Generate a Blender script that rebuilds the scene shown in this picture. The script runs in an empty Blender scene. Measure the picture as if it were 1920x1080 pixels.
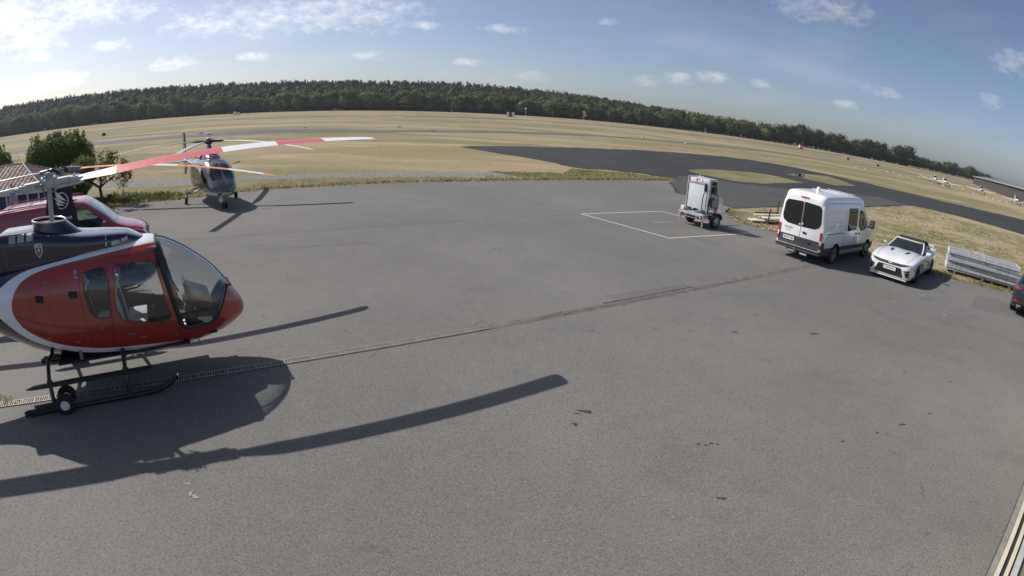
import bpy, bmesh, math, random
import numpy as np
from mathutils import Vector, Matrix, noise
from mathutils.bvhtree import BVHTree
R = math.radians
random.seed(7); RNG = np.random.default_rng(7)
SC = bpy.context.scene
COL = SC.collection

# ------------------------------------------------------------------ camera
# a wall-mounted wide-angle camera: equidistant lens, 105 degrees across
CAM_H, PITCH, ROLL, FPX, FA = 4.2, R(18.2), R(-3.4), 1055.0, 0.003
cd = bpy.data.cameras.new('camera'); cam = bpy.data.objects.new('camera', cd); COL.objects.link(cam)
SC.camera = cam
SC.render.engine = 'CYCLES'
cd.type = 'PANO'
cd.sensor_fit = 'HORIZONTAL'; cd.sensor_width = 36.0; cd.sensor_height = 20.25
cd.clip_start = 0.05; cd.clip_end = 20000
PXMM = 1920 / 36.0
tgt = cd if hasattr(cd, 'fisheye_polynomial_k1') else cd.cycles
tgt.panorama_type = 'FISHEYE_LENS_POLYNOMIAL'
tgt.fisheye_fov = math.pi
tgt.fisheye_polynomial_k0 = 0.0
tgt.fisheye_polynomial_k1 = -(PXMM / FPX)
tgt.fisheye_polynomial_k2 = 0.0
tgt.fisheye_polynomial_k3 = -(FA * (PXMM / FPX) ** 3)
tgt.fisheye_polynomial_k4 = 0.0
_cp, _sp, _cr, _sr = math.cos(PITCH), math.sin(PITCH), math.cos(ROLL), math.sin(ROLL)
C2W = Matrix(((1, 0, 0), (0, _cp, _sp), (0, -_sp, _cp))) @ Matrix(((_cr, 0, _sr), (0, 1, 0), (-_sr, 0, _cr)))  # axes: right, forward, up
_r, _f, _u = C2W.col[0], C2W.col[1], C2W.col[2]
cam.matrix_world = Matrix(((_r[0], _u[0], -_f[0], 0), (_r[1], _u[1], -_f[1], 0), (_r[2], _u[2], -_f[2], CAM_H), (0, 0, 0, 1)))

def gp(px, py, z=0.0):
    """where the sight line through a photograph pixel meets the level z (used to survey the place)"""
    u, v = px - 960, 540 - py
    r = math.hypot(u, v); th = r / FPX * (1 + FA * (r / FPX) ** 2)
    s = math.sin(th) / r if r > 0 else 1 / FPX
    d = C2W @ Vector((u * s, math.cos(th), v * s))
    t = (z - CAM_H) / d.z
    return Vector((d.x * t, d.y * t, z))

# ------------------------------------------------------------------ sun, sky, exposure
SUN_AZ, SUN_EL = 156.0, 43.0
sd = bpy.data.lights.new('sun', 'SUN'); sun = bpy.data.objects.new('sun', sd); COL.objects.link(sun)
sd.energy = 4.6; sd.angle = R(0.5); sd.color = (1.0, 0.945, 0.87)
_ld = Vector((-math.cos(R(SUN_AZ)) * math.cos(R(SUN_EL)), -math.sin(R(SUN_AZ)) * math.cos(R(SUN_EL)), -math.sin(R(SUN_EL))))
sun.rotation_euler = _ld.to_track_quat('-Z', 'Y').to_euler()
sun.location = (-30, 15, 40)

W = bpy.data.worlds.new('World'); SC.world = W; W.use_nodes = True
wt = W.node_tree; wt.nodes.clear()
def wn(t, **k):
    n = wt.nodes.new(t)
    for a, b in k.items(): setattr(n, a, b)
    return n
def wl(a, b): wt.links.new(a, b)
sky = wn('ShaderNodeTexSky', sky_type='NISHITA', sun_disc=False, sun_elevation=R(SUN_EL), sun_rotation=R(90 - SUN_AZ),
         altitude=100, air_density=.7, dust_density=1.5, ozone_density=1.0)
tc = wn('ShaderNodeTexCoord'); sep = wn('ShaderNodeSeparateXYZ'); wl(tc.outputs['Generated'], sep.inputs[0])
def wmath(op, a, b=None, clamp=False):
    n = wn('ShaderNodeMath', operation=op, use_clamp=clamp)
    for i, v in enumerate((a, b)):
        if v is None: continue
        if isinstance(v, (int, float)): n.inputs[i].default_value = v
        else: wl(v, n.inputs[i])
    return n.outputs[0]
# small cumulus puffs and a bank on the upper left, each a soft ragged lump at its bearing and height, over a faint veil
azn = wmath('ARCTAN2', sep.outputs[0], sep.outputs[1]); eln = wmath('ARCSINE', sep.outputs[2])
def wramp(fac, p0, p1):
    m = wn('ShaderNodeMapRange', interpolation_type='SMOOTHSTEP'); m.inputs[1].default_value = p0; m.inputs[2].default_value = p1
    wl(fac, m.inputs[0]); return m.outputs[0]
def wnoise(scale, detail, rough, loc, sc3):
    cb = wn('ShaderNodeCombineXYZ'); wl(azn, cb.inputs[0]); wl(eln, cb.inputs[1])
    mp = wn('ShaderNodeMapping'); mp.inputs['Location'].default_value = loc; mp.inputs['Scale'].default_value = sc3; wl(cb.outputs[0], mp.inputs['Vector'])
    n = wn('ShaderNodeTexNoise'); n.inputs['Scale'].default_value = scale; n.inputs['Detail'].default_value = detail; n.inputs['Roughness'].default_value = rough; wl(mp.outputs[0], n.inputs['Vector']); return n.outputs[0]
CLOUDS = [(150, 18, 130, 26), (20, 30, 60, 34), (60, 78, 60, 16), (560, 30, 190, 30), (650, 12, 130, 24), (400, 46, 80, 18), (50, 50, 80, 24), (205, 85, 38, 9), (65, 104, 36, 10), (475, 66, 30, 8), (480, 106, 26, 8), (1545, 16, 80, 24), (1897, 114, 32, 20), (1338, 145, 30, 10), (1272, 147, 32, 10), (1212, 151, 20, 9),
          (1655, 172, 32, 9), (1590, 196, 24, 7), (1862, 190, 22, 11), (1428, 157, 16, 9), (880, 116, 28, 7), (1000, 144, 26, 9), (690, 104, 24, 9), (945, 54, 34, 7), (790, 46, 28, 8), (1140, 40, 18, 7), (110, 150, 50, 14), (330, 118, 40, 12)]
fld = None
for (px_, py_, rx_, ry_) in CLOUDS:
    p_ = gp(px_, py_, CAM_H + 100) if False else None
    u_, v_ = px_ - 960, 540 - py_; r_ = math.hypot(u_, v_); th_ = r_ / FPX * (1 + FA * (r_ / FPX) ** 2); s_ = math.sin(th_) / r_
    d_ = C2W @ Vector((u_ * s_, math.cos(th_), v_ * s_)); a0, e0 = math.atan2(d_.x, d_.y), math.asin(d_.z)
    ax_ = wmath('MULTIPLY', wmath('SUBTRACT', azn, a0), FPX / rx_ * .74); ey_ = wmath('MULTIPLY', wmath('SUBTRACT', eln, e0), FPX / ry_ * .78)
    q_ = wmath('SUBTRACT', 1.0, wmath('ADD', wmath('MULTIPLY', ax_, ax_), wmath('MULTIPLY', ey_, ey_)))
    fld = q_ if fld is None else wmath('MAXIMUM', fld, q_)
n_cu = wnoise(1.0, 9, 0.66, (2.3, 5.1, 0), (34, 60, 1)); n_ci = wnoise(1.0, 6, 0.6, (1.2, .3, 0), (2.2, 9, 1))
cum = wramp(wmath('ADD', wmath('MAXIMUM', fld, -1.2), wmath('MULTIPLY', wmath('SUBTRACT', n_cu, .56), 4.4)), -.5, 2.3)
cir = wmath('MULTIPLY', wramp(n_ci, 0.45, 0.80), 0.22)
cov = wmath('MAXIMUM', wmath('MULTIPLY', cum, 0.78), cir)
up = wramp(sep.outputs[2], 0.0, 0.04)
cov = wmath('MULTIPLY', cov, up, True)
skc = wn('ShaderNodeMixRGB', blend_type='MULTIPLY'); skc.inputs[0].default_value = 1; skc.inputs[2].default_value = (.99, .985, 1.01, 1); wl(sky.outputs[0], skc.inputs[1])
mixc = wn('ShaderNodeMixRGB', blend_type='MIX'); wl(cov, mixc.inputs[0]); wl(skc.outputs[0], mixc.inputs[1])
# cloud light: white, lit like the sky around it
hs = wn('ShaderNodeHueSaturation'); hs.inputs['Saturation'].default_value = 0.14; hs.inputs['Value'].default_value = 1.6
wl(skc.outputs[0], hs.inputs['Color']); wl(hs.outputs[0], mixc.inputs[2])
bg = wn('ShaderNodeBackground'); bg.inputs[1].default_value = 0.104
wl(mixc.outputs[0], bg.inputs[0])
wo = wn('ShaderNodeOutputWorld'); wl(bg.outputs[0], wo.inputs[0])

SC.view_settings.view_transform = 'Standard'; SC.view_settings.look = 'None'
SC.view_settings.exposure = 0.06; SC.view_settings.gamma = 1.0; SC.view_settings.use_curve_mapping = False
SC.cycles.max_bounces = 6; SC.cycles.transparent_max_bounces = 16; SC.cycles.use_denoising = True
SC.cycles.caustics_reflective = False; SC.cycles.caustics_refractive = False

# ------------------------------------------------------------------ materials
def _nodes(name):
    m = bpy.data.materials.new(name); m.use_nodes = True
    nt = m.node_tree; nt.nodes.clear()
    return m, nt
class NT:
    """small wrapper that makes node graphs short to write"""
    def __init__(s, name): s.m, s.t = _nodes(name)
    def n(s, typ, **k):
        x = s.t.nodes.new(typ)
        for a, b in k.items(): setattr(x, a, b)
        return x
    def set(s, sock, v):
        if isinstance(v, (int, float)): sock.default_value = v
        elif isinstance(v, tuple): sock.default_value = v if len(v) != 3 or sock.type != 'RGBA' else (*v, 1)
        else: s.t.links.new(v, sock)
    def coord(s, which='Object'):
        return s.n('ShaderNodeTexCoord').outputs[which]
    def pos(s): return s.n('ShaderNodeNewGeometry').outputs['Position']
    def noise(s, vec, scale, detail=4, rough=.55, sc3=None, dist=0):
        if sc3:
            mp = s.n('ShaderNodeMapping'); mp.inputs['Scale'].default_value = sc3; s.set(mp.inputs['Vector'], vec); vec = mp.outputs[0]
        x = s.n('ShaderNodeTexNoise'); s.set(x.inputs['Vector'], vec); x.inputs['Scale'].default_value = scale
        x.inputs['Detail'].default_value = detail; x.inputs['Roughness'].default_value = rough; x.inputs['Distortion'].default_value = dist
        return x.outputs[0]
    def vor(s, vec, scale, feature='F1', out=0):
        x = s.n('ShaderNodeTexVoronoi', feature=feature); s.set(x.inputs['Vector'], vec); x.inputs['Scale'].default_value = scale
        return x.outputs[out]
    def math(s, op, a, b=0.0, clamp=False):
        x = s.n('ShaderNodeMath', operation=op, use_clamp=clamp); s.set(x.inputs[0], a); s.set(x.inputs[1], b); return x.outputs[0]
    def step(s, v, lo, hi, a=0.0, b=1.0):
        x = s.n('ShaderNodeMapRange', interpolation_type='SMOOTHSTEP'); s.set(x.inputs[0], v)
        for i, q in zip((1, 2, 3, 4), (lo, hi, a, b)): x.inputs[i].default_value = q
        return x.outputs[0]
    def mix(s, f, a, b, mode='MIX'):
        x = s.n('ShaderNodeMixRGB', blend_type=mode); s.set(x.inputs[0], f); s.set(x.inputs[1], a); s.set(x.inputs[2], b); return x.outputs[0]
    def bump(s, h, strength, dist=.02):
        x = s.n('ShaderNodeBump'); x.inputs['Strength'].default_value = strength; x.inputs['Distance'].default_value = dist
        s.set(x.inputs['Height'], h); return x.outputs[0]
    def bsdf(s, col, rough=.5, metal=0.0, normal=None, coat=0.0, spec=.5, out=True):
        b = s.n('ShaderNodeBsdfPrincipled'); s.set(b.inputs['Base Color'], col); s.set(b.inputs['Roughness'], rough)
        s.set(b.inputs['Metallic'], metal); b.inputs['Coat Weight'].default_value = coat; b.inputs['Coat Roughness'].default_value = .04
        b.inputs['Specular IOR Level'].default_value = spec
        if normal is not None: s.set(b.inputs['Normal'], normal)
        if out: s.out(b.outputs[0])
        return b
    def out(s, sh):
        o = s.n('ShaderNodeOutputMaterial'); s.t.links.new(sh, o.inputs[0]); return s.m

def flat(name, c, rough=.5, metal=0., var=.12, scale=6., coat=0., bump=0., bscale=60., spec=.5, dirt=0.):
    """a plain finish with uneven tone, gloss and (optionally) dirt"""
    s = NT(name); v = s.coord()
    n = s.noise(v, scale, 5, .6)
    lo = tuple(x * (1 - var) for x in c); hi = tuple(min(1, x * (1 + var)) for x in c)
    col = s.mix(s.step(n, .3, .7), lo, hi)
    if dirt:
        d = s.step(s.noise(v, scale * 2.3, 6, .7), .52, .78, 0, dirt)
        col = s.mix(d, col, (.09, .075, .055))
    ro = s.step(s.noise(v, scale * 1.7, 3), .3, .7, max(.02, rough * .85), min(1, rough * 1.2))
    nm = s.bump(s.noise(v, bscale, 4), bump, .01) if bump else None
    s.bsdf(col, ro, metal, nm, coat, spec); return s.m

def glass(name, tint, refl=1.0, haze=0.0):
    s = NT(name)
    tr = s.n('ShaderNodeBsdfTransparent'); tr.inputs[0].default_value = (*tint, 1)
    gl = s.n('ShaderNodeBsdfGlossy'); gl.inputs['Roughness'].default_value = .02
    lw = s.n('ShaderNodeLayerWeight'); lw.inputs[0].default_value = .5
    f = s.math('MULTIPLY', s.math('ADD', .035, s.math('MULTIPLY', s.math('POWER', lw.outputs['Facing'], 4.0), .9)), refl, True)
    mx = s.n('ShaderNodeMixShader'); s.set(mx.inputs[0], f); s.set(mx.inputs[1], tr.outputs[0]); s.set(mx.inputs[2], gl.outputs[0])
    return s.out(mx.outputs[0])

MAT = {}
def mats():
    m = MAT
    m['white'] = flat('white_paint', (.78, .79, .80), .28, coat=.6, var=.03, scale=2)
    m['grey_lt'] = flat('light_grey_paint', (.36, .38, .38), .45, var=.12)
    m['grey_md'] = flat('grey_metal', (.20, .21, .22), .42, .3, var=.18)
    m['alu'] = flat('brushed_aluminium', (.62, .64, .66), .38, .75, var=.10, scale=3)
    m['galv'] = flat('galvanised_steel', (.50, .53, .55), .42, .55, var=.22, scale=14, dirt=.15)
    m['steel'] = flat('steel', (.40, .41, .43), .3, .9, var=.15)
    m['black'] = flat('black_paint', (.012, .012, .014), .35, var=.25, coat=.2)
    m['rubber'] = flat('tyre_rubber', (.018, .018, .019), .8, var=.25, scale=20, bump=.2)
    m['plastic'] = flat('black_plastic', (.022, .023, .025), .6, var=.2, scale=12)
    m['greyplastic'] = flat('dark_grey_plastic', (.075, .08, .088), .55, var=.15, scale=6, dirt=.1)
    m['int_dark'] = flat('dark_cabin_trim', (.016, .017, .019), .7, var=.25)
    m['int_grey'] = flat('grey_cabin_lining', (.20, .215, .215), .8, var=.15)
    m['seat'] = flat('grey_seat_fabric', (.55, .56, .55), .9, var=.15, scale=14, bump=.3)
    m['glass'] = glass('clear_canopy_glass', (.94, .955, .96), 1.7)
    m['glass_car'] = glass('tinted_car_glass', (.75, .82, .80), 1.2)
    m['glass_dark'] = flat('dark_privacy_glass', (.006, .008, .009), .03, spec=.9, var=.1)
    m['red_lens'] = flat('red_lamp_lens', (.42, .012, .02), .12, coat=1, var=.15)
    m['amber'] = flat('amber_lamp_lens', (.7, .25, .02), .15, coat=1)
    m['lens'] = flat('clear_lamp_lens', (.72, .74, .76), .12, coat=1, var=.2, scale=30)
    m['chrome'] = flat('chrome', (.75, .76, .78), .12, 1.0, var=.05)
    m['sign_white'] = flat('white_sheet', (.76, .77, .76), .5, var=.06)
    m['sign_red'] = flat('red_sheet', (.55, .02, .025), .5)
    m['ink'] = flat('black_ink', (.01, .01, .012), .6)
    m['yellow'] = flat('yellow_paint', (.75, .48, .03), .4)
    m['orange'] = flat('orange_paint', (.80, .25, .045), .35, var=.06)
    m['blade_red'] = flat('blade_red', (.62, .095, .09), .35, var=.05)
    m['blade_white'] = flat('blade_white', (.80, .80, .80), .35, var=.03)
    m['blade_grey'] = flat('blade_grey', (.30, .33, .34), .5, var=.1)
    m['navy'] = flat('navy_gloss_paint', (.006, .007, .026), .08, coat=1.0, var=.1, scale=2)
    m['tan'] = flat('tan_cloth_cover', (.33, .25, .16), .85, var=.15, scale=20)
mats()

# ------------------------------------------------------------------ geometry helpers
class MB:
    def __init__(s): s.v, s.f, s.m, s.cur = [], [], [], 0
    def add(s, vs, fs):
        o = len(s.v); s.v += [tuple(p) for p in vs]; s.f += [tuple(i + o for i in f) for f in fs]; s.m += [s.cur] * len(fs); return s
    def box(s, c, d, rot=None, bev=0.0):
        x, y, z = d[0] / 2, d[1] / 2, d[2] / 2
        if bev <= 0:
            vs = [Vector((sx * x, sy * y, sz * z)) for sx in (-1, 1) for sy in (-1, 1) for sz in (-1, 1)]
            fs = [(0, 1, 3, 2), (4, 6, 7, 5), (0, 4, 5, 1), (2, 3, 7, 6), (0, 2, 6, 4), (1, 5, 7, 3)]
        else:
            bm = bmesh.new(); bmesh.ops.create_cube(bm, size=1)
            for v in bm.verts: v.co = Vector((v.co.x * d[0], v.co.y * d[1], v.co.z * d[2]))
            bmesh.ops.bevel(bm, geom=bm.edges[:], offset=min(bev, .49 * min(d)), segments=2, affect='EDGES', profile=.6)
            bm.verts.index_update(); vs = [v.co.copy() for v in bm.verts]; fs = [tuple(v.index for v in f.verts) for f in bm.faces]; bm.free()
        M = (rot.to_3x3() if isinstance(rot, Matrix) else Matrix.Rotation(rot, 3, 'Z')) if rot is not None else None
        c = Vector(c); vs = [(M @ p if M else p) + c for p in vs]
        return s.add(vs, fs)
    def bar(s, a, b, w, h=None, up=(0, 0, 1)):
        a, b = Vector(a), Vector(b); h = h or w; t = (b - a); L = t.length; t /= L
        u = Vector(up); 
        if abs(t.dot(u)) > .98: u = Vector((1, 0, 0))
        l = u.cross(t).normalized(); u = t.cross(l)
        M = Matrix((t, l, u)).transposed()
        return s.box((a + b) / 2, (L, w, h), M.to_4x4())
    def tube(s, path, r, n=8, caps=True, sx=None):
        P = [Vector(p) for p in path]; k = len(P); rr = r if isinstance(r, (list, tuple)) else [r] * k
        rings = []; pu = None
        for i in range(k):
            t = (P[min(i + 1, k - 1)] - P[max(i - 1, 0)]).normalized()
            u = pu if pu is not None else (Vector((0, 0, 1)) if abs(t.z) < .9 else Vector((1, 0, 0)))
            l = t.cross(u)
            if l.length < 1e-6: l = t.cross(Vector((.3, 1, .2)))
            l.normalize(); u = l.cross(t); pu = u
            rings.append([P[i] + (l * math.cos(2 * math.pi * j / n) + u * math.sin(2 * math.pi * j / n)) * rr[i] for j in range(n)])
        return s.loft(rings, caps)
    def cyl(s, a, b, r0, r1=None, n=16, caps=True): return s.tube([a, b], [r0, r0 if r1 is None else r1], n, caps)
    def loft(s, rings, caps=True, closed=True):
        n = len(rings[0]); vs = [p for r in rings for p in r]; fs = []
        m = n if closed else n - 1
        for i in range(len(rings) - 1):
            for j in range(m):
                a, b = i * n + j, i * n + (j + 1) % n
                fs.append((a, b, b + n, a + n))
        if caps: fs.append(tuple(range(n - 1, -1, -1))); fs.append(tuple(range((len(rings) - 1) * n, len(rings) * n)))
        return s.add(vs, fs)
    def lathe(s, prof, c=(0, 0, 0), axis='z', n=24):
        """profile of (radius, height) turned about an axis through c"""
        c = Vector(c); rings = []
        for r, h in prof:
            ring = []
            for j in range(n):
                a = 2 * math.pi * j / n; q = (r * math.cos(a), r * math.sin(a), h)
                q = {'z': q, 'y': (q[0], q[2], q[1]), 'x': (q[2], q[0], q[1])}[axis]
                ring.append(Vector(q) + c)
            rings.append(ring)
        return s.loft(rings, True)
    def prism(s, poly, axis, lo, hi):
        """2D outline pushed along an axis; x: (y,z) outline, y: (x,z), z: (x,y)"""
        f = {'x': lambda p, t: (t, p[0], p[1]), 'y': lambda p, t: (p[0], t, p[1]), 'z': lambda p, t: (p[0], p[1], t)}[axis]
        n = len(poly); vs = [f(p, lo) for p in poly] + [f(p, hi) for p in poly]
        fs = [(i, (i + 1) % n, n + (i + 1) % n, n + i) for i in range(n)] + [tuple(range(n - 1, -1, -1)), tuple(range(n, 2 * n))]
        return s.add(vs, fs)
    def sheet(s, poly, z): return s.add([(p[0], p[1], z) for p in poly], [tuple(range(len(poly)))])
    def ball(s, c, rx, ry=None, rz=None, n=10, k=14):
        ry = ry or rx; rz = rz or rx; c = Vector(c); rings = []
        for i in range(n + 1):
            a = math.pi * (i / n * .98 + .01); rings.append([c + Vector((rx * math.sin(a) * math.cos(2 * math.pi * j / k), ry * math.sin(a) * math.sin(2 * math.pi * j / k), -rz * math.cos(a))) for j in range(k)])
        return s.loft(rings, True)
    def mesh(s, name, mat, smooth=None):
        me = bpy.data.meshes.new(name); me.from_pydata(s.v, [], s.f)
        bm = bmesh.new(); bm.from_mesh(me); bmesh.ops.recalc_face_normals(bm, faces=bm.faces[:]); bm.to_mesh(me); bm.free()
        for x in (mat if isinstance(mat, (list, tuple)) else [mat]): me.materials.append(MAT[x] if isinstance(x, str) else x)
        if any(s.m): me.polygons.foreach_set('material_index', s.m)
        if smooth is not None:
            me.polygons.foreach_set('use_smooth', [True] * len(me.polygons))
            me.set_sharp_from_angle(angle=R(smooth))
        me.update(); return me
    def build(s, name, mat, parent=None, smooth=None):
        o = bpy.data.objects.new(name, s.mesh(name, mat, smooth)); COL.objects.link(o)
        if parent is not None: o.parent = parent
        return o
def build_parts(mb, name, mat, parent=None, smooth=None, gap=.01):
    """each separate piece of the collected shapes becomes an object of its own"""
    n = len(mb.v); par = list(range(n))
    def find(i):
        while par[i] != i: par[i] = par[par[i]]; i = par[i]
        return i
    for f in mb.f:
        a = find(f[0])
        for q in f[1:]: par[find(q)] = a
    groups = {}
    for i in range(n): groups.setdefault(find(i), []).append(i)
    keys = list(groups); bb = {k: (np.min([mb.v[i] for i in groups[k]], 0) - gap, np.max([mb.v[i] for i in groups[k]], 0) + gap) for k in keys}
    cl = {k: k for k in keys}
    def cf(k):
        while cl[k] != k: k = cl[k]
        return k
    for i, a in enumerate(keys):
        for b_ in keys[i + 1:]:
            if (bb[a][0] <= bb[b_][1]).all() and (bb[b_][0] <= bb[a][1]).all(): cl[cf(a)] = cf(b_)
    fin = {}
    for k in keys: fin.setdefault(cf(k), []).extend(groups[k])
    owner = {}
    for k, ids in fin.items():
        for i in ids: owner[i] = k
    out = []
    for k, ids in fin.items():
        ids.sort(); ix = {i: j for j, i in enumerate(ids)}; b_ = MB(); b_.v = [mb.v[i] for i in ids]
        for f, m in zip(mb.f, mb.m):
            if owner[f[0]] == k: b_.f.append(tuple(ix[i] for i in f)); b_.m.append(m)
        out.append(b_.build(name, mat, parent, smooth))
    return out
def obj(name, me, parent=None):
    o = bpy.data.objects.new(name, me); COL.objects.link(o)
    if parent is not None: o.parent = parent
    return o
def tag(o, label, cat, group=None):
    o['label'] = label; o['category'] = cat
    if group: o['group'] = group
    return o
def thing(name, label, cat, loc=(0, 0, 0), rz=0.0, group=None):
    o = bpy.data.objects.new(name, None); COL.objects.link(o); o.location = loc; o.rotation_euler = (0, 0, rz)
    o.empty_display_size = .2
    return tag(o, label, cat, group)
def struct(o, kind='structure'): o['kind'] = kind; return o
def kids(o): return [c for c in bpy.data.objects if c.parent == o]
def copy_tree(o, loc=None, rz=None, label=None, group=None, scale=None):
    r = o.copy(); COL.objects.link(r)
    if loc is not None: r.location = loc
    if rz is not None: r.rotation_euler = (0, 0, rz)
    if scale is not None: r.scale = (scale,) * 3 if isinstance(scale, (int, float)) else scale
    if label: r['label'] = label
    if group: r['group'] = group
    for c in KIDS.setdefault(o.name, kids(o)):
        c2 = c.copy(); COL.objects.link(c2); c2.parent = r
        for g in KIDS.setdefault(c.name, kids(c)):
            g2 = g.copy(); COL.objects.link(g2); g2.parent = c2
    return r
KIDS = {}

def pchip(xs, ys, q):
    """monotone cubic interpolation (stations of a loft)"""
    xs, ys, q = np.asarray(xs, float), np.asarray(ys, float), np.asarray(q, float)
    h = np.diff(xs); d = np.diff(ys) / h; m = np.zeros(len(xs)); m[0], m[-1] = d[0], d[-1]
    for i in range(1, len(xs) - 1):
        if d[i - 1] * d[i] > 0:
            w1, w2 = 2 * h[i] + h[i - 1], h[i] + 2 * h[i - 1]; m[i] = (w1 + w2) / (w1 / d[i - 1] + w2 / d[i])
    k = np.clip(np.searchsorted(xs, q) - 1, 0, len(h) - 1); t = (q - xs[k]) / h[k]
    return ((2 * t**3 - 3 * t**2 + 1) * ys[k] + (t**3 - 2 * t**2 + t) * h[k] * m[k] + (-2 * t**3 + 3 * t**2) * ys[k + 1] + (t**3 - t**2) * h[k] * m[k + 1])

def fuselage(st, n_x, n_a, power=.8):
    """loft of superellipse sections; st rows: x, top z, bottom z, half width, height of the widest line, exponent above, exponent below"""
    st = sorted(st); A = np.array(st, float); xs = A[:, 0]
    t = np.linspace(0, 1, n_x)
    # stations crowd towards both ends
    q = xs[0] + (xs[-1] - xs[0]) * (t + .12 * (np.sin(2 * np.pi * t) / (2 * np.pi)) * -1)
    q = np.unique(np.clip(np.concatenate([q, xs]), xs[0], xs[-1]))
    c = [pchip(xs, A[:, i], q) for i in range(1, 7)]
    rings = []
    for i, x in enumerate(q):
        zt, zb, w, zw, nt_, nb = (a[i] for a in c); zw = min(max(zw, zb + .001), zt - .001); ring = []
        for j in range(n_a):
            a = 2 * math.pi * j / n_a; ca, sa = math.cos(a), math.sin(a)
            e = 2 / (nt_ if sa >= 0 else nb)
            y = w * math.copysign(abs(ca) ** e, ca); zz = (zt - zw if sa >= 0 else zw - zb) * math.copysign(abs(sa) ** e, sa)
            ring.append(Vector((x, y, zw + zz)))
        rings.append(ring)
    return rings

def bvh_of(me):
    return BVHTree.FromPolygons([v.co.copy() for v in me.vertices], [tuple(p.vertices) for p in me.polygons])
def bvh_mb(*mbs):
    v, f = [], []
    for b in mbs: o = len(v); v += [Vector(p) for p in b.v]; f += [tuple(i + o for i in q) for q in b.f]
    return BVHTree.FromPolygons(v, f)
DIRS = {'-y': (Vector((0, -1, 0)), lambda a, b: Vector((a, -9, b))), '+y': (Vector((0, 1, 0)), lambda a, b: Vector((a, 9, b))),
        '+x': (Vector((1, 0, 0)), lambda a, b: Vector((30, a, b))), '-x': (Vector((-1, 0, 0)), lambda a, b: Vector((-30, a, b))),
        '+z': (Vector((0, 0, 1)), lambda a, b: Vector((a, b, 20)))}
def cast(bvh, side, a, b, off=0.0):
    d, f = DIRS[side]; h = bvh.ray_cast(f(a, b), -d)
    if h[0] is None: 
        q = f(a, b); h2 = bvh.find_nearest(q - d * (q.dot(d) - .5)); return h2[0] + d * off
    return h[0] + d * off
def dense(poly, k):
    out = []; n = len(poly)
    for i in range(n):
        a, b = poly[i], poly[(i + 1) % n]
        for j in range(k): out.append((a[0] + (b[0] - a[0]) * j / k, a[1] + (b[1] - a[1]) * j / k))
    return out
def rounded(poly, r, seg=4):
    """round the corners of an outline"""
    out = []; n = len(poly)
    for i in range(n):
        p, a, b = Vector(poly[i]), Vector(poly[i - 1]), Vector(poly[(i + 1) % n])
        da, db = (a - p), (b - p); ra = min(r, da.length * .45, db.length * .45)
        s, e = p + da.normalized() * ra, p + db.normalized() * ra
        for j in range(seg + 1):
            t = j / seg; q = s * (1 - t) ** 2 + p * 2 * t * (1 - t) + e * t ** 2; out.append((q.x, q.y))
    return out
def patch(mb, bvh, side, poly, off=.004, thick=.012, k=3, rings=4):
    """a thin plate that follows a body: the outline (convex-ish) is seen from one side and laid on the surface"""
    P = dense(poly, k); n = len(P); cx_, cy_ = sum(p[0] for p in P) / n, sum(p[1] for p in P) / n
    vs, fs = [cast(bvh, side, cx_, cy_, off)], []
    for r in range(1, rings + 1):
        t = r / rings; vs += [cast(bvh, side, cx_ + (p[0] - cx_) * t, cy_ + (p[1] - cy_) * t, off) for p in P]
    d = DIRS[side][0]; base = 1 + (rings - 1) * n
    vs += [vs[base + j] - d * (off + thick) for j in range(n)]
    fs += [(0, 1 + j, 1 + (j + 1) % n) for j in range(n)]
    for r in range(rings):
        o = 1 + r * n
        fs += [(o + j, o + n + j, o + n + (j + 1) % n, o + (j + 1) % n) for j in range(n)]
    return mb.add(vs, fs)
def plate(name, mat, parent, bvh, side, poly, off=.004, thick=.012, k=3, rings=4, smooth=40):
    return patch(MB(), bvh, side, poly, off, thick, k, rings).build(name, mat, parent, smooth)
def seam(mb, bvh, side, pts, r=.004, k=6, off=0.0, n=5):
    P = []
    for a, b in zip(pts, pts[1:]):
        P += [cast(bvh, side, a[0] + (b[0] - a[0]) * j / k, a[1] + (b[1] - a[1]) * j / k, off) for j in range(k)]
    P.append(cast(bvh, side, *pts[-1], off)); return mb.tube(P, r, n)
def text_mesh(body, size, bold=0.0, align='CENTER'):
    cu = bpy.data.curves.new('lettering', 'FONT'); cu.body = body; cu.size = size; cu.align_x = align; cu.align_y = 'CENTER'; cu.offset = bold; cu.resolution_u = 2
    o = bpy.data.objects.new('lettering', cu); COL.objects.link(o); bpy.context.view_layer.update()
    dg = bpy.context.evaluated_depsgraph_get(); me = o.evaluated_get(dg).to_mesh()
    vs = [tuple(v.co) for v in me.vertices]; fs = [tuple(p.vertices) for p in me.polygons]
    o.evaluated_get(dg).to_mesh_clear(); bpy.data.objects.remove(o); bpy.data.curves.remove(cu)
    return vs, fs
def lettering(name, mat, parent, fn, body, size, bold=0.0, sx=1.0, lift=.003):
    """flat letters laid where fn(u, v) puts them"""
    vs, fs = text_mesh(body, size, bold); b = MB(); b.add([fn(v[0] * sx, v[1]) for v in vs], fs)
    return build_parts(b, name, mat, parent, None, size * .16)
def boolean(me, cutter, op):
    a = bpy.data.objects.new('tmp_a', me); b = bpy.data.objects.new('tmp_b', cutter); COL.objects.link(a); COL.objects.link(b)
    m = a.modifiers.new('b', 'BOOLEAN'); m.operation = op; m.object = b; m.solver = 'EXACT'
    bpy.context.view_layer.update(); dg = bpy.context.evaluated_depsgraph_get()
    out = bpy.data.meshes.new_from_object(a.evaluated_get(dg)); bpy.data.objects.remove(a); bpy.data.objects.remove(b)
    return out
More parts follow.
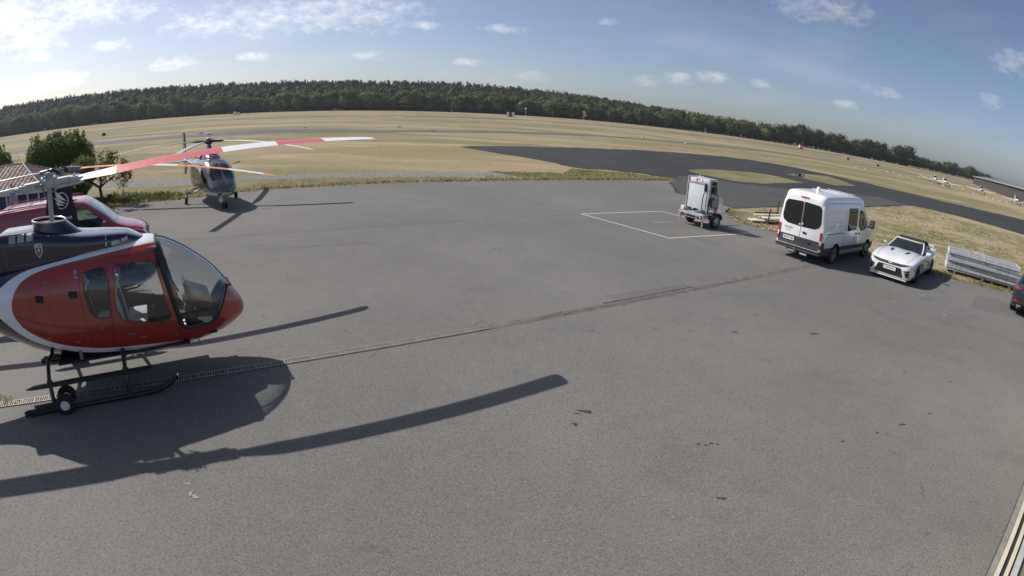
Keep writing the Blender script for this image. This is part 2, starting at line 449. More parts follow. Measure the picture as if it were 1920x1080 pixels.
def shell(rings, thick, mat, inner):
    """closed loft with a wall thickness; inner faces take the second material"""
    b = MB(); b.loft(rings); me = b.mesh('shell', [mat, inner])
    o = bpy.data.objects.new('tmp', me); COL.objects.link(o)
    s = o.modifiers.new('s', 'SOLIDIFY'); s.thickness = thick; s.offset = -1; s.material_offset = 1; s.material_offset_rim = 1
    bpy.context.view_layer.update(); out = bpy.data.meshes.new_from_object(o.evaluated_get(bpy.context.evaluated_depsgraph_get())); bpy.data.objects.remove(o)
    return out
def islands(me):
    bm = bmesh.new(); bm.from_mesh(me); seen = set(); out = []
    bm.verts.ensure_lookup_table()
    for v in bm.verts:
        if v.index in seen: continue
        st, comp = [v], []
        seen.add(v.index)
        while st:
            x = st.pop(); comp.append(x.index)
            for e in x.link_edges:
                y = e.other_vert(x)
                if y.index not in seen: seen.add(y.index); st.append(y)
        out.append(set(comp))
    res = []
    for c in out:
        b = MB(); ix = {i: k for k, i in enumerate(sorted(c))}
        b.v = [tuple(bm.verts[i].co) for i in sorted(c)]
        for f in bm.faces:
            if f.verts[0].index in c: b.f.append(tuple(ix[v.index] for v in f.verts)); b.m.append(0)
        res.append(b)
    bm.free(); return res
def smooth_mesh(me, ang=35):
    me.polygons.foreach_set('use_smooth', [True] * len(me.polygons)); me.set_sharp_from_angle(angle=R(ang)); me.update()
def poly_sd(poly, x, z):
    """signed distance to an outline, negative inside"""
    n = len(poly); best = 1e9; inside = False
    for i in range(n):
        ax, az = poly[i]; bx, bz = poly[(i + 1) % n]
        dx, dz = bx - ax, bz - az; t = max(0, min(1, ((x - ax) * dx + (z - az) * dz) / (dx * dx + dz * dz + 1e-12)))
        best = min(best, math.hypot(x - ax - t * dx, z - az - t * dz))
        if (az > z) != (bz > z) and x < (bx - ax) * (z - az) / (bz - az) + ax: inside = not inside
    return -best if inside else best
def spline2(pts, k=6, closed=True):
    """Catmull-Rom through 2D points"""
    n = len(pts); out = []
    for i in range(n if closed else n - 1):
        p = [pts[(i + j - 1) % n] if closed else pts[max(0, min(n - 1, i + j - 1))] for j in range(4)]
        for j in range(k):
            t = j / k
            out.append(tuple(.5 * (2 * p[1][c] + (p[2][c] - p[0][c]) * t + (2 * p[0][c] - 5 * p[1][c] + 4 * p[2][c] - p[3][c]) * t * t + (3 * p[1][c] - p[0][c] - 3 * p[2][c] + p[3][c]) * t**3) for c in range(len(pts[0]))))
    if not closed: out.append(tuple(pts[-1]))
    return out
def wheel(parent, c, r, w, mat_rim='alu', side=-1, spokes=5, rim_r=.68, name='wheel', dark_rim=False):
    """tyre with rounded shoulders and a dished spoked rim; side -1: the face looks to -y"""
    c = Vector(c); rr = r * rim_r
    t = MB().lathe([(rr, -w * .48), (r * .93, -w * .5), (r, -w * .36), (r, w * .36), (r * .93, w * .5), (rr, w * .48)], c, 'y', 32).build(name, 'rubber', parent, 40)
    b = MB(); f = side * w * .5
    b.lathe([(rr * 1.0, f * .96), (rr * .93, f * .98), (rr * .90, f * .55), (.012, f * .5)], c, 'y', 28)
    for i in range(spokes):
        a = 2 * math.pi * i / spokes + .3
        p0 = c + Vector((math.cos(a) * rr * .18, f * .86, math.sin(a) * rr * .18)); p1 = c + Vector((math.cos(a) * rr * .93, f * .80, math.sin(a) * rr * .93))
        b.bar(p0, p1, rr * .22, .02, up=(0, 1, 0))
    b.lathe([(rr * .24, f * .5), (rr * .24, f * .93), (rr * .17, f * .98), (.005, f * .98)], c, 'y', 16)
    b.build('rim', mat_rim, t, 35)
    return t

def car_rings(st, n_x, k=3):
    """stations (x, [(y,z)...]) of half sections from the bottom centre line to the top centre line; smoothed lengthways and round"""
    st = sorted(st, key=lambda q: q[0]); xs = [q[0] for q in st]; m = len(st[0][1])
    q = np.unique(np.concatenate([np.linspace(xs[0], xs[-1], n_x), xs]))
    C = [[pchip(xs, [s_[1][i][c] for s_ in st], q) for c in (0, 1)] for i in range(m)]
    rings = []
    for j, x in enumerate(q):
        half = [(C[i][0][j], C[i][1][j]) for i in range(m)]
        full = half + [(-y, z) for y, z in half[-2:0:-1]]
        rings.append([Vector((x, y, z)) for y, z in spline2(full, k)])
    return rings
def arches(me, spots, w):
    """cut round wheel arches into a closed body; spots: (x, z, r)"""
    for x, z, r in spots:
        for sgn in (1, -1):
            c = MB().cyl((x, sgn * (w - .30), z), (x, sgn * (w + .4), z), r, None, 32)
            me = boolean(me, c.mesh('c', 'plastic'), 'DIFFERENCE')
    return me
def two_tone(name, hi, lo, z, rough=.25, coat=1.0, lo_rough=.55, rear=None):
    """paint above a line, bare dark plastic (or second colour) below it"""
    s = NT(name); v = s.coord(); sp = s.n('ShaderNodeSeparateXYZ'); s.set(sp.inputs[0], v)
    zz = sp.outputs[2] if rear is None else s.math('SUBTRACT', sp.outputs[2], s.step(sp.outputs[0], rear[0] + .004, rear[0] - .004, 0, rear[1]))
    f = s.step(zz, z - .004, z + .004); n = s.step(s.noise(v, 2.2, 4), .3, .7)
    d = s.math('MULTIPLY', s.step(sp.outputs[2], z + .5, z - .2), s.step(s.noise(v, 5, 6, .7), .42, .7, 0, .35))
    a = s.mix(n, tuple(x * .96 for x in hi), hi); a = s.mix(d, a, tuple(x * .6 for x in hi))
    c = s.mix(f, lo, a); b = s.bsdf(c, s.step(f, 0, 1, lo_rough, rough)); s.set(b.inputs['Coat Weight'], s.math('MULTIPLY', f, coat)); return s.m
# ================================================================== ground and paving
def asphalt(name, base, dark, speck, stain=1.0):
    s = NT(name); p = s.pos()
    big = s.noise(p, .11, 4, .6); mid = s.noise(p, .55, 6, .65, dist=.6); streak = s.noise(p, .35, 4, .6, sc3=(.5, 2.2, 1))
    fine = s.noise(p, 26, 3, .7); grit = s.noise(p, 62, 2, .7)
    col = s.mix(s.step(big, .35, .68), tuple(x * .86 for x in base), tuple(x * 1.10 for x in base))
    col = s.mix(s.step(mid, .50, .76, 0, .55 * stain), col, dark); m2 = s.noise(p, 2.6, 5, .7); col = s.mix(s.step(m2, .52, .74, 0, .40 * stain), col, dark); col = s.mix(s.step(m2, .48, .30, 0, .25 * stain), col, tuple(x * 1.25 for x in base))
    col = s.mix(s.step(streak, .58, .8, 0, .22 * stain), col, tuple(x * 1.22 for x in base))
    col = s.mix(s.step(fine, .38, .66, .0, .5), tuple(x * .55 for x in base), col) if False else s.mix(s.step(fine, .46, .68, 0, .68), col, tuple(x * .50 for x in base))
    col = s.mix(s.step(grit, .56, .70, 0, .75), col, speck)
    # scattered pale chippings
    v = s.n('ShaderNodeTexVoronoi'); s.set(v.inputs['Vector'], p); v.inputs['Scale'].default_value = 6.5
    sparse = s.math('GREATER_THAN', s.noise(v.outputs['Position'], 3.1, 1), .57)
    chip = s.math('MULTIPLY', s.step(v.outputs[0], .018, .045, 1, 0), sparse)
    col = s.mix(s.math('MULTIPLY', chip, .85), col, (.52, .50, .46))
    # fine hair cracks
    w = s.noise(p, 1.3, 5, .6); vv = s.n('ShaderNodeTexVoronoi', feature='DISTANCE_TO_EDGE')
    mp = s.n('ShaderNodeVectorMath', operation='SCALE'); nv = s.n('ShaderNodeTexNoise'); s.set(nv.inputs['Vector'], p); nv.inputs['Scale'].default_value = 1.1
    mp.inputs['Scale'].default_value = 1.6; s.set(mp.inputs[0], nv.outputs['Color']); ad = s.n('ShaderNodeVectorMath', operation='ADD'); s.set(ad.inputs[0], p); s.set(ad.inputs[1], mp.outputs[0])
    s.set(vv.inputs['Vector'], ad.outputs[0]); vv.inputs['Scale'].default_value = .16
    crack = s.math('MULTIPLY', s.step(vv.outputs[0], .001, .0035, 1, 0), s.step(w, .5, .6, 0, .55))
    col = s.mix(crack, col, tuple(x * .35 for x in base))
    h = s.math('ADD', s.math('MULTIPLY', fine, .6), s.math('MULTIPLY', grit, .4))
    s.bsdf(col, s.step(mid, .3, .8, .93, .72), 0, s.bump(h, .55, .006), 0, .25); return s.m
def drygrass(name, cs, green, g_lo=.52, g_hi=.66, sc=1.0, stretch=(.35, 1, 1)):
    s = NT(name); p = s.pos()
    a = s.noise(p, .035 * sc, 5, .62, sc3=stretch, dist=.5); b = s.noise(p, .22 * sc, 6, .68, sc3=stretch, dist=.4); c = s.noise(p, 1.6 * sc, 6, .7); d = s.noise(p, 9, 4, .75)
    col = s.mix(s.step(a, .36, .64), cs[0], cs[1]); col = s.mix(s.step(b, .44, .68, 0, .75), col, cs[2])
    gm = s.math('MULTIPLY', s.step(b, g_hi, g_lo), s.step(c, .30, .60, .35, 1)); gm = s.math('MULTIPLY', gm, s.step(a, .66, .42))
    mow = s.noise(p, .12 * sc, 3, .6, sc3=(.06, 1, 1)); col = s.mix(s.step(mow, .46, .66, 0, .3), col, tuple(x * .80 for x in cs[0])); red = s.noise(p, .07 * sc, 4, .6, sc3=(.3, 1, 1)); col = s.mix(s.step(red, .55, .72, 0, .5), col, (cs[2][0] * 1.02, cs[2][1] * .86, cs[2][2] * .80))
    col = s.mix(s.math('MULTIPLY', gm, .95), col, green)
    col = s.mix(s.step(c, .55, .75, 0, .4), col, tuple(x * .62 for x in cs[0])); col = s.mix(s.step(d, .5, .72, 0, .5), col, tuple(x * .55 for x in cs[1]))
    s.bsdf(col, .95, 0, s.bump(s.math('ADD', c, d), .7, .05), 0, .1); return s.m
def gravelmat():
    s = NT('grey_gravel'); p = s.pos(); v = s.n('ShaderNodeTexVoronoi'); s.set(v.inputs['Vector'], p); v.inputs['Scale'].default_value = 13
    c = s.mix(s.step(s.noise(v.outputs['Position'], 9, 1), .35, .65), (.13, .127, .122), (.30, .29, .275)); c = s.mix(s.step(s.noise(p, 1.1, 5, .6), .45, .7, 0, .6), c, (.22, .19, .12))
    s.bsdf(c, .95, 0, s.bump(v.outputs[0], .8, .03), 0, .1); return s.m
MAT['grass_far'] = drygrass('dry_airfield_grass', [(.31, .245, .150), (.37, .292, .190), (.42, .328, .222)], (.175, .168, .078))
MAT['grass_near'] = drygrass('dry_verge_grass', [(.32, .262, .165), (.38, .305, .20), (.42, .34, .23)], (.165, .165, .07), .50, .60, 4, (.8, 1, 1))
MAT['grass_isl'] = drygrass('olive_island_grass', [(.23, .195, .115), (.29, .24, .15), (.19, .175, .088)], (.11, .12, .045), .45, .58, 4, (.8, 1, 1))
MAT['grass_green'] = drygrass('greener_verge_grass', [(.165, .16, .06), (.21, .18, .085), (.13, .145, .045)], (.075, .105, .022), .38, .46, 4, (.8, 1, 1))
MAT['asphalt'] = asphalt('worn_apron_asphalt', (.166, .162, .151), (.104, .102, .097), (.345, .335, .31))
MAT['asphalt_new'] = asphalt('dark_taxiway_asphalt', (.040, .042, .043), (.031, .032, .033), (.085, .085, .085), .6)
MAT['asphalt_rwy'] = asphalt('grey_runway_asphalt', (.12, .12, .118), (.10, .10, .10), (.2, .2, .2), .6)
MAT['gravel'] = gravelmat()
MAT['paint_white'] = flat('worn_white_marking', (.62, .61, .57), .8, var=.25, scale=30)
MAT['paint_faint'] = flat('worn_faint_marking', (.30, .285, .265), .9, var=.3, scale=30)
MAT['joint'] = flat('tar_joint', (.055, .053, .052), .8, var=.3, scale=9)
MAT['joint_red'] = flat('reddish_concrete_kerb', (.128, .108, .100), .9, var=.28, scale=3, bump=.4)
MAT['hatch'] = flat('rusty_cover', (.20, .15, .10), .8, var=.3, scale=12)

b = MB(); b.sheet([(-1500, -60), (1700, -60), (1700, 1500), (-1500, 1500)], -.012)
struct(b.build('ground', 'grass_far'))

def sheet_px(name, mat, pts, z, kind='structure', world=None):
    """flat paving from surveyed pixels (px,py) or world points given as ('w',x,y)"""
    P = [(q[1], q[2]) if q[0] == 'w' else tuple(gp(*q)[:2]) for q in pts]
    b = MB(); b.sheet(P, z); o = b.build(name, mat); return struct(o, kind)
def jag(pts, amp, step, seed=1):
    """make an edge ragged: extra points pushed in and out"""
    rnd = random.Random(seed); out = []
    for (ax, ay), (bx, by) in zip(pts, pts[1:]):
        L = math.hypot(bx - ax, by - ay); n = max(1, int(L / step)); nx, ny = -(by - ay) / L, (bx - ax) / L
        for j in range(n):
            t = j / n; a = rnd.gauss(0, amp) if j else 0
            out.append((ax + (bx - ax) * t + nx * a, ay + (by - ay) * t + ny * a))
    out.append(pts[-1]); return out
# the apron: worn asphalt from the hangar to the far kerb
edge_far = [gp(*q)[:2] for q in [(212, 391), (240, 382), (335, 375), (437, 362), (478, 357), (524, 354), (591, 350), (653, 346), (720, 343.5), (1000, 338), (1080, 337), (1179, 337.5), (1278, 339.5)]]
edge_far = jag([tuple(p) for p in edge_far], .10, .45, 3)
edge_right = [(12.3, 41.3), (17.9, 46.2), (26.0, 43.5), (22.0, 36.0), (16.0, 31.9), (11.7, 28.9)]
edge_r2 = [(11.4, 28.4), (10.7, 26.7), (10.35, 24.9), (10.9, 23.6), (11.9, 22.9), (13.5, 21.5), (14.7, 19.8), (16.0, 18.4), (17.6, 17.3), (19.0, 16.6), (20.3, 15.9), (24, 13.4), (40, 3)]
edge_r2 = jag(edge_r2, .06, .35, 5)
P = [(-60, 3.0), (-30, 16), (-19.4, 20.0)] + edge_far + edge_right + edge_r2 + [(40, -20), (-60, -20)]
b = MB(); b.sheet(P, .004); apron = struct(b.build('apron', 'asphalt'))
# newer dark taxiway that sweeps round to the right
tw_far = [(-6.4, 58.6), (-3.2, 61.7), (6.0, 67.8), (18.1, 76.5), (30, 83), (36, 84), (41.5, 80.5), (46, 74), (50.3, 66.5), (56.1, 60.4), (64, 58.5), (73.8, 57.5), (130, 48)]
tw_near = [(130, 24), (80, 32.5), (48.6, 38.4), (45.6, 42.3), (41.7, 45.4), (39.0, 46.4), (33, 42.4), (26.6, 37.9), (16.0, 31.7), (11.8, 28.9), (9.5, 33), (10.6, 38.5), (12.1, 40.8), (8.8, 43.2), (4.3, 43.4), (1.7, 47.9), (-2.8, 53.5)]
b = MB(); b.sheet(jag(tw_far, .28, 1.0, 8) + jag(tw_near, .16, .8, 9), .008); struct(b.build('taxiway', 'asphalt_new'))
MAT['asphalt_mid'] = asphalt('grey_link_asphalt', (.078, .078, .076), (.055, .056, .057), (.15, .15, .145), 1.0)
b = MB(); b.sheet(jag([(9.7, 33), (11.9, 29.1), (16.0, 31.9), (26.6, 38.1), (33, 42.6), (38.6, 46.3), (36.5, 49), (30, 47.6), (23, 43.5), (17.2, 43.2), (14.6, 46.2), (12.4, 43), (12.2, 41), (10.7, 38.5), (9.7, 33)], .12, .8, 41), .0105); struct(b.build('taxiway_link', 'asphalt_mid'))
# grass islands inside the taxiway bend
b = MB(); b.sheet(jag([(15.6, 50.8), (19.4, 54.6), (25.0, 57.2), (27.4, 56.4), (28.9, 52.4), (24.0, 48.3), (20.9, 45.5), (18.0, 44.6), (15.6, 47.6), (15.4, 49.5)], .08, .6, 4), .014); struct(b.build('grass_island', 'grass_isl'))
b = MB(); b.sheet(jag([(31.6, 62.0), (36, 66.6), (42.6, 70.5), (41.6, 64), (40.4, 59.6), (34.8, 55.6), (32.6, 57.6)], .08, .6, 6), .014); struct(b.build('grass_island', 'grass_isl'))
# greener verge between apron and taxiway, gravel strip beyond the apron
b = MB(); b.sheet(jag([(-2.0, 37.2), (3.0, 38.6), (4.0, 42.3), (8.4, 42.6), (12.0, 40.45), (7.5, 37.9), (3.6, 35.7), (0.9, 34.0)], .06, .5, 7), -.004); struct(b.build('green_verge', 'grass_green'))
gr_top = [(-34, 30.2), (-24.9, 30.6), (-20, 30.6), (-17.8, 31.6), (-14.8, 32.3), (-12.5, 33.0), (-8.4, 34.3), (-3.5, 36.2), (1.0, 37.4), (3.4, 37.6)]
gr_bot = [(3.6, 35.9), (.9, 34.9), (-3.6, 33.6), (-7.9, 32.2), (-11.8, 31.0), (-13.9, 30.3), (-17, 29.6), (-18.6, 28.2), (-22.3, 27.4), (-34, 26.5)]
b = MB(); b.sheet(jag(gr_top, .12, .5, 11) + jag(gr_bot, .12, .5, 12), -.008); struct(b.build('gravel_strip', 'gravel'))
b = MB(); b.sheet([(p[0], p[1]) for p in edge_far[:-12]] + [(.9, 34.6), (-3.6, 33.3), (-7.9, 31.9), (-11.8, 30.7), (-13.9, 30.0), (-17, 29.3), (-18.6, 27.9), (-21, 26.6)], -.010); struct(b.build('verge', 'grass_isl'))
# dry grass beside the parked cars
b = MB(); b.sheet(edge_r2[:-1] + [(44, 4), (90, 20), (80, 31.9), (48.6, 37.8), (45.4, 41.8), (41.5, 44.9), (39.0, 45.9), (33, 41.9), (26.6, 37.4), (16.0, 31.3), (11.9, 28.8)], .012); struct(b.build('grass_field', 'grass_near'))

# the far strips: a parallel taxiway and the runway with pale edges
def strip(name, mat, mid, width, z):
    L, Rr = [], []
    for i, (x, y) in enumerate(mid):
        a, c = Vector(mid[max(0, i - 1)]), Vector(mid[min(len(mid) - 1, i + 1)]); t = (c - a).normalized(); n = Vector((-t.y, t.x))
        w = (width[i] if isinstance(width, list) else width) / 2; L.append(tuple(Vector((x, y)) + n * w)); Rr.append(tuple(Vector((x, y)) - n * w))
    b = MB(); n = len(mid); b.add([(*p, z) for p in L] + [(*p, z) for p in Rr], [(i, i + 1, n + i + 1, n + i) for i in range(n - 1)])
    return struct(b.build(name, mat))
strip('parallel_taxiway', 'asphalt_rwy', [(-260, 58), (-120, 72), (-66, 80), (-46, 87), (-21, 88.5), (-1.7, 101), (13, 113), (28, 119), (60, 138), (90, 150), (160, 178), (300, 240)], [13, 12, 13, 13, 9, 8, 7, 6, 6, 5, 4, 3], -.006)
strip('access_road', 'asphalt_rwy', [(-240, 95), (-91, 99), (-66, 97), (-48, 95), (-30, 92.5)], 3.5, -.004)
strip('runway', 'asphalt_rwy', [(-500, 120), (-260, 150), (-159, 164), (-98, 190), (-46, 200), (-4, 222), (26, 232), (65, 238), (113, 255), (160, 262), (330, 300), (700, 420)], 17, -.006)
strip('runway_edge_line', 'paint_white', [(-159, 171.5), (-98, 197.5)], 1.0, -.002)
strip('runway_edge_line', 'paint_white', [(-66, 196), (-46, 203.5), (-42, 197)], 1.6, -.002)
strip('runway_edge_line', 'paint_white', [(-4, 216), (12, 220)], 1.4, -.002)
strip('runway_edge_line', 'paint_faint', [(40, 243), (113, 263), (330, 310)], 1.3, -.002)
strip('forest_track', 'gravel', [(-800, 392), (-400, 400), (0, 392), (300, 380), (420, 420), (900, 560)], 5, -.008)

# painted square, seams and marks on the apron
def line_px(name, mat, pts, w, z, world=False):
    P = [Vector(q) if world else Vector(gp(*q)[:2]) for q in pts]
    return strip(name, mat, [tuple(p) for p in P], w, z)
SQ = [tuple(gp(*q)[:2]) for q in [(1090, 401.5), (1240, 396.5), (1402, 438), (1255, 447)]]
for i in range(4): 
    a, c = Vector(SQ[i]), Vector(SQ[(i + 1) % 4]); d = (c - a).normalized() * .035
    strip('parking_square_line', 'paint_white', [tuple(a + d * (1 if i % 2 else -1)), tuple(c + d * (-1 if i % 2 else 1))], .07, .008)
line_px('asphalt_joint', 'joint', [(300, 452), (430, 444), (524, 438), (620, 431), (720, 424), (900, 413), (1092, 402)], .03, .007)
line_px('asphalt_joint', 'joint', [(470, 470), (600, 462), (700, 455)], .02, .007)
CH = [Vector((-9.2, 4.45)), Vector((10.5, 17.35))]
def ch_at(t): return CH[0].lerp(CH[1], t)
cdir = (CH[1] - CH[0]).normalized(); cang = math.atan2(cdir.y, cdir.x); CL = (CH[1] - CH[0]).length
# reddish kerb bed along the whole drain; the far half is bare
b = MB(); P = []
for sgn in (1, -1):
    rnd = random.Random(21 + sgn); q = []
    for i in range(61):
        p = ch_at(i / 60); w = .10 + .02 * rnd.random(); q.append(p + Vector((-cdir.y, cdir.x)) * w * sgn)
    P += q if sgn == 1 else q[::-1]
b.sheet([tuple(p) for p in P], .0075); struct(b.build('drain_bed', 'joint_red'))
line_px('drain_joint', 'joint', [(1010, 597), (1260, 551), (1400, 524)], .022, .010)
line_px('drain_joint', 'joint', [(1130, 569), (1190, 559), (1300, 538)], .03, .0115)
# slotted drain: single grates laid end to end
drain = thing('drain_channel', 'long slotted grey drain grating set across the asphalt apron', 'drain', (CH[0].x, CH[0].y, 0), cang)
MAT['grate'] = flat('pale_grate_metal', (.30, .275, .255), .6, .2, var=.2, scale=12, dirt=.3)
MAT['pit'] = flat('drain_pit', (.012, .012, .012), .9)
gb = MB(); GL = .5
gb.box((GL / 2, .080, .016), (GL - .006, .016, .012)); gb.box((GL / 2, -.080, .016), (GL - .006, .016, .012))
for i in range(12): gb.box((.012 + i * (GL - .024) / 11, 0, .0155), (.017, .145, .010))
gme = gb.mesh('grate', 'grate'); n_gr = 21
pb = MB(); pb.sheet([(0, -.074), (n_gr * GL, -.074), (n_gr * GL, .074), (0, .074)], .0095); pb.build('drain_pit', 'pit', drain)
for i in range(n_gr):
    g = obj('grate', gme, drain); g.location = (i * GL, 0, random.uniform(-.001, .001)); g.rotation_euler = (0, 0, random.uniform(-.004, .004))
# oil stains, patches and scuffs
MAT['oil'] = flat('oil_stain', (.050, .047, .044), .55, var=.35, scale=18)
MAT['oil_soft'] = flat('damp_stain', (.118, .113, .106), .85, var=.2, scale=14)
MAT['scuff'] = flat('pale_scuff', (.30, .29, .275), .9, var=.25, scale=14)
def blob(name, mat, px, py, rx, ry, seed, z=.0085, n=22):
    rnd = random.Random(seed); c = gp(px, py); ph = [rnd.uniform(0, 6.28) for _ in range(4)]; pts = []
    for j in range(n):
        a = 2 * math.pi * j / n; k = 1 + .28 * math.sin(2 * a + ph[0]) + .2 * math.sin(3 * a + ph[1]) + .16 * math.sin(5 * a + ph[2]) + .1 * math.sin(7 * a + ph[3])
        pts.append((c.x + rx * k * math.cos(a), c.y + ry * k * math.sin(a)))
    b = MB(); b.sheet(pts, z); return struct(b.build(name, mat))
for k, (px, py, rx, ry) in enumerate([(1098, 772, .09, .045), (1082, 776, .035, .02), (1078, 796, .04, .035), (1310, 833, .03, .02), (1322, 835, .025, .015), (1333, 832, .03, .02), (1345, 834, .022, .015),
        (1377, 623, .06, .03), (1418, 591, .05, .02), (1527, 626, .11, .04), (1693, 796, .05, .02), (1743, 776, .05, .015), (1780, 716, .04, .02), (1353, 935, .07, .02), (1688, 797, .03, .02), (1894, 988, .025, .015), (1645, 812, .03, .02), (1580, 828, .03, .02)]):
    blob('oil_stain', 'oil', px, py, rx, ry, 40 + k, .0085 + .00005 * k)
for k, (px, py, rx, ry) in enumerate([(700, 1030, .16, .07), (690, 1022, .07, .05), (1320, 425, .3, .2), (480, 460, .4, .12)]): blob('damp_stain', 'oil_soft', px, py, rx, ry, 80 + k, .0060 + .0004 * k)
for k, (px, py, rx, ry) in enumerate([(366, 932, .05, .03), (352, 908, .035, .02), (358, 926, .02, .05), (1238, 417, .35, .08), (1730, 554, .10, .04), (1677, 565, .08, .03), (1810, 574, .12, .04), (1770, 591, .10, .035), (1895, 605, .08, .03)]):
    blob('pale_scuff', 'scuff', px, py, rx, ry, 120 + k, .0095 + .00005 * k)

# repaired patches, broad worn lanes and tyre marks on the apron
MAT['patch_dark'] = asphalt('asphalt_repair', (.140, .137, .130), (.10, .10, .096), (.28, .27, .26), .6)
MAT['patch_lane'] = asphalt('asphalt_lane', (.160, .157, .148), (.118, .116, .110), (.32, .31, .29), 1.2)
b = MB(); b.sheet(jag([(-14, 13.5), (2, 24.5), (9, 29), (11, 27), (3, 21.5), (-13, 11.2), (-14, 13.5)], .03, 1.0, 31), .0052); struct(b.build('asphalt_lane', 'patch_lane'))
b = MB(); b.sheet(jag([(15.2, 13.6), (17.2, 15.3), (18.9, 14.2), (17.6, 12.6), (15.2, 13.6)], .05, .4, 32), .0056); struct(b.build('asphalt_repair', 'patch_dark'))
b = MB(); b.sheet(jag([(2.2, 12.6), (4.6, 14.0), (4.9, 13.6), (2.5, 12.2), (2.2, 12.6)], .03, .3, 33), .0058); struct(b.build('asphalt_repair', 'patch_dark'))
# ================================================================== red, white and navy helicopter in front
def paint_scheme(name):
    """red belly shape inside a white band on navy; the two outlines come as distances stored on the skin"""
    s = NT(name)
    a = s.n('ShaderNodeAttribute', attribute_name='red_edge').outputs['Fac']; w = s.n('ShaderNodeAttribute', attribute_name='white_edge').outputs['Fac']
    v = s.coord(); n = s.step(s.noise(v, 1.6, 3), .3, .7)
    red = s.mix(n, (.32, .031, .017), (.37, .037, .021)); white = (.84, .85, .87, 1); navy = s.mix(n, (.009, .011, .036), (.012, .014, .045))
    col = s.mix(s.step(w, -.003, .003), white, navy); col = s.mix(s.step(a, -.003, .003), red, col)
    b = s.bsdf(col, .22, 0, None, 1.0, .5); return s.m
MAT['h_paint'] = paint_scheme('red_white_navy_gloss_paint')
RED = [(-.80, 1.65), (-.79, 1.47), (-.67, 1.27), (-.35, 1.04), (.08, .88), (.63, .76), (1.39, .69), (2.1, .60), (2.6, .44), (3.3, .2), (3.6, .9), (3.3, 1.7), (2.9, 1.8), (2.2, 2.16), (1.72, 2.225), (1.38, 2.225), (.55, 2.17), (-.11, 2.11), (-.49, 2.01), (-.68, 1.87)]
WHT = [(-1.17, 1.66), (-1.12, 1.50), (-.95, 1.32), (-.78, 1.16), (-.55, 1.0), (-.14, .835), (.36, .70), (1.13, .62), (2.0, .52), (2.6, .36), (3.4, .1), (3.9, 1.2), (3.6, 2.7), (1.50, 2.9), (1.46, 2.40), (1.01, 2.30), (.45, 2.215), (-.1, 2.16), (-.5, 2.105), (-.83, 1.99), (-1.03, 1.86)]
RED, WHT = spline2(RED, 4), spline2(WHT, 4)
def store_scheme(me):
    for nm, poly in (('red_edge', RED), ('white_edge', WHT)):
        at = me.attributes.new(nm, 'FLOAT', 'POINT'); at.data.foreach_set('value', [poly_sd(poly, v.co.x, v.co.z) for v in me.vertices])
H5 = thing('helicopter', 'red white and navy helicopter on skids filling the left foreground', 'helicopter', (-7.15, 6.45, 0), R(37))
ST = [(3.175, .90, .86, .02, .88, 2, 2), (3.14, 1.00, .77, .13, .88, 2, 2), (3.05, 1.15, .69, .25, .9, 2, 2), (2.9, 1.36, .60, .37, .93, 2.0, 2.0), (2.7, 1.62, .52, .48, .98, 2.0, 2.1), (2.4, 1.90, .455, .59, 1.05, 2.1, 2.3),
      (2.1, 2.11, .425, .665, 1.12, 2.2, 2.5), (1.85, 2.235, .41, .71, 1.2, 2.4, 2.6), (1.6, 2.29, .405, .74, 1.25, 2.7, 2.7), (1.2, 2.30, .40, .76, 1.28, 3.0, 2.7), (.8, 2.30, .41, .765, 1.30, 3.0, 2.6), (.3, 2.29, .475, .755, 1.35, 3.0, 2.5),
      (-.2, 2.27, .59, .715, 1.42, 2.8, 2.3), (-.6, 2.23, .73, .64, 1.52, 2.6, 2.2), (-1.0, 2.16, .93, .53, 1.60, 2.4, 2.1), (-1.4, 2.02, 1.14, .40, 1.60, 2.2, 2), (-2.0, 1.80, 1.27, .26, 1.54, 2, 2), (-2.6, 1.74, 1.32, .20, 1.53, 2, 2),
      (-4.5, 1.70, 1.40, .14, 1.55, 2, 2), (-6.4, 1.68, 1.48, .10, 1.58, 2, 2), (-6.62, 1.65, 1.51, .06, 1.58, 2, 2)]
rings = fuselage(ST, 90, 64)
solid = MB().loft(rings); bv5 = bvh_mb(solid)
MAT['int_mid'] = flat('grey_black_cabin_shell', (.09, .094, .096), .8, var=.2); skin = shell(rings, .028, 'h_paint', 'int_mid')
WIN_F = rounded([(1.03, 2.04), (1.62, 2.02), (1.70, 1.95), (1.85, 1.12), (1.74, 1.03), (1.06, 1.18), (.97, 1.38)], .07)
WIN_R = rounded([(.52, 2.00), (.87, 2.03), (.905, 1.72), (.85, 1.26), (.62, 1.29), (.53, 1.42), (.50, 1.71)], .07)
WS = [(1.735, 2.5), (1.735, 2.30), (1.77, 2.10), (2.02, .93), (2.08, .86), (2.50, .82), (2.62, .90), (2.90, 1.375), (2.96, 1.43), (3.4, 1.5), (3.4, 2.7), (1.735, 2.7)]
panes = []
for nm, poly in (('door_window', WIN_F), ('rear_window', WIN_R), ('windscreen', WS)):
    cut = MB().prism(poly, 'y', -1.2, 1.2)
    cm = cut.mesh('cut', 'int_grey')
    g = boolean(skin, cm, 'INTERSECT'); skin = boolean(skin, cm, 'DIFFERENCE'); panes.append((nm, g))
# finer faces where the paint edges run
store_scheme(skin); smooth_mesh(skin, 30); skin.name = 'fuselage'
body5 = obj('fuselage', skin, H5)
for nm, g in panes:
    if nm == 'windscreen':
        # two curved panes with a post between them
        for sgn in (1, -1):
            half = boolean(g, MB().box((2.3, sgn * .62, 1.6), (3, 1.2, 3)).mesh('c', 'int_grey'), 'INTERSECT')
            half.materials.clear(); half.materials.append(MAT['glass']); half.polygons.foreach_set('material_index', [0] * len(half.polygons)); smooth_mesh(half, 40); half.name = nm
            obj('windscreen', half, H5)
    else:
        for isl in islands(g):
            if len(isl.v) > 20: isl.build(nm, 'glass', H5, 40)
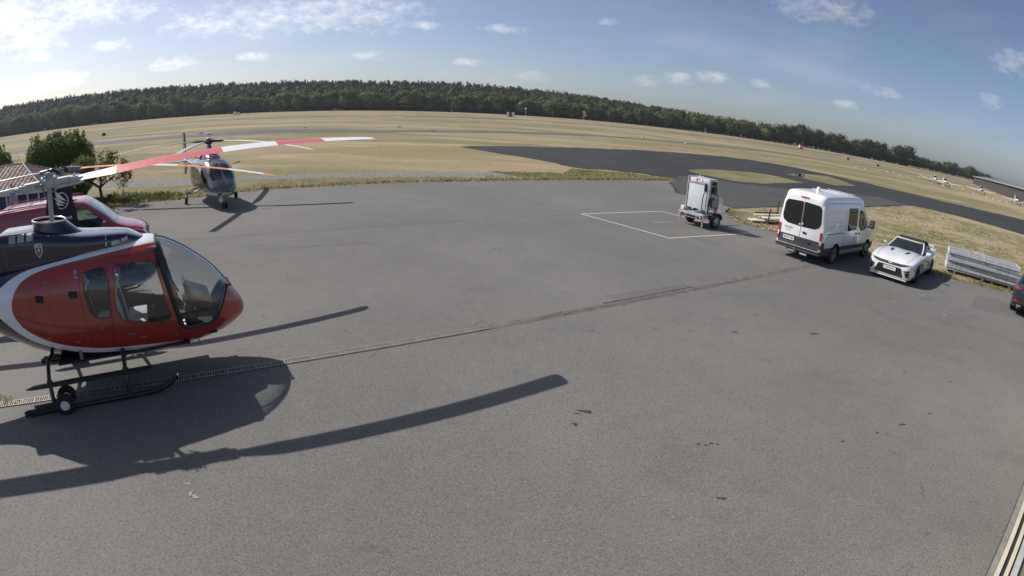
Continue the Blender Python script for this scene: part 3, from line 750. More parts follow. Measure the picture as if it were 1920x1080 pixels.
# windscreen frame, centre post, seals
fb = MB()
for sd_ in ('-y', '+y'):
    seam(fb, bv5, sd_, [(1.735, 2.20), (1.77, 2.10), (2.02, .93), (2.08, .86), (2.50, .82), (2.62, .90), (2.87, 1.33)], .030, 8, 0)
    seam(fb, bv5, sd_, [(1.76, 2.10), (2.00, .95)], .042, 8, 0)
top = [cast(bv5, '+z', 1.735, y) for y in np.linspace(-.62, .62, 17)]; fb.tube(top, .024, 6)
nose_l = [cast(bv5, '-y', 2.87, 1.33)] + [Vector((2.945, y, 1.32)) for y in (-.2, 0, .2)] + [cast(bv5, '+y', 2.87, 1.33)]; fb.tube(nose_l, .018, 6)
fb.build('windscreen_frame', 'plastic', H5, 40)
MB().tube([cast(bv5, '+z', x, 0, .004) for x in np.linspace(1.735, 2.93, 22)], .014, 6).build('windscreen_post', 'grey_lt', H5, 40)
wb = MB()
for sd_ in ('-y', '+y'):
    for poly in (WIN_F, WIN_R): seam(wb, bv5, sd_, poly + [poly[0]], .008, 1, -.002)
build_parts(wb, 'window_seal', 'plastic', H5, 40)
sb = MB()
for sd_ in ('-y', '+y'):
    seam(sb, bv5, sd_, [(.92, 2.13), (.915, 1.72), (.88, 1.2), (.82, .70)], .004, 8)
    seam(sb, bv5, sd_, [(.82, .70), (1.4, .62), (1.97, .66), (1.96, .95), (1.74, 2.06), (1.66, 2.13), (.92, 2.13)], .0035, 8)
    seam(sb, bv5, sd_, [(.46, 2.10), (.42, 1.7), (.44, 1.2), (.5, .85)], .003, 8)
    seam(sb, bv5, sd_, [(2.02, .92), (1.98, .62)], .003, 5); seam(sb, bv5, sd_, [(.5, .85), (-.2, .98), (-.3, 1.3)], .0025, 6)
for sd_ in ('-y', '+y'):
    seam(sb, bv5, sd_, [(-.05, 2.05), (-.12, 1.5), (-.05, .98)], .0025, 7); seam(sb, bv5, sd_, [(-.42, 1.95), (-.45, 1.55), (-.38, 1.12)], .0025, 7); seam(sb, bv5, sd_, [(2.62, .88), (2.72, .62), (2.68, .50)], .003, 5); seam(sb, bv5, sd_, [(.86, .80), (2.0, .70), (2.6, .58)], .0025, 9)
build_parts(sb, 'panel_seam', 'int_dark', H5)
plk = MB()
for sd_ in ('-y',):
    for (x_, z_, w_, h_) in ((1.30, .83, .10, .035), (.66, 1.10, .05, .05), (-.18, 1.92, .09, .03), (.20, .92, .08, .04)): patch(plk, bv5, sd_, [(x_, z_), (x_ + w_, z_ - .004), (x_ + w_, z_ + h_ - .004), (x_, z_ + h_)], .002, .003, 1, 1)
MAT['placard'] = flat('faded_placard', (.34, .12, .10), .5); build_parts(plk, 'placard', 'placard', H5)
rb = MB()
for sd_ in ('-y', '+y'):
    for i in range(26):
        c = cast(bv5, sd_, .46 + i * .047, 2.155 + .001 * i, .001); rb.ball(c, .006, .004, .006, 3, 6)
    for i in range(18): rb.ball(cast(bv5, sd_, .86 + i * .1, .735 - .0075 * i, .001), .005, .003, .005, 3, 6)
    for i in range(14): rb.ball(cast(bv5, sd_, .445 - .004 * abs(i - 7), 2.02 - i * .085, .001), .005, .003, .005, 3, 6)
    for px_, pz_ in ((-.32, 1.42), (-.29, 1.42), (-.28, 1.23), (-.25, 1.06), (-.22, 1.06), (1.9, .78), (-.05, 1.9), (.2, 1.15)): rb.ball(cast(bv5, sd_, px_, pz_, .001), .011, .006, .011, 3, 7)
struct(rb.build('rivet', 'steel', H5), 'stuff')
vb = MB()
for sd_ in ('-y', '+y'):
    patch(vb, bv5, sd_, [(-.34, 1.765), (-.20, 1.745), (-.21, 1.64), (-.345, 1.66)], .003, .01); patch(vb, bv5, sd_, [(.235, 1.765), (.385, 1.745), (.375, 1.64), (.23, 1.655)], .003, .01)
build_parts(vb, 'air_vent', 'ink', H5)
db = MB()
for sd_ in ('-y', '+y'):
    patch(db, bv5, sd_, rounded([(1.10, .96), (1.22, .945), (1.22, .905), (1.10, .92)], .015), .010, .02)
    patch(db, bv5, sd_, rounded([(.36, 2.05), (.425, 2.045), (.42, 1.98), (.36, 1.985)], .02), .004, .01); patch(db, bv5, sd_, rounded([(.37, 1.965), (.425, 1.96), (.42, 1.925), (.37, 1.93)], .015), .004, .01)
    patch(db, bv5, sd_, [(.62, .90), (.68, .89), (.68, .865), (.62, .875)], .004, .01)
build_parts(db, 'door_latch', 'steel', H5, 40)
# cowling over engine and gearbox
SC5 = [(1.58, 2.27, 2.05, .10, 2.15, 2, 2), (1.45, 2.335, 2.05, .30, 2.14, 2.4, 2), (1.25, 2.42, 2.0, .42, 2.14, 2.6, 2), (.9, 2.46, 2.0, .50, 2.14, 2.8, 2), (.5, 2.50, 2.0, .55, 2.14, 2.8, 2), (.2, 2.56, 2.0, .57, 2.14, 2.7, 2), (-.1, 2.62, 2.0, .58, 2.14, 2.7, 2),
       (-.4, 2.67, 2.0, .57, 2.14, 2.8, 2), (-.85, 2.68, 2.0, .52, 2.14, 3, 2), (-1.1, 2.56, 1.9, .46, 2.1, 2.8, 2), (-1.3, 2.34, 1.8, .40, 2.0, 2.4, 2), (-1.5, 2.12, 1.75, .32, 1.9, 2.2, 2), (-1.7, 1.95, 1.7, .22, 1.85, 2, 2)]
SC5 = [(x, zt, zb, w * .80, zw + .02, nt * 2.1, nb) for x, zt, zb, w, zw, nt, nb in SC5]
cr = fuselage(SC5, 50, 48); cb5 = MB().loft(cr); cow = cb5.build('engine_cowling', 'navy', H5, 35); bvc = bvh_mb(cb5, solid)
# collar that ends in the open air intake round the mast
col_r = []
for k in range(7):
    t = k / 6; rx = .34 - .05 * (t ** .6); zc = 2.50 + .25 * t
    col_r.append([Vector((-.03 - .02 * t + rx * math.cos(2 * math.pi * j / 32) * (1.0 + .6 * (1 - t) * (math.cos(2 * math.pi * j / 32) > 0)), rx * .95 * math.sin(2 * math.pi * j / 32), zc - .028 * math.cos(2 * math.pi * j / 32) * t)) for j in range(32)])
MB().loft(col_r, False).build('intake_collar', 'navy', cow, 40)
MB().tube([p for p in col_r[-1]] + [col_r[-1][0]], .013, 8).build('intake_rim', 'white', cow, 40)
MB().add([p - Vector((0, 0, .05)) for p in col_r[-1]], [tuple(range(32))]).build('intake_cover', 'tan', cow)
lb = MB()
for x0 in (-.70, -.545, -.39):
    patch(lb, bvc, '-y', rounded([(x0, 2.645), (x0 + .115, 2.65), (x0 + .115, 2.545), (x0, 2.54)], .012), .006, .012); patch(lb, bvc, '+y', rounded([(x0, 2.645), (x0 + .115, 2.65), (x0 + .115, 2.545), (x0, 2.54)], .012), .006, .012)
build_parts(lb, 'cooling_vent', 'grey_lt', cow, 40)
pb_ = MB()
for sd_ in ('-y', '+y'):
    seam(pb_, bvc, sd_, [(.93, 2.43), (.93, 2.20)], .003, 5); seam(pb_, bvc, sd_, [(-.78, 2.66), (-.80, 2.2)], .003, 5); seam(pb_, bvc, sd_, [(-.8, 2.20), (.1, 2.205), (.93, 2.24)], .003, 8)
build_parts(pb_, 'panel_seam', 'grey_md', cow)
hb = MB()
for x, z in ((.93, 2.41), (.93, 2.31)): patch(hb, bvc, '-y', [(x - .008, z - .03), (x + .008, z - .03), (x + .008, z + .03), (x - .008, z + .03)], .004, .006, 1, 1)
build_parts(hb, 'hinge', 'white', cow)
lettering('lettering', 'sign_white', cow, lambda u, v: cast(bvc, '-y', 1.155 + u, 2.325 + v + .17 * u, .005), 'BELL 505', .072, .0022, 1.0)
# shield emblem
def shield(parent, cx0, cz0, h):
    P = [(-.5, .5), (-.2, .47), (0, .52), (.2, .47), (.5, .5), (.5, -.1), (.36, -.3), (0, -.62), (-.36, -.3), (-.5, -.1)]
    eb = MB(); pts = [(cx0 + p[0] * h * .62, cz0 + p[1] * h) for p in P]
    seam(eb, bvc, '-y', pts + [pts[0]], .0065, 3, .002)
    for q in ([(0, -.5), (.05, .02), (0, .14), (-.05, .02)], [(-.38, -.02), (-.05, .06), (-.06, -.02)], [(.38, -.02), (.05, .06), (.06, -.02)], [(-.30, .16), (-.04, .08), (-.07, .12)], [(.30, .16), (.04, .08), (.07, .12)], [(-.34, -.22), (-.05, .0), (-.07, -.07)], [(.34, -.22), (.05, .0), (.07, -.07)]):
        patch(eb, bvc, '-y', [(cx0 + p[0] * h * .62, cz0 + p[1] * h) for p in q], .005, .004, 1, 1)
    eb.build('emblem', 'sign_white', parent)
    lettering('emblem_lettering', 'sign_white', parent, lambda u, v: cast(bvc, '-y', cx0 + u, cz0 + h * .31 + v, .005), 'BELL', h * .30, .001, .9)
shield(cow, -.195, 2.39, .185)
# exhaust, tail boom fittings
MB().tube([(-1.15, 0, 2.2), (-1.45, 0, 2.26), (-1.72, 0, 2.24)], [.11, .12, .12], 16).build('exhaust', 'steel', H5, 40)
tb = MB()
tb.prism([(-6.3, 1.6), (-6.75, 2.6), (-7.05, 2.6), (-6.85, 1.6), (-7.0, .75), (-6.75, .75), (-6.45, 1.55)], 'y', -.045, .045)
tb.build('tail_fin', 'navy', H5)
sb_ = MB()
for sgn in (1, -1): sb_.prism([(-5.1, sgn * .1), (-5.15, sgn * 1.05), (-5.45, sgn * 1.05), (-5.5, sgn * .1)], 'z', 1.54, 1.58)
build_parts(sb_, 'stabiliser', 'navy', H5)
for sgn in (1, -1): MB().prism([(-5.05, 1.4), (-5.2, 1.85), (-5.5, 1.85), (-5.55, 1.4)], 'y', sgn * 1.05 - .015, sgn * 1.05 + .015).build('stabiliser_endplate', 'white', H5)
tr_ = MB(); tr_.bar((-6.6, .16, .85), (-6.6, .16, 2.35), .11, .02); tr_.cyl((-6.6, 0, 1.6), (-6.6, .18, 1.6), .05); tr_.build('tail_rotor', 'blade_grey', H5)
# mast, hub and the two blades
mast = MB(); mast.cyl((0, 0, 2.58), (.012, 0, 3.26), .043, .040, 20); mast.build('mast', 'grey_lt', H5, 40)
hub = bpy.data.objects.new('rotor_head', None); COL.objects.link(hub); hub.parent = H5; hub.location = (.015, 0, 3.31); hub.rotation_euler = (0, R(-2.5), R(0))
MAT['hub_grey'] = flat('pale_hub_paint', (.46, .48, .46), .5, var=.15, scale=9, dirt=.25)
h = MB()
h.box((0, 0, 0), (.20, .26, .15), None, .03); h.box((0, 0, .09), (.14, .15, .07), None, .02); h.lathe([(.06, .10), (.06, .15), (.045, .17), (.01, .175)], (0, 0, 0), 'z', 16)
h.build('hub', 'hub_grey', hub, 40)
for sgn in (1, -1):
    g = MB(); g.box((sgn * .27, 0, -.005), (.36, .20, .135), None, .03); g.box((sgn * .45, 0, 0), (.14, .25, .10), None, .02); g.lathe([(.115, .095), (.115, .13)], (0, 0, 0), 'x', 16) if sgn > 0 else g.lathe([(.115, -.13), (.115, -.095)], (0, 0, 0), 'x', 16)
    g.cyl((sgn * .45, .06, -.075), (sgn * .45, .06, .075), .022, None, 10); g.cyl((sgn * .45, -.06, -.075), (sgn * .45, -.06, .075), .022, None, 10); g.box((sgn * .55, 0, 0), (.12, .18, .05), None, .015)
    g.build('blade_grip', 'hub_grey', hub, 40)
    k = MB(); k.bar((sgn * .18, -sgn * .15, -.07), (sgn * .62, -sgn * .17, -.05), .05, .035); k.bar((sgn * .22, -sgn * .10, -.04), (sgn * .26, -sgn * .17, -.07), .04, .03); k.build('drag_brace', 'hub_grey', hub)
    l = MB(); l.tube([(sgn * .10, sgn * .17, .0), (sgn * .07, sgn * .10, -.16)], .014, 8); l.ball((sgn * .10, sgn * .17, 0), .028); l.bar((sgn * .10, sgn * .17, 0), (sgn * .24, sgn * .08, 0), .03, .03); l.build('pitch_link', 'grey_md', hub, 40)
c = MB()
for i in range(7):
    a = i * .9; c.tube([(.05 * math.cos(a), .05 * math.sin(a), .08), (.12 * math.cos(a), .12 * math.sin(a), .15), (.17 * math.cos(a + .2), .17 * math.sin(a + .2), .05)], .009, 6)
c.build('hub_cable', 'steel', hub)
def blade(parent, name, L, r0, ch, segs, sgn, droop, mats_, th=.12, pitch=0.0, root_taper=True, twist=0.0, bow=0.0):
    """one rotor blade: aerofoil section, colour bands each with its own faces; segs: list of (end fraction, material index)"""
    b = MB(); N = 28; prof = [(.0, 0), (.03, .35), (.12, .55), (.3, .6), (.6, .4), (1, .02), (.6, -.28), (.3, -.4), (.1, -.35), (.02, -.2)]
    fr = sorted(set([i / N for i in range(N + 1)] + [s_[0] for s_ in segs])); rr = []
    for t in fr:
        x = r0 + (L - r0) * t; z = droop * (t ** 1.8) + bow * 4 * t * (1 - t); k = 1.0 if (t > .12 or not root_taper) else .45 + .55 * t / .12
        if t > .985: k *= 1 - .35 * (t - .985) / .015
        ring = []; pt = pitch - twist * t
        for u, v_ in prof:
            yy = (.28 - u) * ch * k; zz = v_ * ch * th * (1 if t > .06 else 1.4)
            y2 = yy * math.cos(pt) - zz * math.sin(pt); z2 = yy * math.sin(pt) + zz * math.cos(pt)
            ring.append(Vector((sgn * x, sgn * y2, z + z2)))
        rr.append(ring)
    for i in range(len(fr) - 1):
        mid = (fr[i] + fr[i + 1]) / 2; b.cur = next(m_ for e, m_ in segs if mid <= e + 1e-6)
        b.loft(rr[i:i + 2], False)
    b.cur = segs[0][1]; b.add(rr[0], [tuple(range(len(prof)))]); b.cur = segs[-1][1]; b.add(rr[-1], [tuple(range(len(prof)))])
    return b.build(name, mats_, parent, 50)
BM = ['blade_white', 'blade_red', 'yellow', 'blade_grey']
BL5 = [(.128, 0), (.473, 1), (.654, 0), (.813, 1), (.985, 0), (1.0, 2)]
blade(hub, 'rotor_blade', 5.64, .52, .385, BL5, 1, .04, BM, pitch=R(13), twist=R(14), bow=.10)
blade(hub, 'rotor_blade', 5.64, .52, .385, BL5, -1, .04, BM, pitch=R(13), twist=R(14))
# landing gear
lg = MB()
for sgn, nm in ((-1, 'skid'), (1, 'skid')):
    y = sgn * 1.03
    MB().tube([(-.92, y, .055), (-.6, y, .05), (.6, y, .05), (1.2, y, .05), (1.45, y, .07), (1.62, y, .13), (1.74, y, .22), (1.78, y, .26)], [.042] * 6 + [.036, .03], 12).build('skid', 'black', H5, 40)
    e = MB(); e.cyl((1.765, y, .245), (1.80, y, .275), .032, .02, 10); e.build('skid_tip', 'chrome', H5, 40)
    st = MB(); st.tube([(-.80, y * .93, .40), (-.66, y * .93, .425), (0, y * .93, .43), (.9, y * .93, .43), (1.30, y * .93, .43), (1.44, y * .93, .45)], [.012, .05, .055, .055, .05, .012], 8)
    for v in range(len(st.v)): p = st.v[v]; st.v[v] = (p[0], y * .93 + (p[1] - y * .93) * 1.5, .43 + (p[2] - .43) * .55)
    st.build('boarding_step', 'black', H5, 40)
for x in (.95, -.36):
    MB().tube([(x, -1.03, .06), (x, -1.0, .30), (x, -.93, .52), (x, -.72, .70), (x, -.4, .66 if x < 0 else .48), (x, .4, .66 if x < 0 else .48), (x, .72, .70), (x, .93, .52), (x, 1.0, .30), (x, 1.03, .06)], .036, 12).build('cross_tube', 'black', H5, 40)
    for sgn in (-1, 1):
        k = MB(); k.cyl((x, sgn * .985, .40), (x, sgn * .94, .50), .05, None, 10); k.cyl((x, sgn * 1.03, .05), (x, sgn * 1.02, .14), .05, .042, 10); build_parts(k, 'clamp', 'plastic', H5, 40)
for sgn in (-1, 1):
    hw = MB(); hw.box((-.42, sgn * 1.03, .13), (.60, .07, .06), None, .015); hw.box((-.62, sgn * 1.05, .07), (.50, .03, .10), None, .01)
    for i in range(6): hw.box((-.80 + i * .07, sgn * 1.07, .05), (.03, .02, .08))
    hw.cyl((-.72, sgn * 1.03, .13), (-.30, sgn * 1.03, .14), .035, None, 12); hw.build('wheel_bracket', 'plastic', H5, 40)
    fl = MB(); fl.cyl((-.72, sgn * 1.03, .13), (-.69, sgn * 1.03, .13), .048, None, 12); fl.cyl((-.33, sgn * 1.03, .14), (-.29, sgn * 1.03, .14), .048, None, 12); build_parts(fl, 'bracket_flange', 'steel', H5, 40)
    for dy in (.13, -.17):
        c = (-.15, sgn * (1.03 + dy), .165)
        t = MB().lathe([(.075, -.05), (.13, -.06), (.165, -.04), (.165, .04), (.13, .06), (.075, .05)], c, 'y', 28).build('handling_wheel', 'rubber', H5, 40)
        f = sgn * .056; MB().lathe([(.08, f * .9), (.074, f * 1.0), (.066, f * .75), (.03, f * .7), (.028, f * 1.05), (.004, f * 1.1)], c, 'y', 22).build('wheel_hub', 'white', t, 35)
bt = MB(); bt.tube([(2.28, -.18, .45), (2.26, -.18, .38)], .012, 6); bt.box((2.26, -.18, .375), (.10, .02, .012)); bt.tube([(1.2, .05, .41), (1.15, .05, .27)], .01, 6); build_parts(bt, 'antenna', 'steel', H5)
# cabin: floor, seats, console, instruments, sticks
MB().box((.95, 0, .60), (2.3, 1.30, .03)).build('cabin_floor', 'int_dark', H5)
bk = MB(); bk.box((.22, 0, 1.25), (.05, 1.25, 1.3)); bk.box((1.0, 0, 2.17), (1.5, .9, .03)); bk.build('cabin_lining', 'int_grey', H5)
fl_ = MB(); fl_.box((2.25, 0, .62), (.7, .85, .03)); fl_.build('nose_floor', 'int_dark', H5)
def seat5(x, y):
    s_ = MB(); s_.box((x + .06, y, .90), (.46, .46, .12), None, .045); s_.box((x - .18, y, 1.26), (.13, .46, .66), Matrix.Rotation(-.14, 4, 'Y'), .05); s_.box((x - .25, y, 1.68), (.10, .28, .2), Matrix.Rotation(-.1, 4, 'Y'), .04)
    s_.cur = 1; s_.box((x + .03, y, .74), (.38, .4, .22), None, .02)
    for dy in (-.12, .12): s_.tube([(x - .14, y + dy, 1.55), (x - .09, y + dy * .9, 1.3), (x - .05, y + dy * .8, 1.0)], .017, 6)
    return s_.build('cabin_seat', ['seat', 'int_dark'], H5, 40)
for p in ((1.15, .34), (1.15, -.34), (.58, .36), (.58, -.36), (.58, 0)): seat5(*p)
ip = MB(); ip.box((2.36, 0, 1.20), (.46, .98, .10), Matrix.Rotation(.42, 4, 'Y'), .04); ip.box((2.16, -.1, 1.36), (.04, .52, .26), Matrix.Rotation(-.2, 4, 'Y'), .012); ip.box((2.18, 0, .98), (.10, .9, .26), Matrix.Rotation(-.25, 4, 'Y'), .02); ip.box((2.16, 0, .75), (.3, .24, .36), None, .03); ip.build('instrument_panel', 'int_dark', H5, 40)
scn = MB()
for y in (-.28, .05, .30): scn.box((2.112, y, 1.0), (.01, .22, .16), Matrix.Rotation(-.25, 4, 'Y'))
build_parts(scn, 'instrument_screen', 'glass_dark', H5)
for y in (.34, -.34):
    cy_ = MB(); cy_.tube([(1.62, y, .62), (1.66, y, .85), (1.60, y, 1.02), (1.58, y, 1.12)], .016, 8); cy_.cyl((1.58, y, 1.10), (1.575, y, 1.21), .024, .02); cy_.build('control_stick', 'black', H5, 40)
    pd = MB(); pd.box((2.08, y - .09, .78), (.03, .08, .14), Matrix.Rotation(-.3, 4, 'Y')); pd.box((2.08, y + .09, .78), (.03, .08, .14), Matrix.Rotation(-.3, 4, 'Y')); build_parts(pd, 'pedal', 'alu', H5)
dg = MB()
dg.tube([(1.78, -.60, 1.98), (1.80, -.63, 1.6), (1.98, -.60, 1.25), (2.05, -.5, 1.12)], .02, 6); dg.tube([(1.78, .60, 1.98), (1.80, .63, 1.6), (1.98, .60, 1.25), (2.05, .5, 1.12)], .02, 6); build_parts(dg, 'door_post', 'int_dark', H5)
# ================================================================== navy helicopter behind the red one
H4 = thing('helicopter', 'navy helicopter with orange and white rotor blades hidden behind the red helicopter', 'helicopter', (-9.75, 9.22, 0), R(34.4))
ST4 = [(2.15, .95, .85, .03, .9, 2, 2), (2.05, 1.1, .66, .28, .9, 2, 2), (1.8, 1.32, .50, .46, .95, 2.2, 2.3), (1.3, 1.62, .42, .60, 1.0, 2.3, 2.5), (.8, 1.80, .40, .64, 1.05, 2.5, 2.6), (.2, 1.86, .40, .65, 1.1, 2.6, 2.6), (-.5, 1.84, .45, .62, 1.15, 2.5, 2.5), (-1.1, 1.70, .62, .48, 1.2, 2.3, 2.2), (-1.8, 1.50, .95, .28, 1.25, 2, 2), (-2.4, 1.42, 1.10, .15, 1.26, 2, 2), (-5.8, 1.45, 1.28, .08, 1.36, 2, 2)]
f4 = MB().loft(fuselage(ST4, 60, 40)); bv4 = bvh_mb(f4); f4.build('fuselage', 'navy', H4, 35)
for sd_ in ('-y', '+y'):
    plate('door_window', 'glass_dark', H4, bv4, sd_, rounded([(.35, 1.70), (1.0, 1.66), (1.25, 1.1), (.3, 1.05)], .08))
    plate('rear_window', 'glass_dark', H4, bv4, sd_, rounded([(-.5, 1.66), (.22, 1.70), (.2, 1.05), (-.4, 1.08)], .08))
plate('windscreen', 'glass_dark', H4, bv4, '+x', rounded([(-.5, 1.55), (.5, 1.55), (.42, 1.0), (-.42, 1.0)], .08), .006, .02, 4, 6)
# mast fairing
fr_ = []
for z, x0, x1, w in ((1.78, -.62, .42, .22), (2.1, -.50, .32, .17), (2.5, -.42, .25, .14), (2.8, -.36, .21, .125), (2.98, -.33, .19, .115)):
    L = x1 - x0; ring = [Vector((x0 + L * u, v * w * .5, z)) for u, v in ((0, 0), (.12, .35), (.35, .75), (.6, 1), (.82, .85), (.95, .5), (1, 0), (.95, -.5), (.82, -.85), (.6, -1), (.35, -.75), (.12, -.35))]; fr_.append(ring)
fb4 = MB().loft(fr_); MAT['navy_satin'] = flat('navy_satin_paint', (.010, .012, .038), .4, var=.1, scale=2, spec=.3); fair = fb4.build('mast_fairing', 'navy_satin', H4, 60); bvf = bvh_mb(fb4)
# winged emblem in a ring, on both sides of the fairing
for sd_, sg in (('-y', 1), ('+y', -1)):
    e = MB(); cx0, cz0, rr_ = -.02, 2.55, .155
    seam(e, bvf, sd_, [(cx0 + sg * rr_ * math.cos(a), cz0 + rr_ * 1.12 * math.sin(a)) for a in np.linspace(-2.2, 2.5, 22)], .011, 1, .002)
    for (x0, z0, x1, z1, w_) in ((-.26, .26, .12, -.02, .075), (-.235, .09, .10, -.07, .05), (-.20, -.02, .06, -.105, .035)):
        mx, mz = (x0 + x1) / 2 - .03, (z0 + z1) / 2 - .02
        patch(e, bvf, sd_, [(cx0 + sg * x0 * .8, cz0 + z0), (cx0 + sg * (mx + .05), cz0 + mz + w_ * .75), (cx0 + sg * x1, cz0 + z1), (cx0 + sg * (mx), cz0 + mz - w_ * .5)], .004, .004, 3, 2)
    e.build('emblem', 'sign_white', fair)
    lettering('lettering', 'sign_white', fair, lambda u, v, sd_=sd_, sg=sg: cast(bvf, sd_, .13 + sg * u, 2.16 + v, .005), 'AIR', .095, .001)
hb4 = bpy.data.objects.new('rotor_head', None); COL.objects.link(hb4); hb4.parent = H4; hb4.location = (0, 0, 3.19)
MB().cyl((0, 0, -.22), (0, 0, .02), .045, None, 14).build('mast', 'grey_md', hb4, 40)
MAT['hub_black'] = flat('black_hub', (.03, .032, .036), .4, .4, var=.3, scale=20)
h = MB(); h.box((0, 0, 0), (.46, .14, .10), None, .03)
h.build('hub', 'hub_black', hb4, 40)
for i, (x, y, z) in enumerate(((.0, -.09, .04), (.14, -.09, .03), (-.14, -.09, .03), (.07, -.10, -.03), (-.07, -.10, -.03), (.0, .09, .04), (.14, .09, .03), (-.14, .09, .03))):
    MB().lathe([(.045, -.03), (.045, .02), (.03, .03), (.004, .03)] if y > 0 else [(.045, .03), (.045, -.02), (.03, -.03), (.004, -.03)], (x, y, z), 'y', 12).build('bearing', 'grey_lt' if i % 3 == 0 else 'hub_black', hb4, 40)
for sgn in (1, -1):
    c4 = MB(); c4.tube([(sgn * .2, 0, .01), (sgn * .32, 0, .0), (sgn * .50, 0, -.01)], [.075, .07, .06], 12); c4.build('blade_root', 'grey_md', hb4, 40)
    l = MB(); l.tube([(sgn * .25, sgn * .2, .04), (sgn * .14, sgn * .15, -.5)], .012, 6); l.bar((sgn * .25, sgn * .2, .04), (sgn * .3, 0, .01), .04, .03); l.ball((sgn * .25, sgn * .2, .06), .03); l.build('pitch_link', 'hub_black', hb4, 40)
sw = MB(); sw.lathe([(.05, -.18), (.14, -.18), (.16, -.21), (.15, -.24), (.05, -.25)], (0, 0, 0), 'z', 18); sw.build('swashplate', 'hub_black', hb4, 40)
for i in range(5):
    a = i * 1.3; MB().tube([(.1 * math.cos(a), .05 * math.sin(a), .04), (.13 * math.cos(a), .08 * math.sin(a), .10 + .02 * (i % 3))], .007, 5).build('bolt', 'grey_lt', hb4)
BO = ['orange', 'blade_white', 'blade_grey']
blade(hb4, 'rotor_blade', 5.03, .48, .25, [(.26, 0), (.50, 1), (.76, 0), (.94, 1), (1, 0)], 1, -.58, BO)
blade(hb4, 'rotor_blade', 5.03, .48, .25, [(1, 1)], -1, -.50, BO)
for sgn in (-1, 1):
    MB().tube([(-1.2, sgn * 1.0, .05), (1.1, sgn * 1.0, .05), (1.45, sgn * 1.0, .09), (1.65, sgn * 1.0, .2)], .035, 10).build('skid', 'black', H4, 40)
for x in (.6, -.6): MB().tube([(x, -1.0, .06), (x, -.85, .3), (x, -.4, .48), (x, .4, .48), (x, .85, .3), (x, 1.0, .06)], .03, 10).build('cross_tube', 'black', H4, 40)
MB().prism([(-5.5, 1.36), (-5.9, 2.1), (-6.1, 2.1), (-5.95, 1.36), (-6.05, .8), (-5.9, .8)], 'y', -.03, .03).build('tail_fin', 'navy', H4)

# ================================================================== black and silver helicopter on wheels beyond the apron
HA = thing('helicopter', 'black and silver four-bladed helicopter on wheels facing the camera at the grass edge', 'helicopter', (-14.05, 22.95, 0), R(-45))
def a_paint():
    s = NT('black_silver_helicopter_paint'); v = s.coord(); sp = s.n('ShaderNodeSeparateXYZ'); s.set(sp.inputs[0], v)
    f = s.step(s.math('SUBTRACT', sp.outputs[2], s.math('MULTIPLY', sp.outputs[0], .03)), .67, .69)
    g = s.step(sp.outputs[0], .55, .57)
    top_ = s.mix(g, (.035, .030, .026), (.105, .115, .125)); col = s.mix(f, (.60, .60, .57), top_)
    s.bsdf(col, .16, s.math('MULTIPLY', f, .35), None, 1.0); return s.m
MAT['a_paint'] = a_paint()
MAT['a_grey'] = flat('grey_green_pylon_paint', (.16, .19, .195), .3, .3, var=.1, coat=.6)
STA = [(3.12, .92, .84, .04, .88, 2, 2), (3.0, 1.05, .68, .25, .86, 2, 2), (2.75, 1.22, .56, .44, .88, 2.1, 2.2), (2.4, 1.42, .49, .58, .92, 2.2, 2.5), (2.0, 1.72, .46, .66, 1.0, 2.3, 2.8), (1.6, 1.92, .45, .71, 1.08, 2.5, 3), (1.1, 2.04, .45, .74, 1.15, 2.8, 3.2), (.3, 2.06, .45, .75, 1.2, 3, 3.2), (-.6, 2.05, .46, .75, 1.2, 3, 3), (-1.3, 1.98, .56, .66, 1.25, 2.6, 2.6), (-2.1, 1.82, .88, .45, 1.35, 2.2, 2.2), (-3.0, 1.70, 1.15, .27, 1.42, 2, 2), (-5.9, 1.62, 1.38, .11, 1.5, 2, 2)]
STA = [(x * 1.02, zt, zb, w * 1.06, zw, a_, b_) for x, zt, zb, w, zw, a_, b_ in STA]
fa = MB().loft(fuselage(STA, 70, 48)); bva = bvh_mb(fa); fa.build('fuselage', 'a_paint', HA, 35)
SDK = [(1.25, 2.0, 1.8, .12, 1.9, 2, 2), (1.0, 2.15, 1.8, .34, 1.9, 2.2, 2), (.5, 2.28, 1.8, .46, 1.9, 2.4, 2), (0, 2.33, 1.8, .50, 1.9, 2.6, 2), (-.8, 2.32, 1.8, .50, 1.9, 2.6, 2), (-1.5, 2.2, 1.75, .42, 1.85, 2.4, 2), (-2.2, 1.95, 1.6, .25, 1.75, 2, 2)]
da = MB().loft(fuselage(SDK, 30, 32)); da.build('engine_deck', 'a_paint', HA, 35)
py = MB(); pr = []
for z, x0, x1, w in ((2.2, -.55, .45, .42), (2.4, -.42, .32, .30), (2.58, -.28, .22, .20), (2.66, -.2, .16, .15)):
    pr.append([Vector(((x0 + x1) / 2 + (x1 - x0) / 2 * math.cos(a), w / 2 * math.sin(a), z)) for a in np.linspace(0, 2 * math.pi, 20, endpoint=False)])
py.loft(pr).build('mast_pylon', 'a_grey', HA, 50)
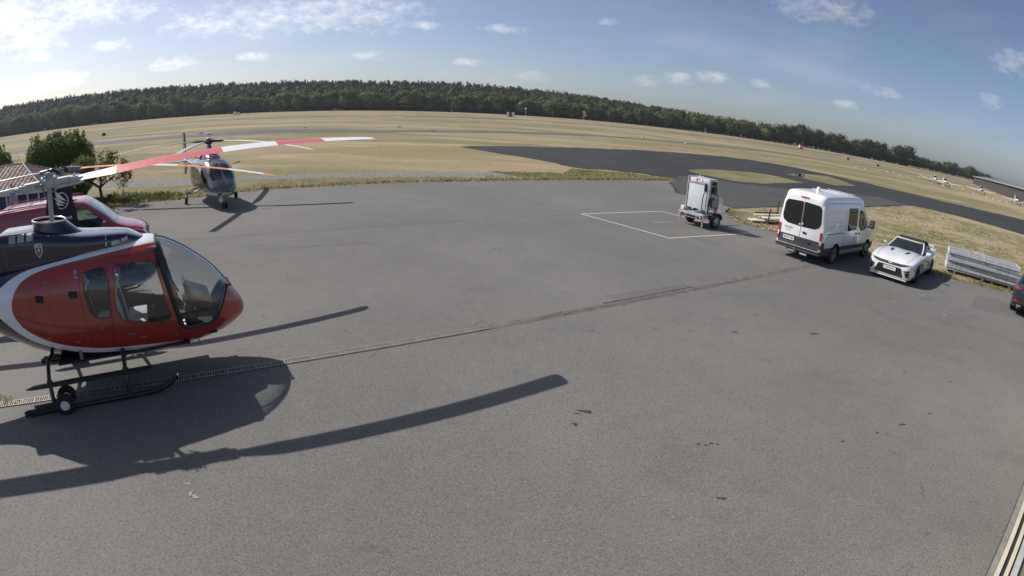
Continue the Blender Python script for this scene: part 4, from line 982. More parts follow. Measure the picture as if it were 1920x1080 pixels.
for sgn in (1, -1):
    y0 = sgn
    plate('windscreen', 'glass_dark', HA, bva, '+x', rounded([(sgn * .03, 1.90), (sgn * .42, 1.80), (sgn * .56, 1.45), (sgn * .50, 1.22), (sgn * .05, 1.30)], .05), .006, .02, 4, 6)
    sd_ = '+y' if sgn > 0 else '-y'
    plate('cockpit_window', 'glass_dark', HA, bva, sd_, rounded([(1.15, 1.85), (1.6, 1.75), (2.15, 1.35), (2.1, 1.1), (1.15, 1.1)], .08), .006, .02)
    plate('cabin_window', 'glass_dark', HA, bva, sd_, rounded([(.15, 1.85), (.95, 1.85), (.95, 1.12), (.15, 1.12)], .1), .006, .02)
    plate('cabin_window', 'glass_dark', HA, bva, sd_, rounded([(-.75, 1.80), (-.02, 1.83), (-.02, 1.12), (-.6, 1.15)], .1), .006, .02)
    s_ = MB(); seam(s_, bva, sd_, [(1.06, 1.95), (1.06, .7)], .008, 5); seam(s_, bva, sd_, [(.06, 1.95), (.06, .7)], .008, 5)
    build_parts(s_, 'panel_seam', 'ink', HA)
    plate('engine_intake', 'ink', HA, bvh_mb(da), sd_, rounded([(.05, 2.2), (.4, 2.18), (.4, 1.98), (.05, 1.98)], .05), .006, .02)
    plate('air_inlet', 'ink', HA, bva, '+x', rounded([(sgn * .22, .75), (sgn * .34, .76), (sgn * .38, .62), (sgn * .30, .60)], .02), .006, .02)
    # main gear: two arms, a leg and a wheel
    g = MB(); g.tube([(.0, sgn * .62, .72), (.02, sgn * 1.0, .66), (.05, sgn * 1.17, .46), (.05, sgn * 1.17, .17)], .035, 8); g.tube([(.3, sgn * .60, .60), (.1, sgn * 1.10, .44)], .028, 8); g.tube([(-.3, sgn * .60, .62), (.0, sgn * 1.12, .48)], .028, 8); g.build('gear_leg', 'grey_md', HA, 40)
    wh = MB().lathe([(.07, -.05), (.13, -.065), (.165, -.045), (.165, .045), (.13, .065), (.07, .05)], (.05, sgn * 1.24, .165), 'y', 22).build('main_wheel', 'rubber', HA, 40)
    MB().lathe([(.075, sgn * .045), (.07, sgn * .06), (.004, sgn * .055)], (.05, sgn * 1.24, .165), 'y', 16).build('wheel_hub', 'white', wh, 40)
    MB().prism([(-4.6, sgn * .1), (-4.7, sgn * 1.15), (-5.1, sgn * 1.15), (-5.2, sgn * .1)], 'z', 1.53, 1.57).build('stabiliser', 'a_grey', HA)
    w_ = MB(); w_.bar((2.3, sgn * .06, 1.38), (1.95, sgn * .14, 1.74), .02, .015); w_.build('wiper', 'alu', HA)
    m_ = MB(); m_.bar((1.9, sgn * .62, 1.8), (1.95, sgn * .86, 1.86), .03, .03); m_.box((1.95, sgn * .88, 1.87), (.05, .10, .05)); m_.build('mirror', 'black', HA)
ng = MB(); ng.tube([(2.45, 0, .55), (2.5, 0, .2)], .04, 8); ng.bar((2.2, 0, .5), (2.48, 0, .3), .04); ng.build('gear_leg', 'grey_md', HA, 40)
for sgn in (1, -1): MB().lathe([(.05, -.03), (.11, -.04), (.14, -.025), (.14, .025), (.11, .04), (.05, .03)], (2.5, sgn * .07, .14), 'y', 20).build('nose_wheel', 'rubber', HA, 40)
ll = MB(); ll.box((2.55, -.17, .40), (.08, .17, .20), None, .02); ll.build('landing_light', 'white', HA, 40)
tf = MB(); tf.prism([(-5.5, 1.5), (-6.05, 3.02), (-6.4, 3.02), (-6.2, 1.5), (-6.3, .75), (-5.9, .75)], 'y', -.05, .05); tf.build('tail_fin', 'a_grey', HA)
an = MB(); an.prism([(-2.6, 1.7), (-2.75, 2.1), (-2.9, 2.1), (-2.9, 1.7)], 'y', -.015, .015); an.build('antenna', 'sign_red', HA)
hba = bpy.data.objects.new('rotor_head', None); COL.objects.link(hba); hba.parent = HA; hba.location = (0, 0, 2.76); hba.rotation_euler = (0, R(0), R(59.5))
h = MB(); h.lathe([(.05, -.16), (.16, -.10), (.20, -.03), (.20, .03), (.10, .05), (.10, .08)], (0, 0, 0), 'z', 20); h.build('hub', 'hub_black', hba, 40)
MB().ball((0, 0, .11), .13, .13, .07).build('hub_cap', 'grey_lt', hba, 60)
BA = ['blade_grey', 'blade_white', 'yellow']
for i in range(4):
    a = bpy.data.objects.new('blade_arm', None)
    q = Matrix.Rotation(i * math.pi / 2, 4, 'Z')
    g = MB(); g.box((.42, 0, 0), (.42, .13, .10), None, .03); g.cyl((.30, .10, 0), (.62, .10, 0), .035, None, 8); g.box((.68, 0, 0), (.16, .20, .06), None, .02)
    g.v = [tuple(q @ Vector(p)) for p in g.v]; g.build('blade_grip', 'hub_black', hba, 40)
    bl = blade(hba, 'rotor_blade', 5.05, .7, .32, [(.96, 1 if i in (0,) else 0), (1, 2)], 1, (-.58, -.3, -.36, -.3)[i], BA); bl.rotation_euler = (0, 0, i * math.pi / 2)

# ================================================================== dark red van behind the helicopters
RV = thing('parked_van', 'dark red panel van parked behind the helicopters', 'van', (-14.35, 12.05, 0), R(36))
MAT['van_red'] = two_tone('dark_red_van_paint', (.34, .018, .045), (.03, .03, .032), .30)
def vs(x, zb, w, zbelt, wt, zt, zs=None):
    """half section of a van: sill, belt, cant rail, roof"""
    return (x, [(0, zb), (w * .9, zb), (w * .985, zb + .10), (w, zb + .35), (w, (zb + zbelt) / 2 + .1), (w * .99, zbelt), ((w + wt) / 2, (zbelt + zt) / 2), (wt, zt - .16), (wt * .93, zt - .05), (wt * .6, zt - .008), (0, zt)])
RS = [vs(-1.02, .40, .84, 1.00, .70, 1.80), vs(-.98, .32, .90, 1.02, .80, 1.90), vs(-.8, .28, .94, 1.03, .84, 1.95), vs(.5, .26, .95, 1.05, .85, 1.97), vs(1.5, .26, .95, 1.05, .84, 1.96), vs(1.85, .26, .95, 1.05, .82, 1.92), vs(2.2, .26, .95, 1.05, .79, 1.72), vs(2.6, .26, .95, 1.05, .76, 1.42), vs(2.88, .26, .95, .98, .78, 1.17), vs(3.1, .26, .94, .92, .76, 1.08), vs(3.5, .27, .92, .86, .70, .98), vs(3.75, .30, .86, .78, .62, .86), vs(3.86, .38, .74, .66, .5, .72)]
rr_ = car_rings(RS, 60, 3); rv = MB().loft(rr_)
rsk = shell(rr_, .03, 'van_red', 'int_dark')
SWIN = rounded([(1.42, 1.80), (1.95, 1.72), (2.52, 1.25), (2.5, 1.10), (1.40, 1.10)], .06)
WSC = [(2.02, 1.80), (2.86, 1.14), (3.3, 1.3), (2.3, 2.2)]
cutm = MB().prism(SWIN, 'y', -1.2, 1.2).mesh('c', 'plastic'); g1 = boolean(rsk, cutm, 'INTERSECT'); rsk = boolean(rsk, cutm, 'DIFFERENCE')
cut2 = MB().prism([(2.02, 1.80), (2.86, 1.14), (3.2, 1.35), (2.3, 2.2)], 'y', -.70, .70).mesh('c', 'plastic'); g2 = boolean(rsk, cut2, 'INTERSECT'); rsk = boolean(rsk, cut2, 'DIFFERENCE')
rsk = arches(rsk, [(0, .33, .40), (3.0, .33, .40)], .95)
smooth_mesh(rsk, 32); obj('body', rsk, RV); bvr = bvh_mb(rv)
for g_, nm in ((g1, 'side_window'), (g2, 'windscreen')):
    for isl in islands(g_):
        if len(isl.v) > 12: isl.build(nm, 'glass_car', RV, 40)
for x in (0, 3.0):
    for sgn in (1, -1): wheel(RV, (x, sgn * .84, .33), .33, .22, 'alu', sgn)
for sgn in (1, -1):
    sd_ = '+y' if sgn > 0 else '-y'
    s_ = MB(); seam(s_, bvr, sd_, [(1.30, 1.88), (1.30, .40)], .006, 6); seam(s_, bvr, sd_, [(.25, 1.88), (.25, .40)], .006, 6); seam(s_, bvr, sd_, [(2.62, 1.1), (2.66, .45)], .006, 6); seam(s_, bvr, sd_, [(-.95, 1.06), (1.25, 1.10)], .008, 6)
    build_parts(s_, 'panel_seam', 'ink', RV)
    m_ = MB(); m_.box((2.55, sgn * 1.08, 1.18), (.10, .22, .26), None, .04); m_.bar((2.55, sgn * .92, 1.12), (2.55, sgn * 1.02, 1.12), .05); m_.build('mirror', 'van_red', RV, 40)
    plate('headlight', 'lens', RV, bvr, '+x', rounded([(sgn * .45, .84), (sgn * .80, .86), (sgn * .80, .68), (sgn * .50, .70)], .03), .006, .03)
    plate('door_handle', 'plastic', RV, bvr, sd_, rounded([(1.45, 1.0), (1.62, 1.0), (1.62, .96), (1.45, .96)], .01), .02, .03)
    rl = MB(); rl.box((.4, sgn * .70, 1.975), (2.6, .035, .03)); rl.build('roof_rail', 'van_red', RV)
gr = MB(); patch(gr, bvr, '+x', rounded([(-.42, .80), (.42, .80), (.40, .70), (-.40, .70)], .02), .006, .02, 4); gr.build('grille', 'plastic', RV)
gr = MB(); patch(gr, bvr, '+x', rounded([(-.55, .55), (.55, .55), (.5, .42), (-.5, .42)], .03), .006, .02, 4); gr.build('bumper_intake', 'plastic', RV)
rf = MB()
for x in (-.6, .1, .8): rf.box((x, 0, 1.975), (.03, 1.2, .02))
build_parts(rf, 'roof_rib', 'van_red', RV)
rf = MB(); rf.box((1.55, -.55, 1.955), (.16, .05, .05), None, .015); rf.build('roof_marker', 'plastic', RV)
st_ = MB(); st_.tube([(2.15 + .10 * math.sin(a), .36 + .19 * math.cos(a), 1.12 + .17 * math.sin(a)) for a in np.linspace(0, 2 * math.pi, 17)], .014, 6); st_.bar((2.12, .36, 1.1), (2.4, .36, 1.0), .04); st_.build('steering_wheel', 'ink', RV, 40)
for y in (.38, -.38):
    s_ = MB(); s_.box((1.5, y, .82), (.5, .48, .14), None, .04); s_.box((1.28, y, 1.18), (.14, .46, .66), Matrix.Rotation(-.15, 4, 'Y'), .05); s_.box((1.22, y, 1.58), (.10, .26, .16), None, .04); s_.build('cab_seat', 'int_grey', RV, 40)
db_ = MB(); db_.box((2.55, 0, 1.02), (.45, 1.5, .12), None, .05); db_.build('dashboard', 'int_dark', RV, 40)

# ================================================================== garden hut, parasol, shrubs on the left
MAT['hut_blue'] = flat('blue_hut_boards', (.035, .06, .17), .7, var=.2, scale=5)
MAT['hut_roof'] = flat('brown_roof_sheet', (.16, .085, .075), .75, var=.18, scale=6, bump=.3)
MAT['hut_white'] = flat('white_trim', (.66, .67, .68), .6, var=.06)
HUT = thing('garden_hut', 'blue hut with brown ridged roof and white trim at the left edge', 'hut', (-19.9, 15.9, 0), R(20))
hx, hy, hw = 2.1, 1.5, 2.0
wb_ = MB()
for sgn in (1, -1): wb_.box((0, sgn * hy, hw / 2), (2 * hx, .10, hw)); wb_.box((sgn * hx, 0, hw / 2), (.10, 2 * hy - .11, hw))
wb_.build('wall', 'hut_blue', HUT)
for i in range(9):
    x = -hx + .03 + i * (2 * hx - .06) / 8; pb2 = MB(); pb2.box((x, -hy - .07, hw / 2), (.07, .05, hw)); pb2.build('post', 'hut_white', HUT)
for x0, x1 in ((-1.2, -.35), (.3, 1.1)):
    o_ = MB(); o_.box(((x0 + x1) / 2, -hy - .055, 1.45), (x1 - x0, .03, .9)); wn_ = o_.build('window', 'glass_dark', HUT)
# hipped roof, ribs follow the slope
ov = .35; apex = (0, 0, hw + .85); cor = [(-hx - ov, -hy - ov, hw - .02), (hx + ov, -hy - ov, hw - .02), (hx + ov, hy + ov, hw - .02), (-hx - ov, hy + ov, hw - .02)]
rdg = [(-.5, 0, hw + .85), (.5, 0, hw + .85)]
rb_ = MB(); rb_.add(cor + rdg + [(p[0], p[1], p[2] - .08) for p in cor], [(0, 1, 5, 4), (1, 2, 5), (2, 3, 4, 5), (3, 0, 4), (6, 7, 1, 0), (7, 8, 2, 1), (8, 9, 3, 2), (9, 6, 0, 3), (6, 9, 8, 7)]); roof = rb_.build('roof', 'hut_roof', HUT)
def lerp3(a, b, t): return tuple(a[i] + (b[i] - a[i]) * t for i in range(3))
rbs = MB()
for i in range(1, 22):
    t = i / 22; x = cor[0][0] + (cor[1][0] - cor[0][0]) * t; top_x = x; 
    k = 1.0 if abs(x) <= .5 else 1 - (abs(x) - .5) / (hx + ov - .5)
    a = Vector((x, cor[0][1], hw)); b_ = Vector((x, cor[0][1] * (1 - k), hw + .87 * k))
    if (b_ - a).length > .15: rbs.bar(a, b_, .022, .014)
    y = cor[1][1] + (cor[2][1] - cor[1][1]) * t; k = 1 - abs(y) / (hy + ov)
    a = Vector((hx + ov, y, hw)); b_ = Vector((hx + ov - (hx + ov - .5) * k, y, hw + .87 * k))
    if (b_ - a).length > .15: rbs.bar(a, b_, .022, .014)
build_parts(rbs, 'roof_rib', 'hut_roof', roof, gap=-.02)
tr2 = MB()
for a, b_ in ((cor[0], rdg[0]), (cor[1], rdg[1]), (cor[2], rdg[1]), (cor[3], rdg[0]), (rdg[0], rdg[1])):
    q = MB(); q.bar(Vector(a) + Vector((0, 0, .02)), Vector(b_) + Vector((0, 0, .02)), .035, .03); q.build('ridge_cap', 'hut_white', roof)
for i in range(4):
    q = MB(); q.bar(Vector(cor[i]) - Vector((0, 0, .07)), Vector(cor[(i + 1) % 4]) - Vector((0, 0, .07)), .06, .16); q.build('fascia', 'hut_white', roof)
PAR = thing('closed_parasol', 'folded grey parasol standing in front of the blue hut', 'parasol', (-17.2, 13.6, 0), 0)
MAT['parasol'] = flat('grey_parasol_cloth', (.33, .36, .42), .9, var=.1, scale=5)
pr_ = []
for z, r_ in ((.75, .24), (.95, .25), (1.4, .21), (1.9, .13), (2.2, .07), (2.32, .02)):
    pr_.append([Vector((r_ * (1 + .16 * math.cos(8 * a)) * math.cos(a), r_ * (1 + .16 * math.cos(8 * a)) * math.sin(a), z)) for a in np.linspace(0, 2 * math.pi, 40, endpoint=False)])
MB().loft(pr_).build('canopy', 'parasol', PAR, 50); MB().cyl((0, 0, 0), (0, 0, 2.4), .025, None, 10).build('pole', 'grey_md', PAR, 40); MB().lathe([(.3, 0), (.3, .06), (.05, .1)], (0, 0, 0), 'z', 20).build('foot', 'grey_md', PAR, 40)

# ------------------------------------------------------------------ foliage
def leafmat(name, a, b_, c, trans=.25, nsc=.9):
    s = NT(name); oi = s.n('ShaderNodeObjectInfo'); p = s.pos(); n = s.noise(p, nsc, 4, .6)
    rnd = s.n('ShaderNodeNewGeometry').outputs['Random Per Island']
    col = s.mix(s.step(n, .35, .65), a, b_); col = s.mix(s.step(rnd, .3, 1.0, 0, .75), col, c); col = s.mix(s.math('MULTIPLY', oi.outputs['Random'], .35), col, a)
    d = s.bsdf(col, .75, 0, None, 0, .2, out=False); t = s.n('ShaderNodeBsdfTranslucent'); s.set(t.inputs[0], col)
    m = s.n('ShaderNodeMixShader'); m.inputs[0].default_value = trans; s.set(m.inputs[1], d.outputs[0]); s.set(m.inputs[2], t.outputs[0]); return s.out(m.outputs[0])
MAT['leaf_thuja'] = leafmat('dark_evergreen_leaf', (.10, .15, .03), (.14, .20, .042), (.20, .26, .07), .4)
MAT['leaf_tree'] = leafmat('olive_leaf', (.11, .13, .035), (.16, .17, .055), (.22, .21, .085), .4)
MAT['leaf_front'] = leafmat('brightened_broadleaf_crown', (.10, .130, .045), (.150, .178, .062), (.195, .210, .085), .35, .04)  # front row: lighter green, colour brightened because its near side is half in shade
MAT['leaf_wood'] = leafmat('broadleaf_crown', (.045, .064, .024), (.082, .098, .036), (.105, .112, .046), .2, .07)
MAT['leaf_pine'] = leafmat('dark_conifer_crown', (.024, .038, .018), (.034, .050, .022), (.046, .062, .028), .15, .07)
MAT['bark'] = flat('grey_brown_bark', (.075, .055, .042), .9, var=.3, scale=8, bump=.6)
MAT['twig'] = flat('reddish_twig', (.20, .12, .09), .9, var=.3)
def leaf_cloud(mb, centers, n_per, spread, size, rng, up=.0, flat_=.6):
    """many leaf-sized bent faces scattered through lumps"""
    for (cx_, cy_, cz_, rx, ry, rz) in centers:
        u = rng.normal(size=(n_per, 3)); u /= np.linalg.norm(u, axis=1)[:, None]; rad = rng.uniform(flat_, 1.05, n_per) ** .6
        P = np.stack([cx_ + u[:, 0] * rx * rad, cy_ + u[:, 1] * ry * rad, cz_ + u[:, 2] * rz * rad], 1)
        N = u + rng.normal(size=(n_per, 3)) * .55; N[:, 2] += up; N /= np.linalg.norm(N, axis=1)[:, None]
        T = np.cross(N, rng.normal(size=(n_per, 3))); T /= np.linalg.norm(T, axis=1)[:, None]; B = np.cross(N, T)
        s = size * rng.uniform(.6, 1.3, n_per)[:, None]
        o = len(mb.v)
        q = np.stack([P - T * s * .5, P + B * s * .42 + N * s * .10, P + T * s * .6, P - B * s * .42 + N * s * .08], 1).reshape(-1, 3)
        mb.v += [tuple(x) for x in q.tolist()]; mb.f += [(o + 4 * i, o + 4 * i + 1, o + 4 * i + 2, o + 4 * i + 3) for i in range(n_per)]; mb.m += [mb.cur] * n_per
    return mb
def raw_mesh(mb, name, mats_):
    me = bpy.data.meshes.new(name); me.from_pydata(mb.v, [], mb.f)
    for x in mats_: me.materials.append(MAT[x])
    if any(mb.m): me.polygons.foreach_set('material_index', mb.m)
    me.update(); return me
def evergreen(name, label, loc, w, d, h, seed, n=2600, rz=0.0):
    """dense clipped-looking conifer: lumps fill a rounded block, lighter sprays stand proud on top"""
    rng = np.random.default_rng(seed); t = thing(name, label, 'shrub', loc, rz); N_ = n
    u = rng.normal(size=(N_, 3)); e = (np.abs(u) ** 2.9).sum(1) ** (1 / 2.9); u /= e[:, None]
    bump = np.array([noise.noise(Vector((x * 2.6 + seed, y * 2.6, z * 2.6))) + .5 * noise.noise(Vector((x * 6 + seed, y * 6, z * 6))) for x, y, z in u])
    rad = (.93 + .11 * bump) * rng.uniform(.90, 1.03, N_); P = np.stack([u[:, 0] * w * rad, u[:, 1] * d * rad, h * .5 + u[:, 2] * h * .5 * rad], 1)
    N = u + rng.normal(size=(N_, 3)) * .5; N[:, 2] += .35; N /= np.linalg.norm(N, axis=1)[:, None]; T = np.cross(N, rng.normal(size=(N_, 3))); T /= np.linalg.norm(T, axis=1)[:, None]; B = np.cross(N, T); sz = .13 * rng.uniform(.6, 1.3, N_)[:, None]
    V = np.stack([P - T * sz * .5, P + B * sz * .4 + N * sz * .1, P + T * sz * .6, P - B * sz * .4 + N * sz * .1], 1).reshape(-1, 3); f = MB(); f.v = [tuple(q) for q in V.tolist()]; f.f = [(4 * i, 4 * i + 1, 4 * i + 2, 4 * i + 3) for i in range(N_)]; f.m = [0] * N_
    cs = [(w * rng.uniform(-.75, .75), d * rng.uniform(-.6, .6), h * rng.uniform(.96, 1.01), w * .05, d * .07, h * .055) for i in range(22)]
    leaf_cloud(f, cs, 40, 1, .10, rng, .5); obj('foliage', raw_mesh(f, 'foliage', ['leaf_thuja']), t)
    inn = MB(); inn.loft(fuselage([(-w * .88, h * .72, h * .2, d * .3, h * .46, 2.6, 2.6), (-w * .7, h * .86, h * .05, d * .62, h * .46, 3, 3), (0, h * .90, h * .02, d * .8, h * .46, 3, 3), (w * .7, h * .84, h * .05, d * .62, h * .46, 3, 3), (w * .88, h * .7, h * .2, d * .3, h * .46, 2.6, 2.6)], 8, 16)); struct(inn.build('inner_foliage', 'leaf_thuja', t), 'stuff')
    MB().tube([(0, 0, 0), (.05, 0, h * .5), (0, .05, h * .85)], [.12, .08, .03], 8).build('stem', 'bark', t, 50)
    return t
evergreen('evergreen_shrub', 'large dense dark evergreen shrub rising behind the brown roofed hut', (-24.3, 22.9, 0), 2.15, 1.4, 3.66, 31, 11000, .75)
evergreen('evergreen_shrub', 'evergreen shrub cut off by the left edge of the picture', (-31.2, 22.6, 0), 1.9, 1.4, 3.4, 32, 8000, .75)
tw = thing('bare_shrub', 'thin reddish twiggy shrub between the two evergreen shrubs', 'shrub', (-27.7, 22.0, 0), 0); tb_ = MB()
for i in range(40):
    a, l_ = RNG.uniform(0, 6.28), RNG.uniform(1.6, 2.9); dx, dy = RNG.uniform(.1, .9) * math.cos(a), RNG.uniform(.1, .9) * math.sin(a)
    tb_.tube([(0, 0, 0), (dx * .4, dy * .4, l_ * .5), (dx, dy, l_)], [.02, .012, .005], 4)
tb_.build('twigs', 'twig', tw)
def small_tree(label, loc, seed):
    rng = np.random.default_rng(seed); t = thing('small_tree', label, 'tree', loc, 0); tr = MB(); tips = []
    tr.tube([(0, 0, 0), (.02, .02, .5), (-.08, .03, .95)], [.11, .085, .07], 8)
    def grow(p, d, l_, r_, lev):
        p2 = p + d * l_; midp = p + d * l_ * .5 + Vector(rng.normal(size=3) * .04); tr.tube([p, midp, p2], [r_, r_ * .8, r_ * .55], 6)
        if lev == 0: tips.append(p2); return
        for i in range(3 if lev > 1 else 3):
            nd = (d + Vector(rng.normal(size=3)) * .62 + Vector((0, 0, .12))).normalized(); grow(p2, nd, l_ * rng.uniform(.6, .85), r_ * .55, lev - 1)
        tips.append(p2)
    for a in (.3, 1.9, 3.3, 4.6, 5.6): grow(Vector((-.04, .02, .85)), Vector((math.cos(a), math.sin(a), .62)).normalized(), .75, .055, 3)
    tr.build('trunk', 'bark', t, 50)
    f = leaf_cloud(MB(), [(p.x, p.y, p.z, .28, .28, .22) for p in tips], 19, 1, .105, rng, .4, .1); obj('crown', raw_mesh(f, 'crown', ['leaf_tree']), t); return t
small_tree('small spreading fruit tree with sparse olive leaves beside the red van', (-20.2, 21.9, 0), 5)
# ================================================================== white van with dark lower trim
WV = thing('parked_van', 'white high-roof panel van with dark lower trim seen from behind', 'van', (11.05, 18.61, 0), R(32.7)); WV.scale = (.978,) * 3
MAT['van_white'] = two_tone('white_van_paint', (.82, .83, .85), (.060, .064, .072), .66, .22, rear=(-1.02, .20))
def tv(x, zb, w, zt, wt, sh=0.0):
    return (x, [(0, zb), (w * .88, zb), (w * .975, zb + .08), (w, zb + .28), (w, .95 + sh), (w * .985, 1.35 + sh * 1.2), (wt + (w - wt) * .45, (1.35 + zt) / 2 + .1), (wt, zt - .26), (wt * .955, zt - .10), (wt * .80, zt - .025), (wt * .4, zt), (0, zt + .005)])
def tvh(x, zb, w, zh, zt, wt):
    """nose section: bonnet and screen"""
    return (x, [(0, zb), (w * .88, zb), (w * .975, zb + .08), (w, zb + .25), (w, .78), (w * .985, zh - .12), (w * .94, zh), ((w + wt) / 2 * .98, (zh + zt) / 2), (wt * .98, zt - .07), (wt * .85, zt - .02), (wt * .4, zt), (0, zt + .005)])
TS = [tv(-1.20, .46, .90, 2.30, .74), tv(-1.17, .40, .97, 2.40, .80), tv(-1.10, .37, 1.005, 2.48, .855), tv(-.95, .35, 1.02, 2.53, .885), tv(0, .34, 1.03, 2.55, .90), tv(1.5, .34, 1.03, 2.54, .90), tv(2.1, .34, 1.03, 2.51, .89), tvh(2.45, .34, 1.03, 1.42, 2.42, .86), tvh(2.8, .34, 1.02, 1.36, 2.18, .83), tvh(3.2, .34, 1.01, 1.28, 1.80, .82), tvh(3.55, .34, 1.0, 1.22, 1.42, .82), tvh(3.8, .34, .98, 1.12, 1.24, .80), tvh(4.1, .34, .93, .98, 1.10, .72), tvh(4.28, .38, .84, .85, .93, .62), tvh(4.34, .45, .72, .72, .78, .5)]
tr_ = car_rings(TS, 70, 3); tvm = MB().loft(tr_); bvt = bvh_mb(tvm)
tme = arches(tvm.mesh('body', ['van_white', 'plastic']), [(0, .36, .43), (3.3, .36, .43)], 1.03); smooth_mesh(tme, 32); tme.name = 'body'; obj('body', tme, WV)
for x in (0, 3.3):
    for sgn in (1, -1): wheel(WV, (x, sgn * .90, .34), .345, .22, 'alu', sgn, 7)
# back doors: two glazed halves in one dark surround
for sgn in (1, -1):
    plate('rear_window', 'glass_dark', WV, bvt, '-x', rounded([(sgn * .022, 2.17), (sgn * .70, 2.13), (sgn * .79, 2.02), (sgn * .84, 1.52), (sgn * .78, 1.36), (sgn * .60, 1.27), (sgn * .022, 1.25)], .06), .008, .02, 4, 5)
    tl = MB(); patch(tl, bvt, '-x', rounded([(sgn * .865, 1.22), (sgn * .945, 1.20), (sgn * .965, .62), (sgn * .90, .62), (sgn * .87, .9)], .02), .025, .05, 3, 2); o = tl.build('tail_light', 'red_lens', WV, 40)
    tl = MB(); patch(tl, bvt, '-x', rounded([(sgn * .885, .93), (sgn * .955, .92), (sgn * .96, .76), (sgn * .895, .76)], .015), .030, .03, 2, 2); tl.build('reversing_lens', 'lens', o, 40)
    tl = MB(); patch(tl, bvt, '-x', rounded([(sgn * .89, .60), (sgn * .965, .60), (sgn * .96, .50), (sgn * .90, .50)], .01), .022, .03, 2, 2); tl.build('bumper_lamp', 'lens', WV, 40)
    hg = MB()
    for z in (1.85, 1.0): hg.box((-1.12, sgn * .93 if z < 1.5 else sgn * .875, z), (.10, .05, .07), None, .015)
    build_parts(hg, 'door_hinge', 'white', WV, 40)
    rf_ = MB(); rf_.box((-1.235, sgn * .72, .42), (.02, .16, .05), None, .008); rf_.build('reflector', 'red_lens', WV)
    sd_ = '+y' if sgn > 0 else '-y'
    plate('side_window', 'glass_dark', WV, bvt, sd_, rounded([(.86, 2.10), (1.78, 2.09), (1.78, 1.25), (.86, 1.22)], .07), .006, .02, 3, 4)
    plate('door_window', 'glass_dark', WV, bvt, sd_, rounded([(2.0, 2.02), (2.38, 1.98), (3.02, 1.52), (3.08, 1.26), (2.22, 1.16), (2.0, 1.38)], .09), .006, .02, 3, 4)
    s_ = MB(); seam(s_, bvt, sd_, [(.62, 2.22), (.62, .62)], .006, 6); seam(s_, bvt, sd_, [(1.96, 2.22), (1.96, .62)], .006, 6); seam(s_, bvt, sd_, [(3.12, 1.3), (2.95, .8)], .006, 6)
    seam(s_, bvt, sd_, [(-.9, 1.17), (.60, 1.17)], .014, 6); seam(s_, bvt, sd_, [(-1.0, 2.28), (2.2, 2.26)], .008, 8)
    build_parts(s_, 'panel_seam', 'ink', WV)
    plate('door_handle', 'plastic', WV, bvt, sd_, rounded([(1.72, 1.12), (1.86, 1.12), (1.86, 1.06), (1.72, 1.06)], .02), .02, .03); plate('door_handle', 'plastic', WV, bvt, sd_, rounded([(2.04, 1.12), (2.18, 1.12), (2.18, 1.06), (2.04, 1.06)], .02), .02, .03)
    sk_ = MB(); sk_.box((1.65, sgn * 1.005, .42), (2.35, .05, .15), None, .02); sk_.build('sill_trim', 'grey_lt', WV, 40)
    m_ = MB(); m_.box((3.02, sgn * 1.20, 1.45), (.13, .22, .34), None, .05); m_.bar((3.05, sgn * 1.0, 1.32), (3.03, sgn * 1.15, 1.34), .06); mo = m_.build('mirror', 'plastic', WV, 40)
    gm = MB(); gm.box((2.948, sgn * 1.20, 1.46), (.008, .17, .27), None, .003); gm.build('mirror_glass', 'chrome', mo)
    plate('headlight', 'lens', WV, bvt, '+x', rounded([(sgn * .55, 1.02), (sgn * .86, 1.10), (sgn * .88, .80), (sgn * .62, .80)], .04), .008, .04)
s_ = MB(); seam(s_, bvt, '-x', [(0, 2.32), (0, .50)], .007, 14)
build_parts(s_, 'door_gap', 'ink', WV)
bp = MB(); bp.box((-1.20, 0, .44), (.16, 1.92, .16), None, .04); bp.build('rear_bumper', 'greyplastic', WV, 40)
bp = MB(); bp.box((-1.27, 0, .515), (.10, 1.86, .02), None, .006); bp.build('bumper_step', 'alu', WV, 40)
tb2 = MB(); tb2.bar((-1.15, 0, .34), (-1.40, 0, .30), .06, .05); tb2.tube([(-1.40, 0, .30), (-1.45, 0, .33), (-1.45, 0, .42)], .02, 8); tb2.ball((-1.45, 0, .44), .026); tb2.build('tow_ball', 'steel', WV, 40)
tb2 = MB(); tb2.box((-1.22, .26, .30), (.05, .26, .07), None, .01); tb2.build('tow_bracket', 'galv', WV); tb2 = MB(); tb2.box((-1.22, -.30, .28), (.05, .30, .07), None, .01); tb2.build('tow_bracket', 'galv', WV)
plate('brake_light', 'red_lens', WV, bvt, '-x', rounded([(-.17, 2.345), (.17, 2.345), (.17, 2.30), (-.17, 2.30)], .012), .02, .03)
def rear_fn(y0, z0, off=.012):
    return lambda u, v: cast(bvt, '-x', y0 - u, z0 + v, off)
np_ = MB(); patch(np_, bvt, '-x', rounded([(.74, .80), (.20, .80), (.20, .665), (.74, .665)], .015), .018, .03, 3, 2); pl = np_.build('number_plate', 'sign_white', WV)
np_ = MB(); patch(np_, bvt, '-x', [(.735, .797), (.69, .797), (.69, .668), (.735, .668)], .0195, .002, 1, 1); MAT['eu_blue'] = flat('plate_blue', (.01, .05, .35), .4); np_.build('plate_band', 'eu_blue', pl)
lettering('lettering', 'ink', pl, rear_fn(.445, .732, .021), 'GP HT 140', .098, .002, .92)
np_ = MB(); patch(np_, bvt, '-x', rounded([(.78, .84), (.16, .84), (.16, .63), (.78, .63)], .03), .008, .02, 3, 3); np_.build('plate_recess', 'ink', WV)
lettering('lettering', 'grey_md', WV, rear_fn(.52, 1.12), 'TRANSIT', .062, .002, 1.5); lettering('lettering', 'grey_md', WV, rear_fn(.52, 1.03), '2.0 TDCi', .04, .001, 1.6)
